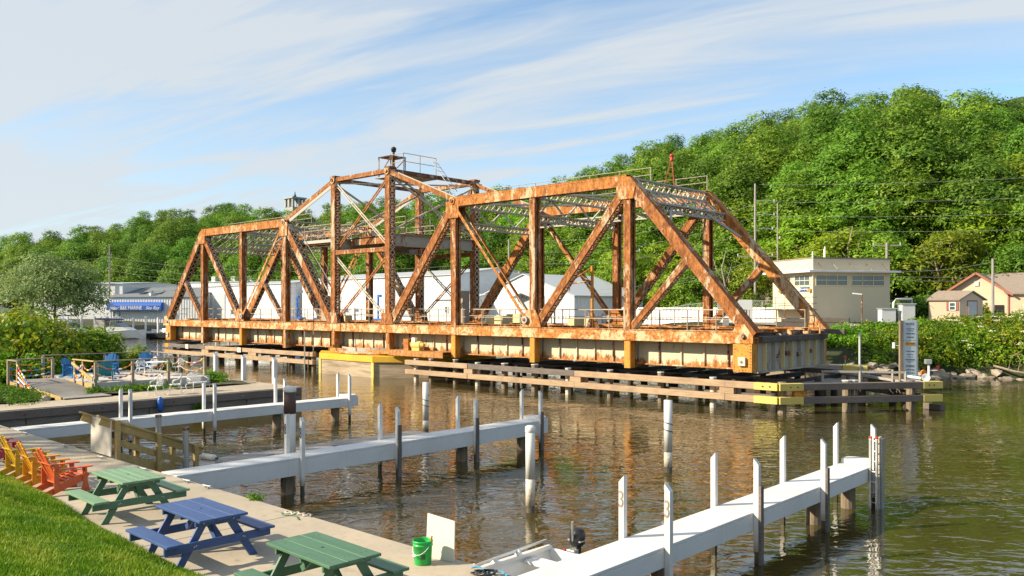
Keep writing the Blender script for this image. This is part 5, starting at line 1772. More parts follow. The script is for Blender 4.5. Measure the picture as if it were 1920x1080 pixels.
for i in range(16):
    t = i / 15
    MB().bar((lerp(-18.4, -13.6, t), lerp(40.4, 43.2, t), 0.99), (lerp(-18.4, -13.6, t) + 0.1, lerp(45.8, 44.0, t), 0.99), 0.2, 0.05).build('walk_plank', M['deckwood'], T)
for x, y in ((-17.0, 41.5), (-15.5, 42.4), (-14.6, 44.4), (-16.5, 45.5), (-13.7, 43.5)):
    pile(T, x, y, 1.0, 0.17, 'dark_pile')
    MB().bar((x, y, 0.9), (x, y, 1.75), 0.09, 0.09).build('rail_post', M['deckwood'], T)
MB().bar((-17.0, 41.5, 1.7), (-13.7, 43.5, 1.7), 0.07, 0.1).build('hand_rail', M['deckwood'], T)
# left fender
T = thing('timber_fender', 'weathered timber fender in front of the bridge, left of the yellow pier', 'fender', (-65, 36.35, 0))
segs = [(-77.5, -70.2), (-70.18, -62.3), (-62.28, -53.7)]
for i, (a, b) in enumerate(segs):
    wale(T, (a, 36.35, 1.36), (b, 36.35 + 0.03 * i, 1.36), 0.30, 0.32, 'wale_grey' if i == 0 else 'wale')
    wale(T, (a, 36.33, 0.76), (b, 36.33 + 0.03 * i, 0.76), 0.30, 0.32, 'wale')
    if i < 2:
        MB().box(b - 0.6, b + 0.6, 36.22, 36.45, 0.925, 1.195).build('spacer', M['wale'], T)
for i in range(9):
    x = -77.0 + i * 2.85
    pile(T, x, 36.72, 1.55, 0.17, 'dark_pile' if i % 2 else 'pile')
    pile(T, x + 0.8, 39.6, 1.2, 0.17, 'dark_pile')
    pile(T, x + 0.2, 43.5, 1.2, 0.17, 'dark_pile')
    MB().bar((x + 0.8, 36.9, 1.05), (x + 0.8, 47.5, 1.05), 0.24, 0.22).build('cap_beam', M['dark_pile'], T)
MB().bar((-77.3, 39.8, 1.1), (-54.5, 39.8, 1.1), 0.2, 0.2).build('walk_stringer', M['wale_grey'], T)
MB().bar((-77.3, 47.8, 1.2), (-54, 47.8, 1.2), 0.3, 0.3).build('wale', M['wale_grey'], T)
MB().bar((-77.3, 47.8, 0.6), (-54, 47.8, 0.6), 0.3, 0.3).build('wale', M['wale_grey'], T)
for z in (1.36, 0.76):
    MB().box(-77.9, -77.1, 36.17, 36.55, z - 0.17, z + 0.17).build('yellow_plate', M['yellow_steel'], T)
    MB().bar((-77.6, 36.4, z), (-81.5, 42.0, z), 0.3, 0.3).build('wale', M['wale_grey'], T)
for x in (-73.4, -64.2):
    MB().box(x - 0.28, x + 0.28, 36.13, 36.165, 1.16, 1.56).build('notice_plate', M['board_white'], T)
# gauge pole between fender and pier
T = thing('gauge_pole', 'thin grey pole standing in the water left of the yellow pier', 'pole', (-54.2, 36.9, 0))
MB().tube((-54.35, 36.0, -3), (-54.35, 36.0, 3.1), 0.05, n=8).build('shaft', M['steel_grey'], T)
MB().tube((-54.35, 36.0, 3.1), (-54.35, 36.0, 3.22), 0.09, n=8).build('cap', M['red_part'], T)
T = thing('gauge_pole', 'thin dark pole rising above the deck left of the yellow pier', 'pole', (-53.2, 36.3, 0))
MB().tube((-53.35, 36.1, 1.5), (-53.35, 36.1, 5.3), 0.035, n=8).build('shaft', M['rust_dark'], T)

# ---- notice board, lamps and horn on the fender nose
T = thing('notice_board', 'tall pale notice board with a yellow caution panel on the fender nose', 'sign', (-13.9, 44.2, 1.0))
sc_ = V(-13.72, 44.15, 0)
fw = V(0.70, 0.714, 0)       # board runs this way
nv = V(0.714, -0.70, 0)
def bp(u, z, off=0.0):
    return sc_ + fw * u + nv * off + V(0, 0, z)
MB().bar(bp(-0.42, 0.6), bp(-0.42, 4.25), 0.16, 0.16, fw).build('post', M['pile'], T)
for a, b in ((1.28, 3.24), (3.26, 4.28)):
    MB().bar(bp(-0.32, (a + b) / 2), bp(0.36, (a + b) / 2), 0.05, b - a).build('board', M['sign_face'], T)
MB().bar(bp(0.39, 1.3), bp(0.39, 4.2), 0.10, 0.04, nv).build('back_frame', M['steel_grey'], T)
MB().bar(bp(-0.22, 3.10, 0.03), bp(0.26, 3.10, 0.03), 0.014, 0.17).build('caution_panel', M['caution'], T)
rz_ = math.atan2(fw.y, fw.x)
for txt, z, sz, wd_ in (('NOTICE', 4.08, 0.17, 0.40), ('CAUTION', 3.10, 0.12, 0.42), ('WARNING', 1.98, 0.16, 0.42)):
    p = bp(0.02, z, 0.04 if txt == 'CAUTION' else 0.028)
    lettering(txt, sz, M['sign_ink'], T, p, (R(90), 0, rz_), 0.004, width=wd_)
for z, w_, h_ in ((3.84, 0.40, 0.05), (3.74, 0.34, 0.04), (3.60, 0.46, 0.06), (3.42, 0.36, 0.06), (2.72, 0.46, 0.05), (2.56, 0.30, 0.04), (2.44, 0.30, 0.03), (2.30, 0.48, 0.07), (2.20, 0.3, 0.03),
                  (1.80, 0.44, 0.06), (1.64, 0.46, 0.05), (1.50, 0.38, 0.05)):
    # illegible small print
    k = int(w_ / 0.06)
    for i in range(k):
        u = 0.02 - w_ / 2 + w_ * (i + 0.5) / k
        MB().bar(bp(u - 0.02, z, 0.029), bp(u + 0.022, z, 0.029), 0.006, h_ * (0.7 + 0.3 * ((i * 7) % 3) / 2)).build('small_print', M['sign_ink'], T)
MB().box(-14.42, -14.28, 43.78, 43.92, 2.85, 3.15).build('side_lamp', M['cabinet'], T, bevel=0.02)
MB().bar((-14.3, 43.85, 3.0), (-14.0, 43.9, 3.0), 0.05, 0.05).build('lamp_arm', M['steel_grey'], T)
T = thing('navigation_light', 'grey flood lamp and small red light on a white stem at the fender nose', 'lamp', (-12.6, 43.8, 1.2))
c = V(-12.75, 43.95, 1.1)
MB().tube(c, c + V(0, 0, 1.0), 0.055, n=8).build('stem', M['sign_white'], T)
MB().cbox(c + V(-0.02, -0.05, 1.15), (0.30, 0.26, 0.24), R(35)).build('flood_lamp', M['steel_grey'], T, bevel=0.03)
MB().bar(c + V(0, 0, 0.72), c + V(0.32, 0.28, 0.74), 0.05, 0.05).build('arm', M['sign_white'], T)
MB().lathe(c + V(0.32, 0.28, 0.76), [(0.05, 0), (0.09, 0.02), (0.09, 0.15), (0.04, 0.19), (0, 0.2)], 10).build('red_lens', M['red_part'], T, smooth=True)
T = thing('fog_horn', 'pale horn facing outward on top of the fender nose', 'horn', (-12.75, 43.5, 1.5))
c = V(-12.85, 43.5, 1.60)
MB().lathe((0, 0, 0), [(0.06, -0.3), (0.07, -0.15), (0.12, -0.05), (0.20, 0.03), (0.185, 0.03), (0.1, -0.04), (0, -0.06)], 16).build('bell', M['cabinet'], T, world=False, smooth=True)
T.children[0].rotation_euler = (R(75), 0, R(20))
T = thing('marker_ball', 'orange ball marker behind the notice board', 'marker', (-13.3, 45.0, 1.6))
MB().lathe((-13.3, 45.0, 1.62), [(0.0, -0.16), (0.09, -0.13), (0.16, -0.03), (0.16, 0.03), (0.09, 0.13), (0, 0.16)], 12).build('ball', M['float_orange'], T, smooth=True)
MB().tube((-13.3, 45.0, 0.9), (-13.3, 45.0, 1.5), 0.03, n=6).build('stem', M['steel_grey'], T)
T = thing('light_tube', 'white drum lying on the fender nose at the foot of the notice board', 'drum', (-13.5, 43.6, 1.5))
MB().tube((-13.75, 43.55, 1.52), (-13.05, 43.7, 1.44), 0.07, n=12).build('shell', M['sign_white'], T, smooth=False)
MB().box(-13.9, -13.0, 43.5, 43.8, 1.28, 1.36).build('cradle', M['steel_grey'], T)
# ------------------------------------------------------------------ the raised deck on the quay
DZ = 1.38
T = thing('raised_deck', 'raised whitewashed wooden deck with post railings strung with coloured floats', 'deck', (-44, 18.3, ZC))
y = 15.45
k = 0
while y < 21.2:
    MB().box(-47.5, -40.62, y, y + 0.19, DZ - 0.04, DZ + 0.002 * (k % 3)).build('deck_plank', M['whitewash'], T)
    y += 0.2
    k += 1
MB().box(-40.615, -40.57, 15.4, 21.2, ZC + 0.02, DZ + 0.01).build('fascia', M['whitewash'], T, bevel=0.005)
MB().box(-47.4, -40.62, 15.40, 15.444, ZC + 0.02, DZ + 0.01).build('fascia', M['new_wood'], T, bevel=0.005)
MB().box(-47.4, -40.7, 15.5, 21.1, ZC + 0.02, DZ - 0.05).build('underframe', M['dark_pile'], T)
posts = [(-40.5, 15.55), (-40.5, 17.25), (-40.5, 19.0), (-41.0, 21.15), (-43.9, 21.2), (-47.4, 21.25), (-47.45, 18.7), (-47.45, 15.6)]
for x, yy in posts:
    MB().box(x - 0.06, x + 0.06, yy - 0.06, yy + 0.06, ZC, 2.38).build('deck_post', M['rail_wood'], T, bevel=0.006)
for (xa, ya), (xb, yb) in zip(posts, posts[1:]):
    MB().bar((xa, ya, 2.405), (xb, yb, 2.405), 0.13, 0.045).build('top_rail', M['rail_wood'], T, bevel=0.004)
for x in (-42.55, -41.55):
    MB().box(x - 0.06, x + 0.06, 15.34, 15.39, ZC + 0.0, 2.36).build('deck_post', M['rail_wood'], T, bevel=0.006)
MB().bar((-42.7, 15.36, 2.42), (-40.5, 15.5, 2.405), 0.12, 0.05).build('top_rail', M['new_wood'], T, bevel=0.004)
MB().bar((-42.7, 15.30, 2.25), (-40.5, 15.42, 1.55), 0.05, 0.14).build('slope_rail', M['new_wood'], T, bevel=0.004)

# strings of net floats: each string its own thing
fm = ['float_red', 'float_yellow', 'float_blue', 'float_orange', 'sign_white']
def garland(lab, p0, p1, sag, n, seed):
    g = random.Random(seed)
    p0, p1 = V(p0), V(p1)
    T = thing('float_string', lab, 'float string', p0.lerp(p1, 0.5), group='strings of coloured net floats')
    pt = lambda t: p0.lerp(p1, t) - V(0, 0, 4 * sag * t * (1 - t))
    MB().path([pt(i / 14) for i in range(15)], 0.012, 5).build('cord', M['rope'], T)
    for i in range(n):
        t = (i + 0.5) / n
        c = pt(t)
        d = (pt(t + 0.02) - pt(t - 0.02)).normalized()
        ln = 0.085
        mb = MB()
        mb.tube(c - d * ln, c - d * ln * 0.4, 0.022, 0.04, 8)
        mb.tube(c - d * ln * 0.4, c + d * ln * 0.4, 0.04, n=8)
        mb.tube(c + d * ln * 0.4, c + d * ln, 0.04, 0.022, 8)
        mb.build('net_float', M[fm[g.randrange(5)]], T)
spans = [((-40.42, 15.55), (-40.42, 17.25)), ((-40.42, 17.25), (-40.42, 19.0)), ((-40.42, 19.0), (-41.0, 21.1)), ((-41.0, 21.1), (-43.9, 21.15)), ((-42.5, 15.32), (-41.5, 15.32)), ((-41.5, 15.32), (-40.55, 15.5))]
nm = ['front rail left bay', 'front rail middle bay', 'front rail right bay', 'far right side rail', 'side rail by the ramp, left bay', 'side rail by the ramp, right bay']
for i, (a, b) in enumerate(spans):
    for j, z in enumerate((2.3, 1.85)):
        garland(('upper' if j == 0 else 'lower') + ' string of coloured floats on the ' + nm[i], (*a, z), (*b, z - 0.05), 0.30 - 0.05 * j, 7 if i < 4 else 5, i * 5 + j)

# ramp and its small guard rails
T = thing('board_ramp', 'weathered plank ramp climbing to the raised deck', 'ramp', (-40.5, 14.2, ZC))
for k in range(31):
    x = -38.2 - k * 0.225
    z = ZC + 0.05 + 0.36 * sstep(-38.5, -44, x)
    MB().bar((x, 13.35 + 0.02 * (k % 3), z), (x, 15.30, z), 0.205, 0.04).build('ramp_plank', M['deckwood'], T)
MB().bar((-38.3, 13.3, ZC + 0.02), (-45.0, 13.3, ZC + 0.30), 0.05, 0.2).build('ramp_side', M['new_wood'], T)
T = thing('ramp_guard', 'small grey guard rail strung with floats left of the plank ramp', 'railing', (-44.5, 14.5, ZC))
gp = [(-43.6, 13.25), (-44.95, 13.25), (-45.2, 15.3)]
for x, yy in gp:
    MB().box(x - 0.06, x + 0.06, yy - 0.06, yy + 0.06, ZC + 0.1, 2.36).build('guard_post', M['rail_wood'], T, bevel=0.006)
for a, b in zip(gp, gp[1:]):
    MB().bar((*a, 2.385), (*b, 2.385), 0.13, 0.045).build('guard_rail', M['rail_wood'], T, bevel=0.004)
for i, z in enumerate((2.25, 1.98, 1.72, 1.48)):
    garland(['topmost', 'second', 'third', 'lowest'][i] + ' float string on the small guard rail by the ramp', (-44.9, 13.22, z), (-45.15, 15.25, z), 0.16, 7, 70 + i)
    garland(['topmost', 'second', 'third', 'lowest'][i] + ' float string slanting from the ramp guard post to the ground', (-43.6, 13.2, z), (-41.6 - 0.15 * i, 13.2, ZC + 0.25), 0.05, 9, 90 + i)

# chairs and white iron furniture
dgr = 'painted chairs on the raised deck'
adirondack('adirondack_chair', 'teal garden chair turned away near the front of the raised deck', -41.7, 16.45, DZ, R(70), M['teal'], dgr, 1.02)
adirondack('adirondack_chair', 'tall blue garden chair at the back of the deck, before the bushes', -45.3, 18.1, DZ, R(-128), M['sky_blue'], dgr, 1.12)
adirondack('adirondack_chair', 'blue garden chair at the back right of the deck behind the white table', -45.4, 20.0, DZ, R(-118), M['sky_blue'], dgr, 1.12)
adirondack('adirondack_chair', 'blue garden chair half hidden behind the ramp side rail', -45.0, 16.1, DZ, R(-60), M['sky_blue'], dgr, 1.0)

def iron_chair(label, x, y, z, rz, wide=0.46, bench=False):
    T = thing('iron_bench' if bench else 'iron_chair', label, 'bench' if bench else 'chair', (x, y, z), rz, 'white cast iron furniture')
    hw = wide / 2
    m = M['iron_white']
    b = MB()
    for s in (-1, 1):
        for yy, sp in ((0.20, 0.09), (-0.20, -0.09)):
            b = MB().path([(s * hw * 0.85, yy, 0.42), (s * hw * 0.98, yy + sp * 0.6, 0.28), (s * hw * 0.9, yy + sp * 0.2, 0.12), (s * hw * 1.12, yy + sp * 1.3, 0.0)], [0.018, 0.017, 0.014, 0.014], 6)
            b.build('leg', m, T, world=False, smooth=True)
    st = MB()
    n = 20
    ring = [(hw * math.cos(t), 0.23 * math.sin(t), 0.43) for t in np.linspace(0, 2 * math.pi, n)]
    st.path(ring, 0.018, 6)
    for i in range(-3, 4):
        yy = i * 0.06
        xx = hw * math.sqrt(max(0, 1 - (yy / 0.23) ** 2))
        st.bar((-xx, yy, 0.43), (xx, yy, 0.43), 0.02, 0.014)
    for i in range(-int(hw / 0.06), int(hw / 0.06) + 1):
        xx = i * 0.06
        yy = 0.23 * math.sqrt(max(0, 1 - (xx / hw) ** 2))
        st.bar((xx, -yy, 0.432), (xx, yy, 0.432), 0.02, 0.014)
    st.build('seat', m, T, world=False)
    bk = MB()
    arc = [(hw * 1.02 * math.cos(t), -0.12 - 0.14 * math.sin(t), 0.66 + 0.24 * math.sin(t) ** 1.5) for t in np.linspace(0, math.pi, 15)]
    bk.path(arc, 0.018, 6)
    bk.path([(-hw * 0.98, 0.12, 0.43), (-hw * 1.05, 0.10, 0.60), (-hw * 1.02, -0.12, 0.66)], 0.016, 6)
    bk.path([(hw * 0.98, 0.12, 0.43), (hw * 1.05, 0.10, 0.60), (hw * 1.02, -0.12, 0.66)], 0.016, 6)
    bk.build('back_frame', m, T, world=False, smooth=True)
    sc2 = MB()
    nn = 6 if not bench else 13
    for i in range(nn):
        xx = lerp(-hw * 0.8, hw * 0.8, i / (nn - 1))
        top = 0.66 + 0.22 * math.sqrt(max(0, 1 - (xx / hw) ** 2))
        sc2.path([(xx, -0.21, 0.43), (xx + 0.03, -0.24, lerp(0.43, top, 0.35)), (xx - 0.03, -0.26, lerp(0.43, top, 0.7)), (xx * 0.95, -0.25, top)], 0.012, 5)
        for zz in (0.55, 0.70):
            loop = [(xx + 0.035 * math.cos(t), -0.25, zz + 0.045 * math.sin(t)) for t in np.linspace(0, 2 * math.pi, 9)]
            sc2.path(loop, 0.009, 4)
    sc2.build('scrollwork', m, T, world=False)['kind'] = 'stuff'
    return T
iron_chair('white iron chair standing on the quay, left of the two by the deck fascia', -37.15, 16.85, ZC, R(-160), 0.44)
iron_chair('white iron chair standing on the quay, right of the two by the deck fascia', -37.15, 17.75, ZC, R(150), 0.44)
iron_chair('white iron bench with curved back on the quay beyond the chairs', -37.4, 18.95, ZC, R(-75), 1.0, True)
iron_chair('white iron chair left of the round white table on the deck', -42.9, 18.75, DZ, R(-95), 0.46)
iron_chair('white iron chair right of the round white table on the deck', -42.4, 20.35, DZ, R(120), 0.46)
iron_chair('white iron chair behind the round white table on the deck', -44.0, 19.7, DZ, R(-170), 0.46)
T = thing('iron_table', 'round white iron table on the raised deck among white chairs', 'table', (-42.9, 19.5, DZ), group='white cast iron furniture')
tp = MB()
tp.lathe((0, 0, 0), [(0, 0.72), (0.52, 0.72), (0.54, 0.705), (0.52, 0.69), (0, 0.69)], 28)
tp.build('table_top', M['iron_white'], T, world=False)
for k in range(4):
    t = k * math.pi / 2 + 0.5
    MB().path([(0.32 * math.cos(t), 0.32 * math.sin(t), 0.69), (0.42 * math.cos(t), 0.42 * math.sin(t), 0.5), (0.22 * math.cos(t), 0.22 * math.sin(t), 0.25), (0.45 * math.cos(t), 0.45 * math.sin(t), 0)], 0.02, 6).build('leg', M['iron_white'], T, world=False)
T = thing('low_table', 'grey wooden side table on the deck beside the tall blue chair', 'table', (-44.3, 17.2, DZ))
MB().box(-0.35, 0.35, -0.25, 0.25, 0.50, 0.54).build('table_top', M['rail_wood'], T, world=False, bevel=0.005)
for a in (-0.28, 0.28):
    for b in (-0.18, 0.18):
        MB().box(a - 0.03, a + 0.03, b - 0.03, b + 0.03, 0, 0.5).build('leg', M['rail_wood'], T, world=False)
T = thing('blue_fender', 'blue cylinder fender hanging on the quay wall', 'fender', (PX + 0.33, 16.35, 0.6))
MB().lathe((PX + 0.33, 16.35, 0.72), [(0, -0.33), (0.08, -0.30), (0.125, -0.22), (0.125, 0.20), (0.08, 0.29), (0.03, 0.33), (0, 0.34)], 16).build('fender_body', M['blue_drum'], T, smooth=True)
MB().path([(PX + 0.33, 16.35, 1.04), (PX + 0.2, 16.35, 1.06), (PX - 0.1, 16.35, ZC + 0.02)], 0.012, 5).build('lanyard', M['rope'], T)
o = MB().add([(-38.55 + 0.3 * math.cos(t) * r, 12.75 + 0.2 * math.sin(t) * r, ZC + h) for r, h in ((1, 0), (0.85, 0.12), (0.45, 0.2)) for t in np.linspace(0, 2 * math.pi, 9)[:-1]],
             [(j * 8 + i, j * 8 + (i + 1) % 8, (j + 1) * 8 + (i + 1) % 8, (j + 1) * 8 + i) for j in range(2) for i in range(8)] + [tuple(range(16, 24))]).build('boulder', M['rock'])
tag(o, 'grey half buried stone at the edge of the ground cover', 'stone')

# ------------------------------------------------------------------ far shore buildings
def wall_quad(mb, p0, p1, z0, z1, rib=None):
    """ribbed sheet wall from p0 to p1 (xy); rib = pitch"""
    p0, p1 = V(p0[0], p0[1], 0), V(p1[0], p1[1], 0)
    ln = (p1 - p0).length
    d = (p1 - p0) / ln
    nrm = V(d.y, -d.x, 0)
    if not rib:
        mb.add([p0 + V(0, 0, z0), p1 + V(0, 0, z0), p1 + V(0, 0, z1), p0 + V(0, 0, z1)], [(0, 1, 2, 3)])
        return
    k = int(ln / rib)
    prof = []
    for i in range(k):
        b = i * rib
        prof += [(b, 0), (b + rib * 0.78, 0), (b + rib * 0.82, 0.06), (b + rib * 0.96, 0.06)]
    prof.append((ln, 0))
    vs = []
    for s, o in prof:
        q = p0 + d * s + nrm * o
        vs += [q + V(0, 0, z0), q + V(0, 0, z1)]
    mb.add(vs, [(2 * i, 2 * i + 2, 2 * i + 3, 2 * i + 1) for i in range(len(prof) - 1)])

def frame_window(T, c, u, w_, h_, cols=1, rows=1, fm_='sign_white', depth=0.06):
    """window on a wall: c centre, u unit along the wall; outward = u rotated -90"""
    u = V(u).normalized()
    nrm = V(u.y, -u.x, 0)
    c = V(c)
    win = MB()
    t = 0.07
    for e in (-1, 1):
        win.bar(c + u * e * (w_ / 2) - V(0, 0, h_ / 2) + nrm * 0.03, c + u * e * (w_ / 2) + V(0, 0, h_ / 2) + nrm * 0.03, t, depth, nrm)
        win.bar(c - u * (w_ / 2 + t / 2) + V(0, 0, e * h_ / 2) + nrm * 0.03, c + u * (w_ / 2 + t / 2) + V(0, 0, e * h_ / 2) + nrm * 0.03, depth, t)
    for i in range(1, cols):
        q = c + u * (-w_ / 2 + w_ * i / cols) + nrm * 0.03
        win.bar(q - V(0, 0, h_ / 2), q + V(0, 0, h_ / 2), 0.05, depth * 0.8, nrm)
    for i in range(1, rows):
        q = c + V(0, 0, -h_ / 2 + h_ * i / rows) + nrm * 0.03
        win.bar(q - u * w_ / 2, q + u * w_ / 2, depth * 0.8, 0.05)
    o = win.build('window', M[fm_], T)
    for i in range(cols):
        for j in range(rows):
            q = c + u * (-w_ / 2 + w_ * (i + 0.5) / cols) + V(0, 0, -h_ / 2 + h_ * (j + 0.5) / rows) + nrm * 0.012
            MB().bar(q - u * (w_ / cols / 2), q + u * (w_ / cols / 2), 0.012, h_ / rows).build('pane', M['glass'], o)
    return o

def shed(name, label, p0, p1, depth, z0, eave, ridge, rib=0.9, gable_front=False, mat='shed_wall', roof='shed_roof', cat='building', over=0.25):
    """front wall from p0 to p1 facing the river (right-hand normal), going back by depth"""
    a, b = V(p0[0], p0[1], 0), V(p1[0], p1[1], 0)
    d = (b - a).normalized()
    back = V(-d.y, d.x, 0)
    T = thing(name, label, cat, ((a.x + b.x) / 2, (a.y + b.y) / 2, z0))
    c, e = b + back * depth, a + back * depth
    for q0, q1, nm_ in ((a, b, 'front'), (b, c, 'side'), (c, e, 'back'), (e, a, 'side')):
        mb = MB()
        wall_quad(mb, q0, q1, z0, eave, rib)
        mb.build('wall', M[mat], T)
    mid = (lambda p, q: (p + q) / 2)
    rf = MB()
    t = 0.12
    if gable_front:
        r0, r1 = mid(a, b) - back * over, mid(e, c) + back * over
        el, er = a - d * over - back * over, b + d * over - back * over
        for (p, q) in ((el, r0), (er, r0)):
            p2, q2 = p + back * (depth + 2 * over), q + back * (depth + 2 * over)
            zz = eave - over * (ridge - eave) / ((b - a).length / 2)
            rf.add([p + V(0, 0, zz), q + V(0, 0, ridge), q2 + V(0, 0, ridge), p2 + V(0, 0, zz),
                    p + V(0, 0, zz + t), q + V(0, 0, ridge + t), q2 + V(0, 0, ridge + t), p2 + V(0, 0, zz + t)],
                   [(0, 1, 2, 3), (7, 6, 5, 4), (0, 4, 5, 1), (1, 5, 6, 2), (2, 6, 7, 3), (3, 7, 4, 0)])
        for p, q in ((a, b), (e, c)):
            MB().add([p + V(0, 0, eave + 0.002), q + V(0, 0, eave + 0.002), mid(p, q) + V(0, 0, ridge)], [(0, 1, 2)]).build('gable', M[mat], T)
    else:
        r0, r1 = mid(a, e) - d * over, mid(b, c) + d * over
        for (p, q) in ((a, r0), (e, r0)):
            off = (-back if p is a else back) * over
            p_ = p - d * over + off
            p2 = p_ + d * ((b - a).length + 2 * over)
            zz = eave - over * (ridge - eave) / (depth / 2)
            rf.add([p_ + V(0, 0, zz), p2 + V(0, 0, zz), r1 + V(0, 0, ridge), r0 + V(0, 0, ridge),
                    p_ + V(0, 0, zz + t), p2 + V(0, 0, zz + t), r1 + V(0, 0, ridge + t), r0 + V(0, 0, ridge + t)],
                   [(0, 1, 2, 3), (7, 6, 5, 4), (0, 4, 5, 1), (1, 5, 6, 2), (2, 6, 7, 3), (3, 7, 4, 0)])
        for p, q in ((a, e), (b, c)):
            MB().add([p + V(0, 0, eave + 0.002), q + V(0, 0, eave + 0.002), mid(p, q) + V(0, 0, ridge)], [(0, 1, 2)]).build('gable', M[mat], T)
    rf.build('roof', M[roof], T)
    return T, a, d, back

# long sheds behind the bridge
T, a, d, bk = shed('boat_shed', 'long white ribbed steel shed behind the left half of the bridge', (-158, 82), (-126, 80), 16, 2.2, 9.0, 9.9, 0.95)
nrm = V(d.y, -d.x, 0)
MB().bar(a + d * 3.6 + nrm * 0.1 + V(0, 0, 4.9), a + d * 8.2 + nrm * 0.1 + V(0, 0, 4.9), 0.12, 5.2).build('roller_door', M['shed_roof'], T)
frame_window(T, a + d * 11.5 + nrm * 0.08 + V(0, 0, 4.0), d, 1.2, 1.0)
T, a, d, bk = shed('boat_shed', 'wide white ribbed steel shed behind the bridge tower, taller than its neighbour', (-124.5, 82), (-84, 79.5), 18, 2.2, 9.4, 10.6, 0.95)
nrm = V(d.y, -d.x, 0)
MB().bar(a + d * 25.0 + nrm * 0.1 + V(0, 0, 5.0), a + d * 31 + nrm * 0.1 + V(0, 0, 5.0), 0.12, 5.4).build('roller_door', M['shed_roof'], T)
# white gabled shop behind right of the tower
T, a, d, bk = shed('workshop', 'white gabled workshop with small porch roof seen through the right half of the bridge', (-80.0, 80.5), (-62.5, 79.0), 13, 2.4, 6.3, 9.1, 0.6, True)
nrm = V(d.y, -d.x, 0)
MB().bar(a + d * 8.6 + nrm * 0.12 + V(0, 0, 4.3), a + d * 10.6 + nrm * 0.12 + V(0, 0, 4.3), 0.1, 3.4).build('door', M['shed_roof'], T)
MB().prism([(0, 0), (0, 0)], 'x', 0, 0) if False else None
pr = MB()
q = a + d * 9.6 + nrm * 0.1
for e in (-1, 1):
    pr.bar(q + d * e * 2.2 + nrm * 0.6 + V(0, 0, 6.1), q + nrm * 0.6 + V(0, 0, 6.75), 1.3, 0.09)
pr.build('porch_roof', M['shed_roof'], T)
frame_window(T, a + d * 1.5 + nrm * 0.06 + V(0, 0, 4.5), d, 0.6, 0.8)
MB().bar(a + d * 14.2 + nrm * 0.10 + V(0, 0, 4.3), a + d * 14.35 + nrm * 0.10 + V(0, 0, 4.3), 0.05, 3.6).build('door_edge', M['black'], T)
MB().bar(a + d * 12.8 + nrm * 0.10 + V(0, 0, 5.0), a + d * 13.6 + nrm * 0.10 + V(0, 0, 5.0), 0.05, 0.25).build('wall_sign', M['black'], T)
T, a, d, bk = shed('lean_to', 'low white block annex left of the gabled workshop', (-86.0, 78.0), (-78.5, 77.5), 5, 2.4, 6.0, 6.6, 0.6)
frame_window(T, a + d * 2.4 + V(0.02, -0.06, 0) + V(0, 0, 4.6), d, 0.6, 0.9)
# blue boat stands and tanks in the yard
for i, (x, yy) in enumerate(((-120, 78), (-113.5, 78), (-110.5, 78), (-98, 77.5))):
    T = thing('boat_hoist', ['leftmost', 'second', 'third', 'rightmost'][i] + ' of the blue steel hoist stands before the long shed', 'hoist', (x, yy, 2.3), group='blue hoists in the yard')
    MB().bar((x, yy, 2.3), (x, yy, 6.8), 0.22, 0.22).build('mast', M['blue_drum'], T)
    MB().bar((x, yy, 6.6), (x + 0.9, yy - 0.2, 6.6), 0.25, 0.4).build('head', M['blue_drum'], T)
    MB().bar((x, yy, 5.6), (x + 1.6, yy - 0.3, 2.6), 0.12, 0.12).build('stay', M['blue_drum'], T)
    MB().box(x - 0.9, x + 1.9, yy - 0.6, yy + 0.5, 2.3, 3.3).build('carriage', M['blue_drum'], T, bevel=0.03)

# boat showroom with the blue awning
d_ = V(0.83, 0.557, 0)
p0 = V(-169.5, 67.5, 0)
p1 = p0 + d_ * 19
T, a, d, bk = shed('showroom', 'white boat showroom with a long blue awning sign and ribbed walls', (p0.x, p0.y), (p1.x, p1.y), 20, 1.7, 6.9, 8.9, 0.55, roof='shingle_grey')
nrm = V(d.y, -d.x, 0)
q0, q1 = a + d * 0.35, a + d * 11.7
aw = MB()
prof = [(0.0, 4.35), (0.95, 4.35), (0.98, 5.25), (0.90, 5.55), (0.65, 5.78), (0.0, 5.95)]
vs = [q0 + nrm * (o + 0.08) + V(0, 0, z) for o, z in prof] + [q1 + nrm * (o + 0.08) + V(0, 0, z) for o, z in prof]
n = len(prof)
aw.add(vs, [tuple(range(n)), tuple(range(n, 2 * n))] + [(i, (i + 1) % n, n + (i + 1) % n, n + i) for i in range(n)])
awn = aw.build('awning', M['awning'], T)
rz_ = math.atan2(d.y, d.x)
lettering('B&E MARINE', 1.0, M['sign_white'], awn, q0 + d * 5.15 + nrm * 1.07 + V(0, 0, 4.80), (R(90), 0, rz_), 0.01, width=4.5)
lettering('Sea Ray', 0.85, M['sign_white'], awn, q0 + d * 9.6 + nrm * 1.07 + V(0, 0, 4.80), (R(90), 0, rz_), 0.01, shear=0.45, width=3.0)
lg = MB()
b0 = q0 + d * 0.5 + nrm * 1.065
for (u0, z0_), (u1, z1_) in (((0.0, 4.55), (1.6, 4.52)), ((1.6, 4.52), (2.15, 5.02)), ((0.25, 4.78), (1.7, 4.82)), ((0.15, 4.95), (1.3, 4.98)), ((0.2, 4.66), (1.5, 4.66))):
    lg.bar(b0 + d * u0 + V(0, 0, z0_), b0 + d * u1 + V(0, 0, z1_), 0.02, 0.07)
lg.build('boat_emblem', M['sign_white'], awn)
for u in (1.35, 2.45):
    frame_window(T, a + d * u + nrm * 0.04 + V(0, 0, 3.6), d, 0.75, 1.1)
for u in (5.5, 8.8):
    q = a + d * u + bk * 3.2 + V(0, 0, 7.75)
    MB().bar(q - bk * 0.9 - V(0, 0, 0.12), q + bk * 0.9 + V(0, 0, 0.2), 0.8, 0.16).build('skylight', M['glass'], T)
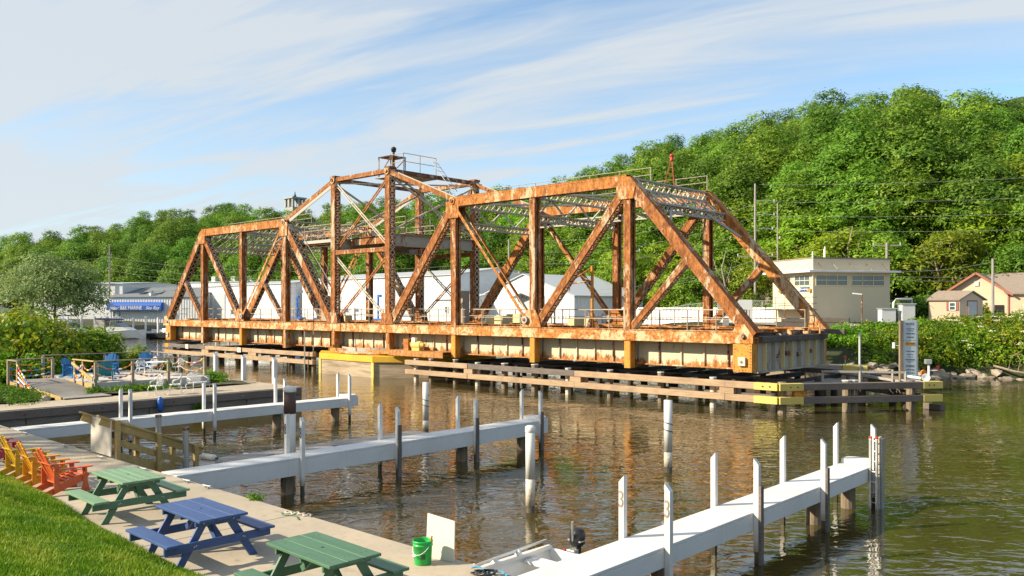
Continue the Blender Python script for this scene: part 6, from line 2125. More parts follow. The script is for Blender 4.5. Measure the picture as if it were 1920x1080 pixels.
q = a + d * 8.4 + bk * 1.4 + V(0, 0, 7.4)
MB().cbox(q, (0.9, 0.9, 0.6)).build('roof_vent', M['cabinet'], T)
T, a, d, bk = shed('storage_hall', 'plain pale grey storage hall left of the blue awning building', (-186, 59.5), (-170.2, 70.5), 26, 1.7, 9.6, 10.2, None)
T, a, d, bk = shed('rack_building', 'white flat roofed boat storage seen above the showroom roof', (-182, 88), (-150, 96), 14, 2.0, 10.4, 10.8, 0.9)
for i, u in enumerate((8, 14, 19)):
    MB().cbox(a + d * u + bk * 3 + V(0, 0, 11.2), (1.6, 1.2, 1.1)).build('roof_unit', M['cabinet'], T)
# little grey roofed house at the left edge
T = thing('boathouse', 'small white house with grey hipped roof at the left picture edge', 'house', (-151, 42, 1.6))
c0, c1 = (-166, 36.5), (-150.5, 47.5)
mb = MB()
mb.box(-166, -151.2, 37.2, 44.2, 1.4, 4.4)
mb.build('wall', M['shed_wall'], T)
mb = MB()
ev = [(-166.8, 36.2, 4.35), (-149.8, 36.2, 4.35), (-149.8, 45.2, 4.35), (-166.8, 45.2, 4.35)]
rg = [(-162, 40.7, 6.5), (-155, 40.7, 6.5)]
mb.add(ev + rg, [(0, 1, 5, 4), (1, 2, 5), (2, 3, 4, 5), (3, 0, 4), (0, 3, 2, 1)])
mb.build('roof', M['shingle_grey'], T)
MB().box(-167, -149.7, 36.0, 36.18, 4.2, 4.42).build('eave_board', M['sign_white'], T)
MB().box(-149.78, -149.6, 36.0, 45.3, 4.2, 4.42).build('eave_board', M['sign_white'], T)
frame_window(T, (-151.17, 41.0, 3.0), (0, 1, 0), 1.0, 1.3)

# ---- cruisers and dark speedboat in the marina
def cruiser(label, x, y, rz, L_, hullm, canvas, cat='boat', top=True):
    T = thing('motor_boat', label, cat, (x, y, 0), rz, 'boats in the marina')
    st = [(-0.5, 0.40, 0.75), (-0.2, 0.44, 0.78), (0.15, 0.42, 0.88), (0.38, 0.25, 1.02), (0.5, 0.02, 1.12)]
    vs, fs = [], []
    for u, hw, zg in st:
        k = L_ / 7.0
        for a_, b_ in ((-1, zg), (-0.85, 0.15), (0, -0.25), (0.85, 0.15), (1, zg)):
            vs.append((u * L_, a_ * hw * L_ * 0.38, b_ * k))
    for j in range(len(st) - 1):
        for i in range(4):
            fs.append((j * 5 + i, j * 5 + i + 1, (j + 1) * 5 + i + 1, (j + 1) * 5 + i))
    fs += [tuple(range(5)), tuple(range(20, 25))]
    fs += [(j * 5, (j + 1) * 5, (j + 1) * 5 + 4, j * 5 + 4) for j in range(len(st) - 1)]
    MB().add(vs, fs).build('hull', hullm, T, world=False)
    k = L_ / 7.0
    MB().prism([(-0.10 * L_, 0.85 * k), (0.30 * L_, 1.0 * k), (0.18 * L_, 1.35 * k), (-0.10 * L_, 1.4 * k)], 'y', -0.9 * k, 0.9 * k).build('cabin', M['gelcoat'], T, world=False, bevel=0.05)
    MB().prism([(-0.02 * L_, 1.38 * k), (0.17 * L_, 1.33 * k), (0.06 * L_, 2.0 * k), (-0.03 * L_, 2.0 * k)], 'y', -0.85 * k, 0.85 * k).build('windscreen', M['glass'], T, world=False)
    if top:
        MB().prism([(-0.30 * L_, 2.25 * k), (0.08 * L_, 2.15 * k), (0.05 * L_, 2.32 * k), (-0.28 * L_, 2.4 * k)], 'y', -0.9 * k, 0.9 * k).build('hard_top', canvas, T, world=False, bevel=0.04)
        MB().prism([(-0.30 * L_, 1.0 * k), (-0.12 * L_, 1.0 * k), (-0.14 * L_, 2.25 * k), (-0.27 * L_, 2.25 * k)], 'y', -0.86 * k, 0.86 * k).build('canvas_side', M['navy'] if canvas is not M['navy'] else M['dirty_white'], T, world=False)
        for s in (-1, 1):
            MB().tube((-0.05 * L_, s * 0.85 * k, 1.4 * k), (-0.02 * L_, s * 0.85 * k, 2.2 * k), 0.04, n=6).build('top_post', M['aluminium'], T, world=False)
        MB().lathe((-0.15 * L_, 0, 2.4 * k), [(0.28, 0), (0.28, 0.14), (0.1, 0.3), (0.06, 0.6), (0.25, 0.62), (0.22, 0.8), (0, 0.82)], 12).build('radar', M['gelcoat'], T, world=False)
    return T
cruiser('white cabin cruiser with a navy top moored left of the awning building', -134, 54.5, R(40), 9.5, M['gelcoat'], M['navy'])
cruiser('white cruiser with pale hard top half hidden below the grey green tree', -141.5, 50.5, R(35), 8.5, M['gelcoat'], M['gelcoat'])
cruiser('dark hulled speedboat moored beside the white marina posts', -128, 60.5, R(20), 8.0, M['dark_hull'], M['black'], top=False)
cruiser('low grey boat moored at the marina dock behind the dark speedboat', -133.5, 61.0, R(30), 7.0, M['cabinet'], M['cabinet'], top=False)
# marina docks with white posts
T = thing('marina_dock', 'white marina dock with a row of thin white posts before the showroom', 'dock', (-125, 66, 0.9))
mv0, mv1 = V(-131.5, 60.0, 0), V(-112.0, 65.5, 0)
for i in range(9):
    p = mv0.lerp(mv1, i / 8)
    MB().box(p.x - 0.12, p.x + 0.12, p.y - 0.12, p.y + 0.12, -2, 3.3).build('post', M['white'], T)
MB().bar(mv0.lerp(mv1, 0.35) + V(0, 0.3, 1.1), mv1 + V(0, 0.3, 1.1), 0.9, 0.35).build('walk', M['cabinet'], T)
for i in range(8):
    p = mv0.lerp(mv1, 0.35 + 0.65 * i / 7)
    MB().tube((p.x, p.y + 0.4, -2), (p.x, p.y + 0.4, 0.95), 0.14, n=8).build('pile', M['pile'], T)
T = thing('marina_dock', 'farther marina dock whose white posts show above the bushes', 'dock', (-140, 55, 0.9))
mv0, mv1 = V(-138.0, 39.0, 0), V(-136, 62.0, 0)
for i in range(13):
    p = mv0.lerp(mv1, i / 12)
    MB().box(p.x - 0.12, p.x + 0.12, p.y - 0.12, p.y + 0.12, -2, 3.35 + 0.15 * (i % 2)).build('post', M['white'], T)
MB().bar(mv0 + V(-0.6, 0, 0.9), mv1 + V(-0.6, 0, 0.9), 0.9, 0.3).build('walk', M['cabinet'], T)
T = thing('marina_bulkhead', 'low dark bulkhead wall under the showroom along the water', 'wall', (-150, 68, 0))
MB().bar((-147.5, 58, 0.7), (-147.5, 70.0, 0.7), 0.3, 2.2).build('face', M['sheet_wood'], T)
MB().bar((-147.3, 69.5, 0.7), (-112, 70.4, 0.7), 0.3, 2.2).build('face', M['sheet_wood'], T)

# ---- bridge tender's house
hx = V(-32.2, 76.4, 0)
u1 = V(0.55, 0.835, 0).normalized()       # wide wall runs this way
u2 = V(-0.86, 0.51, 0).normalized()       # narrow wall runs this way
W1, W2 = 8.3, 6.4
z0, z1 = 3.3, 9.45
T = thing('tender_house', 'two storey cream control house with a band of windows and white canopy', 'house', hx + V(0, 0, z0))
c = [hx, hx + u1 * W1, hx + u1 * W1 + u2 * W2, hx + u2 * W2]
def slab4(mb, pts, za, zb):
    n = len(pts)
    mb.add([p + V(0, 0, za) for p in pts] + [p + V(0, 0, zb) for p in pts], [tuple(range(n))[::-1], tuple(range(n, 2 * n))] + [(i, (i + 1) % n, n + (i + 1) % n, n + i) for i in range(n)])
    return mb
slab4(MB(), c, z0 + 0.2, z1).build('wall', M['cream'], T)
def grow(pts, k):
    m_ = sum(pts, V(0, 0, 0)) / len(pts)
    return [p + (p - m_).normalized() * k for p in pts]
slab4(MB(), grow(c, -0.12), z0 - 1.2, z0 + 0.2).build('foundation', M['dark_pile'], T)
slab4(MB(), grow(c, 0.06), z1 + 0.002, z1 + 0.13).build('parapet_cap', M['shingle'], T)
slab4(MB(), grow(c, 1.0), 8.18, 8.38).build('canopy', M['canopy_white'], T, bevel=0.02)
# window bands: outward normal is the wall direction turned -90
for u, w_ in ((1.95, 3.35), (5.85, 3.55)):
    frame_window(T, hx + u1 * u + V(0, 0, 7.45), u1, w_, 0.98, 3, 2, 'cream_trim')
for u, w_ in ((1.6, 2.3), (4.3, 1.9)):
    q = hx + u2 * u
    frame_window(T, q + V(0, 0, 7.45), -u2, w_, 0.98, 3, 2, 'cream_trim')
n2 = V(-u2.y, u2.x, 0)
n1 = V(u1.y, -u1.x, 0)
if n2.dot(V(0, -1, 0)) < 0:
    n2 = -n2
for e in (0.55, 2.1, 3.9, 5.7, 7.4):
    MB().tube(hx + u1 * e + n1 * 0.02 + V(0, 0, 9.0), hx + u1 * e + n1 * 0.85 + V(0, 0, 8.38), 0.025, n=5).build('canopy_stay', M['rust_dark'], T)
for e in (0.6, 2.2, 3.8, 5.4):
    MB().tube(hx + u2 * e + n2 * 0.02 + V(0, 0, 9.0), hx + u2 * e + n2 * 0.85 + V(0, 0, 8.38), 0.025, n=5).build('canopy_stay', M['rust_dark'], T)
MB().tube(hx + n1 * 0.1 + n2 * 0.1 + V(0, 0, z0 + 0.3), hx + n1 * 0.1 + n2 * 0.1 + V(0, 0, z1 + 0.1), 0.07, n=8).build('corner_pipe', M['dirty_white'], T)
q = hx + u2 * 1.35 + n2 * 0.05 + V(0, 0, 6.62)
sg = MB().bar(q - u2 * 0.85, q + u2 * 0.85, 0.06, 0.40).build('name_board', M['sign_blue'], T)
MB().bar(q + u2 * 0.52 + n2 * 0.035, q + u2 * 0.82 + n2 * 0.035, 0.012, 0.34).build('emblem_panel', M['sign_white'], sg)
rzb = math.atan2(-u2.y, -u2.x)
lettering('Drawbridge', 0.26, M['sign_white'], sg, q - u2 * 0.16 + n2 * 0.04, (R(90), 0, rzb), 0.006, width=1.25)
for uu in (0.35, 5.0):
    p = hx + u2 * uu + n2 * 0.14 + V(0, 0, 6.5)
    MB().cbox(p, (0.28, 0.25, 0.32)).build('wall_lamp', M['yellow_steel'], T, bevel=0.03)
# outside landing with pipe rails and braces
la, lb = hx + n2 * 0.05 - u2 * 0.6, hx + u2 * 5.6 + n2 * 0.05
slab4(MB(), [la, lb, lb + n2 * 1.3, la + n2 * 1.3], 4.65, 4.75).build('landing', M['rust_dark'], T)
rl = MB()
for k in range(5):
    p = (la + n2 * 1.27).lerp(lb + n2 * 1.27, k / 4)
    rl.tube(p + V(0, 0, 4.75), p + V(0, 0, 5.85), 0.03, n=6)
for h in (5.3, 5.85):
    rl.tube(la + n2 * 1.27 + V(0, 0, h), lb + n2 * 1.27 + V(0, 0, h), 0.03, n=6)
    rl.tube(la + n2 * 1.27 + V(0, 0, h), la + V(0, 0, h), 0.03, n=6)
rl.tube(la + n2 * 1.27 + V(0, 0, 4.7), la + V(0, 0, 3.6), 0.05, n=6)
rl.tube((la.lerp(lb, 0.5)) + n2 * 1.27 + V(0, 0, 4.7), la.lerp(lb, 0.5) + n2 * 1.27 + V(0, 0, 3.3), 0.05, n=6)
rl.build('landing_rail', M['rust_dark'], T)
for i, (e, b_) in enumerate(((0.8, 1.2), (1.9, 1.0), (2.2, 1.3))):
    p = hx + u1 * e + u2 * b_
    MB().tube(p + V(0, 0, z1 + 0.13), p + V(0, 0, z1 + 0.75 + 0.25 * i), 0.06, n=6).build('vent_pipe', M['sign_white'], T)
# lamp post, cabinets before the house
T = thing('lamp_post', 'thin brown lamp post with a pale lamp head before the cream house', 'lamp', (-25.9, 71.3, 3.3))
MB().tube((-25.9, 71.3, 2.9), (-25.9, 71.3, 6.0), 0.06, n=8).build('shaft', M['rust_dark'], T)
MB().bar((-25.9, 71.3, 6.0), (-26.5, 70.9, 6.08), 0.14, 0.09).build('lamp_head', M['sign_white'], T)
MB().tube((-25.55, 71.5, 2.9), (-25.55, 71.5, 3.9), 0.06, n=8).build('marker_stub', M['yellow_steel'], T)
for i, (x, yy, w_, h_) in enumerate(((-25.2, 75.2, 1.2, 1.45), (-23.9, 76.2, 1.1, 1.85))):
    T = thing('relay_cabinet', ['grey equipment cabinet against the right end of the cream house', 'taller grey equipment cabinet with a bent vent pipe right of the cream house'][i], 'cabinet', (x, yy, 3.3))
    MB().cbox((x, yy, 3.3 + h_ / 2), (w_, 0.9, h_), R(40)).build('body', M['cabinet'], T, bevel=0.02)
    MB().cbox((x, yy, 3.36 + h_), (w_ + 0.15, 1.05, 0.09), R(40)).build('lid', M['aluminium'], T)
    if i:
        MB().path([(x - 0.9, yy - 0.6, 4.6), (x - 0.9, yy - 0.6, 5.3), (x - 0.7, yy - 0.5, 5.6), (x + 0.4, yy + 0.2, 5.65)], 0.09, 8).build('vent_pipe', M['gelcoat'], T, smooth=True)
for i, (x, yy) in enumerate(((-38.0, 70.6), (-36.6, 71.4))):
    T = thing('relay_cabinet', ['grey green cabinet left of the cream house landing', 'pale blue cabinet under the cream house landing'][i], 'cabinet', (x, yy, 3.3))
    MB().cbox((x, yy, 3.3 + 0.2 + (1.35 if i == 0 else 1.0)), (1.5, 1.0, 1.6 if i == 0 else 2.2), R(25)).build('body', M['solar_roof' if i == 0 else 'cabinet'], T, bevel=0.02)
    MB().cbox((x, yy, 3.5), (0.5, 0.5, 0.9), R(25)).build('plinth', M['steel_grey'], T)
# beige house and shed with brown trim
T, a, d, bk = shed('beige_house', 'beige house with brown shingle roof and red trim at the right edge', (-25.6, 94.0), (-20.0, 94.3), 9, 3.4, 6.35, 8.3, None, True, 'beige_wall', 'shingle', 'house', 0.45)
T2 = T
# long wing going right behind the gable
mb = MB()
q = a + d * 7.0
ang = math.atan2(d.y, d.x)
w0, w1 = a + d * 5.62, a + d * 5.62 + V(0.98, 0.19, 0) * 14
slab4(MB(), [w0, w1, w1 + bk * 8, w0 + bk * 8], 3.3, 6.3).build('wing_wall', M['beige_wall'], T)
rr = MB()
e0, e1 = w0 - bk * 0.4 - d * 0.2, w1 - bk * 0.4
m0, m1 = w0 + bk * 4 - d * 2.8, w1 + bk * 4
rr.add([e0 + V(0, 0, 6.2), e1 + V(0, 0, 6.2), m1 + V(0, 0, 8.35), m0 + V(0, 0, 8.35), e0 + V(0, 0, 6.33), e1 + V(0, 0, 6.33), m1 + V(0, 0, 8.48), m0 + V(0, 0, 8.48)],
       [(0, 1, 2, 3), (7, 6, 5, 4), (0, 4, 5, 1), (1, 5, 6, 2), (2, 6, 7, 3), (3, 7, 4, 0)])
rr.build('wing_roof', M['shingle'], T)
for s in (0, 1):
    pA = a - d * 0.45 if s == 0 else a + d * 6.05
    pR = a + d * 2.8
    MB().bar(pA - bk * 0.48 + V(0, 0, 6.12), pR - bk * 0.48 + V(0, 0, 8.36), 0.06, 0.2).build('rake_board', M['red_trim'], T)
for e in (0.0, 5.6):
    MB().bar(a + d * e - bk * 0.04 + V(0, 0, 3.4), a + d * e - bk * 0.04 + V(0, 0, 6.3), 0.14, 0.06, -bk).build('corner_board', M['red_trim'], T)
MB().bar(a + d * 4.4 - bk * 0.05 + V(0, 0, 4.2), a + d * 5.2 - bk * 0.05 + V(0, 0, 4.2), 0.06, 1.9).build('door', M['black'], T)
MB().cbox(a + d * 2.8 - bk * 0.05 + V(0, 0, 7.3), (0.4, 0.1, 0.45), ang).build('gable_vent', M['cabinet'], T)
sa = V(-24.9, 86.4, 0)
sdn = V(0.76, 0.65, 0).normalized()
sbk = V(-sdn.y, sdn.x, 0)
T = thing('garden_shed', 'small beige shed with gable door and shutters before the beige house', 'shed', (-23.5, 87.5, 3.9))
L1, L2 = 3.1, 2.3
v1 = V(0.76, 0.65, 0).normalized()
v2 = V(0.86, 0.51, 0).normalized()
A0 = V(-24.9, 85.8, 0); A1 = V(-22.35, 86.3, 0)
v1 = (A1 - A0).normalized()
B1 = V(-20.85, 88.2, 0)
C1 = B1 + (A0 - A1); 
for p, q_, m_ in ((A0, A1, 'beige_wall'), (A1, B1, 'beige_shade'), (B1, C1, 'beige_wall'), (C1, A0, 'beige_wall')):
    mb = MB()
    wall_quad(mb, p, q_, 3.6, 5.65)
    mb.build('wall', M[m_], T)
mR = (A1 + B1) / 2
bkd = (A0 - A1)
MB().add([A1 + V(0, 0, 5.65), B1 + V(0, 0, 5.65), mR + V(0, 0, 6.35)], [(0, 1, 2)]).build('gable', M['beige_shade'], T)
rf = MB()
fo = -bkd.normalized() * 0.2
for p, sgn in ((A1, -1), (B1, 1)):
    o_ = (B1 - A1).normalized() * sgn * 0.25
    e0 = p + o_ + fo + V(0, 0, 5.55); r0 = mR + fo + V(0, 0, 6.40)
    e1 = e0 + bkd - fo * 2; r1 = r0 + bkd - fo * 2
    up_ = V(0, 0, 0.09)
    rf.add([e0, r0, r1, e1, e0 + up_, r0 + up_, r1 + up_, e1 + up_], [(0, 1, 2, 3), (7, 6, 5, 4), (0, 4, 5, 1), (1, 5, 6, 2), (2, 6, 7, 3), (3, 7, 4, 0)])
rf.build('roof', M['shingle'], T)
dv = (B1 - A1).normalized()
dn_ = V(dv.y, -dv.x, 0)
if dn_.dot(V(0, -1, 0)) < 0: dn_ = -dn_
MB().bar(A1 + dv * 0.85 + dn_ * 0.04 + V(0, 0, 4.55), A1 + dv * 1.75 + dn_ * 0.04 + V(0, 0, 4.55), 0.05, 1.8).build('door', M['cabinet'], T)
MB().bar(A1 + dv * 0.78 + dn_ * 0.03 + V(0, 0, 4.6), A1 + dv * 1.82 + dn_ * 0.03 + V(0, 0, 4.6), 0.04, 1.95).build('door_trim', M['red_trim'], T)
frame_window(T, A0 + v1 * 2.0 + V(v1.y, -v1.x, 0) * 0.03 + V(0, 0, 5.0), v1, 0.5, 0.7, 1, 2)
for e in (1.6, 2.4):
    MB().bar(A0 + v1 * (e - 0.1) + V(v1.y, -v1.x, 0) * 0.04 + V(0, 0, 5.0), A0 + v1 * (e + 0.1) + V(v1.y, -v1.x, 0) * 0.04 + V(0, 0, 5.0), 0.03, 0.8).build('shutter', M['red_trim'], T)
T = thing('air_unit', 'white air conditioner half hidden in the bushes at the right edge', 'air unit', (-17.0, 93, 4.2))
MB().cbox((-17.2, 92.5, 4.6), (2.2, 1.0, 1.1), R(20)).build('casing', M['cabinet'], T, bevel=0.04)
MB().cbox((-17.2, 92.5, 5.18), (2.3, 1.1, 0.06), R(20)).build('lid', M['sign_white'], T)

# chain-link fence and white plank fence beyond the rails
T = thing('chain_fence', 'chain link fence with grey posts along the far rail yard', 'fence', (-40, 86, 3.3))
fp0, fp1 = V(-62, 84, 0), V(-26, 84.5, 0)
for i in range(13):
    p = fp0.lerp(fp1, i / 12)
    zz = height(p.x, p.y)
    MB().tube(p + V(0, 0, zz - 0.2), p + V(0, 0, zz + 2.3), 0.05, n=6).build('post', M['steel_grey'], T)
for h in (0.1, 1.15, 2.25):
    q = MB()
    for i in range(12):
        a_, b_ = fp0.lerp(fp1, i / 12), fp0.lerp(fp1, (i + 1) / 12)
        q.tube(a_ + V(0, 0, height(a_.x, a_.y) + h), b_ + V(0, 0, height(b_.x, b_.y) + h), 0.03, n=5)
    q.build('rail', M['steel_grey'], T)
wm = MB()
for i in range(12):
    a_, b_ = fp0.lerp(fp1, i / 12), fp0.lerp(fp1, (i + 1) / 12)
    za, zb_ = height(a_.x, a_.y), height(b_.x, b_.y)
    for k in range(14):
        t0 = k / 14
        for s in (0, 1):
            pA = a_.lerp(b_, t0) + V(0, 0, lerp(za, zb_, t0) + (0.1 if s else 2.25))
            pB = a_.lerp(b_, min(1, t0 + 0.45)) + V(0, 0, lerp(za, zb_, min(1, t0 + 0.45)) + (2.25 if s else 0.1))
            wm.bar(pA, pB, 0.012, 0.012)
wm.build('mesh', M['steel_grey'], T)['kind'] = 'stuff'
T = thing('white_barrier', 'long pale corrugated sheet lying along the far rail yard', 'barrier', (-45, 80.5, 3.3))
mb = MB()
wall_quad(mb, (-57, 80.2), (-37.0, 80.8), 3.0, 4.9, 0.5)
mb.build('sheet', M['shed_wall'], T)

# rest pier and riprap edge under the house
RA, RB = V(-28.0, 51.4, 0), V(-19.4, 54.4, 0)
rd_ = (RB - RA).normalized()
rn_ = V(rd_.y, -rd_.x, 0)
T = thing('rest_pier', 'short sheet pile rest pier with a pale cap and yellow end beside the rocks', 'pier', (-23, 53.5, 0))
for i in range(14):
    q_ = RA + rd_ * (0.3 + i * 0.63)
    MB().bar(q_ + rn_ * (0.08 * (i % 2)) + V(0, 0, -0.6), q_ + rd_ * 0.61 + rn_ * (0.08 * (i % 2)) + V(0, 0, -0.6), 0.3, 2.78).build('sheet_pile', M['tide' if i % 3 else 'rust_dark'], T)
MB().bar(RA - rn_ * 0.4 + V(0, 0, 1.0), RB - rd_ * 1.5 - rn_ * 0.4 + V(0, 0, 1.0), 1.3, 0.40).build('cap', M['pier_conc'], T, bevel=0.03)
MB().bar(RB - rd_ * 1.48 - rn_ * 0.4 + V(0, 0, 1.0), RB - rn_ * 0.4 + V(0, 0, 1.0), 1.31, 0.405).build('cap_end', M['pale_yellow'], T, bevel=0.03)
MB().tube((-19.75, 54.0, -1), (-19.75, 54.0, 3.3), 0.07, n=8).build('guide_pole', M['cabinet'], T)
MB().tube((-20.7, 54.1, 1.2), (-20.7, 54.1, 1.6), 0.03, n=6).build('lamp_stem', M['steel_grey'], T)
MB().lathe((-20.7, 54.1, 1.6), [(0.06, 0), (0.1, 0.04), (0.1, 0.16), (0, 0.22)], 8).build('red_lamp', M['red_part'], T)
T = thing('timber_pile_stack', 'stack of old dark bridge timbers on the bank behind the bridge end', 'timber', (-26.8, 65.5, 2.6))
for i in range(4):
    MB().bar((-31.0 + 0.3 * i, 64.6 + 0.2 * i, 2.7 + 0.40 * i), (-25.6 + 0.2 * i, 66.2, 2.7 + 0.40 * i), 0.4, 0.38).build('timber', M['tie'], T, bevel=0.03)
# earth bank and stones
rk = random.Random(11)
def rock_mesh(seed):
    g = random.Random(seed)
    bm = bmesh.new()
    bmesh.ops.create_icosphere(bm, subdivisions=1, radius=1.0)
    for v in bm.verts:
        v.co *= g.uniform(0.72, 1.15)
        v.co.z *= 0.62
        v.co.x *= 1.25
    me = bpy.data.meshes.new('rock')
    bm.to_mesh(me)
    bm.free()
    me.materials.append(M['rock'])
    return me
rms = [rock_mesh(i) for i in range(6)]
RIP = [(-26.5, 57.4), (-23.5, 57.0), (-20.2, 58.0), (-17.9, 63.4), (-15.6, 65.3), (-11.5, 66.5), (-7.0, 67.6)]
for i in range(96):
    t_ = rk.random() * 6
    kk = int(t_)
    (xa_, ya_), (xb_, yb_) = RIP[kk], RIP[kk + 1]
    out_ = rk.uniform(-0.9, 1.5) if kk < 3 else rk.uniform(-0.7, 0.5)
    nx_, ny_ = (yb_ - ya_), -(xb_ - xa_)
    ln_ = math.hypot(nx_, ny_)
    x = lerp(xa_, xb_, t_ - kk) - nx_ / ln_ * out_
    yy = lerp(ya_, yb_, t_ - kk) - ny_ / ln_ * out_
    z = max(-0.02, out_ * 0.5 + 0.15) + rk.uniform(-0.05, 0.1)
    o = bpy.data.objects.new('riprap_stone', rms[i % 6])
    COL.objects.link(o)
    s = rk.uniform(0.28, 0.72) if kk < 3 else rk.uniform(0.22, 0.5)
    o.location = (x, yy, z)
    o.scale = (s, s * rk.uniform(0.7, 1.1), s * rk.uniform(0.6, 1.0))
    o.rotation_euler = (rk.uniform(-0.4, 0.4), rk.uniform(-0.4, 0.4), rk.uniform(0, 6))
    tag(o, 'rough grey brown stone in the riprap along the far waterline', 'stone', 'riprap stones along the far bank')
T = thing('driftwood', 'bare pale branch fallen into the water below the flowering bushes', 'branch', (-13.6, 66.0, 0.3))
MB().path([(-15.0, 66.4, 0.8), (-13.6, 65.9, 0.5), (-12.0, 65.7, 0.35), (-10.3, 65.9, 0.1)], [0.08, 0.07, 0.05, 0.03], 6).build('limb', M['pale_bark'], T)
for a_, b_, c_ in (((-14.0, 66.0, 0.6), (-13.8, 65.8, 1.5), (-13.2, 65.7, 1.9)), ((-13.4, 65.9, 0.5), (-13.2, 65.6, 1.3), (-13.4, 65.6, 1.7)), ((-12.6, 65.8, 0.4), (-11.8, 65.4, 0.7), (-11.0, 65.2, 0.4))):
    MB().path([a_, b_, c_], [0.05, 0.035, 0.02], 5).build('twig', M['pale_bark'], T)

# stone water tower on the ridge
T = thing('hill_tower', 'grey concrete lookout tower rising over the trees on the left ridge', 'tower', (-243, 157, 20))
tx, ty = -242.85, 157.07
MB().box(tx - 2.3, tx + 2.3, ty - 2.3, ty + 2.3, 18, 38.2).build('shaft', M['tower_stone'], T)
for e in ((-2.1, -2.1), (2.1, -2.1), (-2.1, 2.1), (2.1, 2.1), (0, -2.1), (-2.1, 0), (2.1, 0), (0, 2.1)):
    MB().box(tx + e[0] - 0.35, tx + e[0] + 0.35, ty + e[1] - 0.35, ty + e[1] + 0.35, 38.2, 41.0).build('pillar', M['tower_stone'], T)
MB().box(tx - 2.8, tx + 2.8, ty - 2.8, ty + 2.8, 41.0, 41.5).build('roof', M['tower_stone'], T)
MB().lathe((tx, ty, 41.5), [(0.5, 0), (0.5, 0.6), (0.25, 1.0), (0.1, 2.0), (0, 2.1)], 8).build('finial', M['black'], T)
MB().box(tx - 0.4, tx + 0.4, ty - 2.34, ty - 2.29, 33, 36).build('slot', M['black'], T)

# ---- power poles and wires
def power_pole(label, x, y, z0, top, arms, lean=0.0, r=0.16, along=(1, 0)):
    T = thing('power_pole', label, 'utility pole', (x, y, z0), group='utility poles')
    MB().tube((x, y, z0 - 1), (x + lean, y, top), r, r * 0.7, 8).build('shaft', M['pole'], T)
    al = V(along[0], along[1], 0).normalized()
    for i, (h, ln, both) in enumerate(arms):
        a_ = V(x + lean, y, top - h)
        if both:
            MB().bar(a_ - al * ln, a_ + al * ln, 0.1, 0.12).build('cross_arm', M['pole'], T)
        else:
            MB().path([a_, a_ + al * ln * 0.5 + V(0, 0, 0.18), a_ + al * ln], 0.05, 6).build('davit_arm', M['aluminium'], T)
        for s in ((-1, 1) if both else (1,)):
            MB().tube(a_ + al * ln * s * 0.95, a_ + al * ln * s * 0.95 + V(0, 0, 0.3), 0.06, n=6).build('insulator', M['cabinet'], T)
    return T
power_pole('tall grey power pole with three curved arms left of the cream house', -44.0, 88.5, 3.0, 18.9, [(2.05, 2.2, False), (3.6, 2.2, False), (5.2, 2.0, False), (8.2, 2.0, True)], along=(0.8, 0.6))
power_pole('slim pale pole with pipe frames just right of the tall power pole', -41.8, 89.5, 3.0, 16.6, [(4.0, 0.3, False)], r=0.10)
power_pole('power pole standing behind the cream house with a loaded cross arm', -32.0, 95.5, 4.0, 12.0, [(0.3, 1.5, True)], r=0.2, along=(0.8, 0.6))
power_pole('plain wooden pole in front of the beige house at the right', -20.6, 90.8, 3.4, 9.6, [])
power_pole('grey power pole above the showroom roof on the left', -172, 68.7, 1.7, 17.5, [(2.2, 1.3, True), (3.6, 1.3, True), (5.0, 1.3, True)], r=0.18, along=(0.8, -0.6))
power_pole('thin pale pole seen through the bridge middle before the woods', -75.5, 81.5, 2.6, 13.9, [(4.5, 1.4, True)], along=(0.8, 0.6))
power_pole('thin pale pole behind the right truss diagonals', -57.5, 83.0, 2.6, 13.0, [(1.4, 1.4, True)], along=(0.8, 0.6))

def wires(label, p0, p1, offs, sag, r=0.014):
    p0, p1 = V(p0), V(p1)
    T = thing('power_line', label, 'power line', p0.lerp(p1, 0.5), group='overhead wires')
    for o_ in offs:
        o_ = V(o_)
        pts = []
        for i in range(17):
            t = i / 16
            pts.append(p0.lerp(p1, t) + o_ - V(0, 0, 4 * sag * t * (1 - t)))
        MB().path(pts, r, 4).build('wire', M['wire'], T)
wires('bundle of sagging wires crossing the right hillside', (-42.5, 89.5, 13.6), (20, 112, 15.0), [(0, 0, 0), (0, 0, 1.6), (0, 0, 3.2), (-1.5, 0, 5.3), (0, 1, -4.8), (0, 1.2, -5.2)], 1.4)
wires('bundle of sagging wires behind the bridge from pole to pole', (-44, 88.5, 13.6), (-75.5, 81.5, 11.0), [(0, 0, 0), (0, 0, 1.5), (0, 0, 3.0), (0, 0, -3.4), (0, 0, -3.9)], 1.6)
wires('wires running left behind the bridge towards the showroom pole', (-75.5, 81.5, 9.6), (-172, 68.7, 13.5), [(0, 0, 0), (0, 0, 1.4), (0, 0, -1.2), (0, 0, -3.5)], 2.0)
wires('thin wires left of the showroom pole over the trees', (-172, 68.7, 13.5), (-290, 20, 14), [(0, 0, 0), (0, 0, 1.4), (0, 0, -1.2), (0, 0, -3.3)], 2.0)
wires('low wire from the cream house to the pole by the beige house', (-27.6, 83.3, 8.4), (-20.6, 90.8, 9.3), [(0, 0, 0)], 0.35, 0.018)
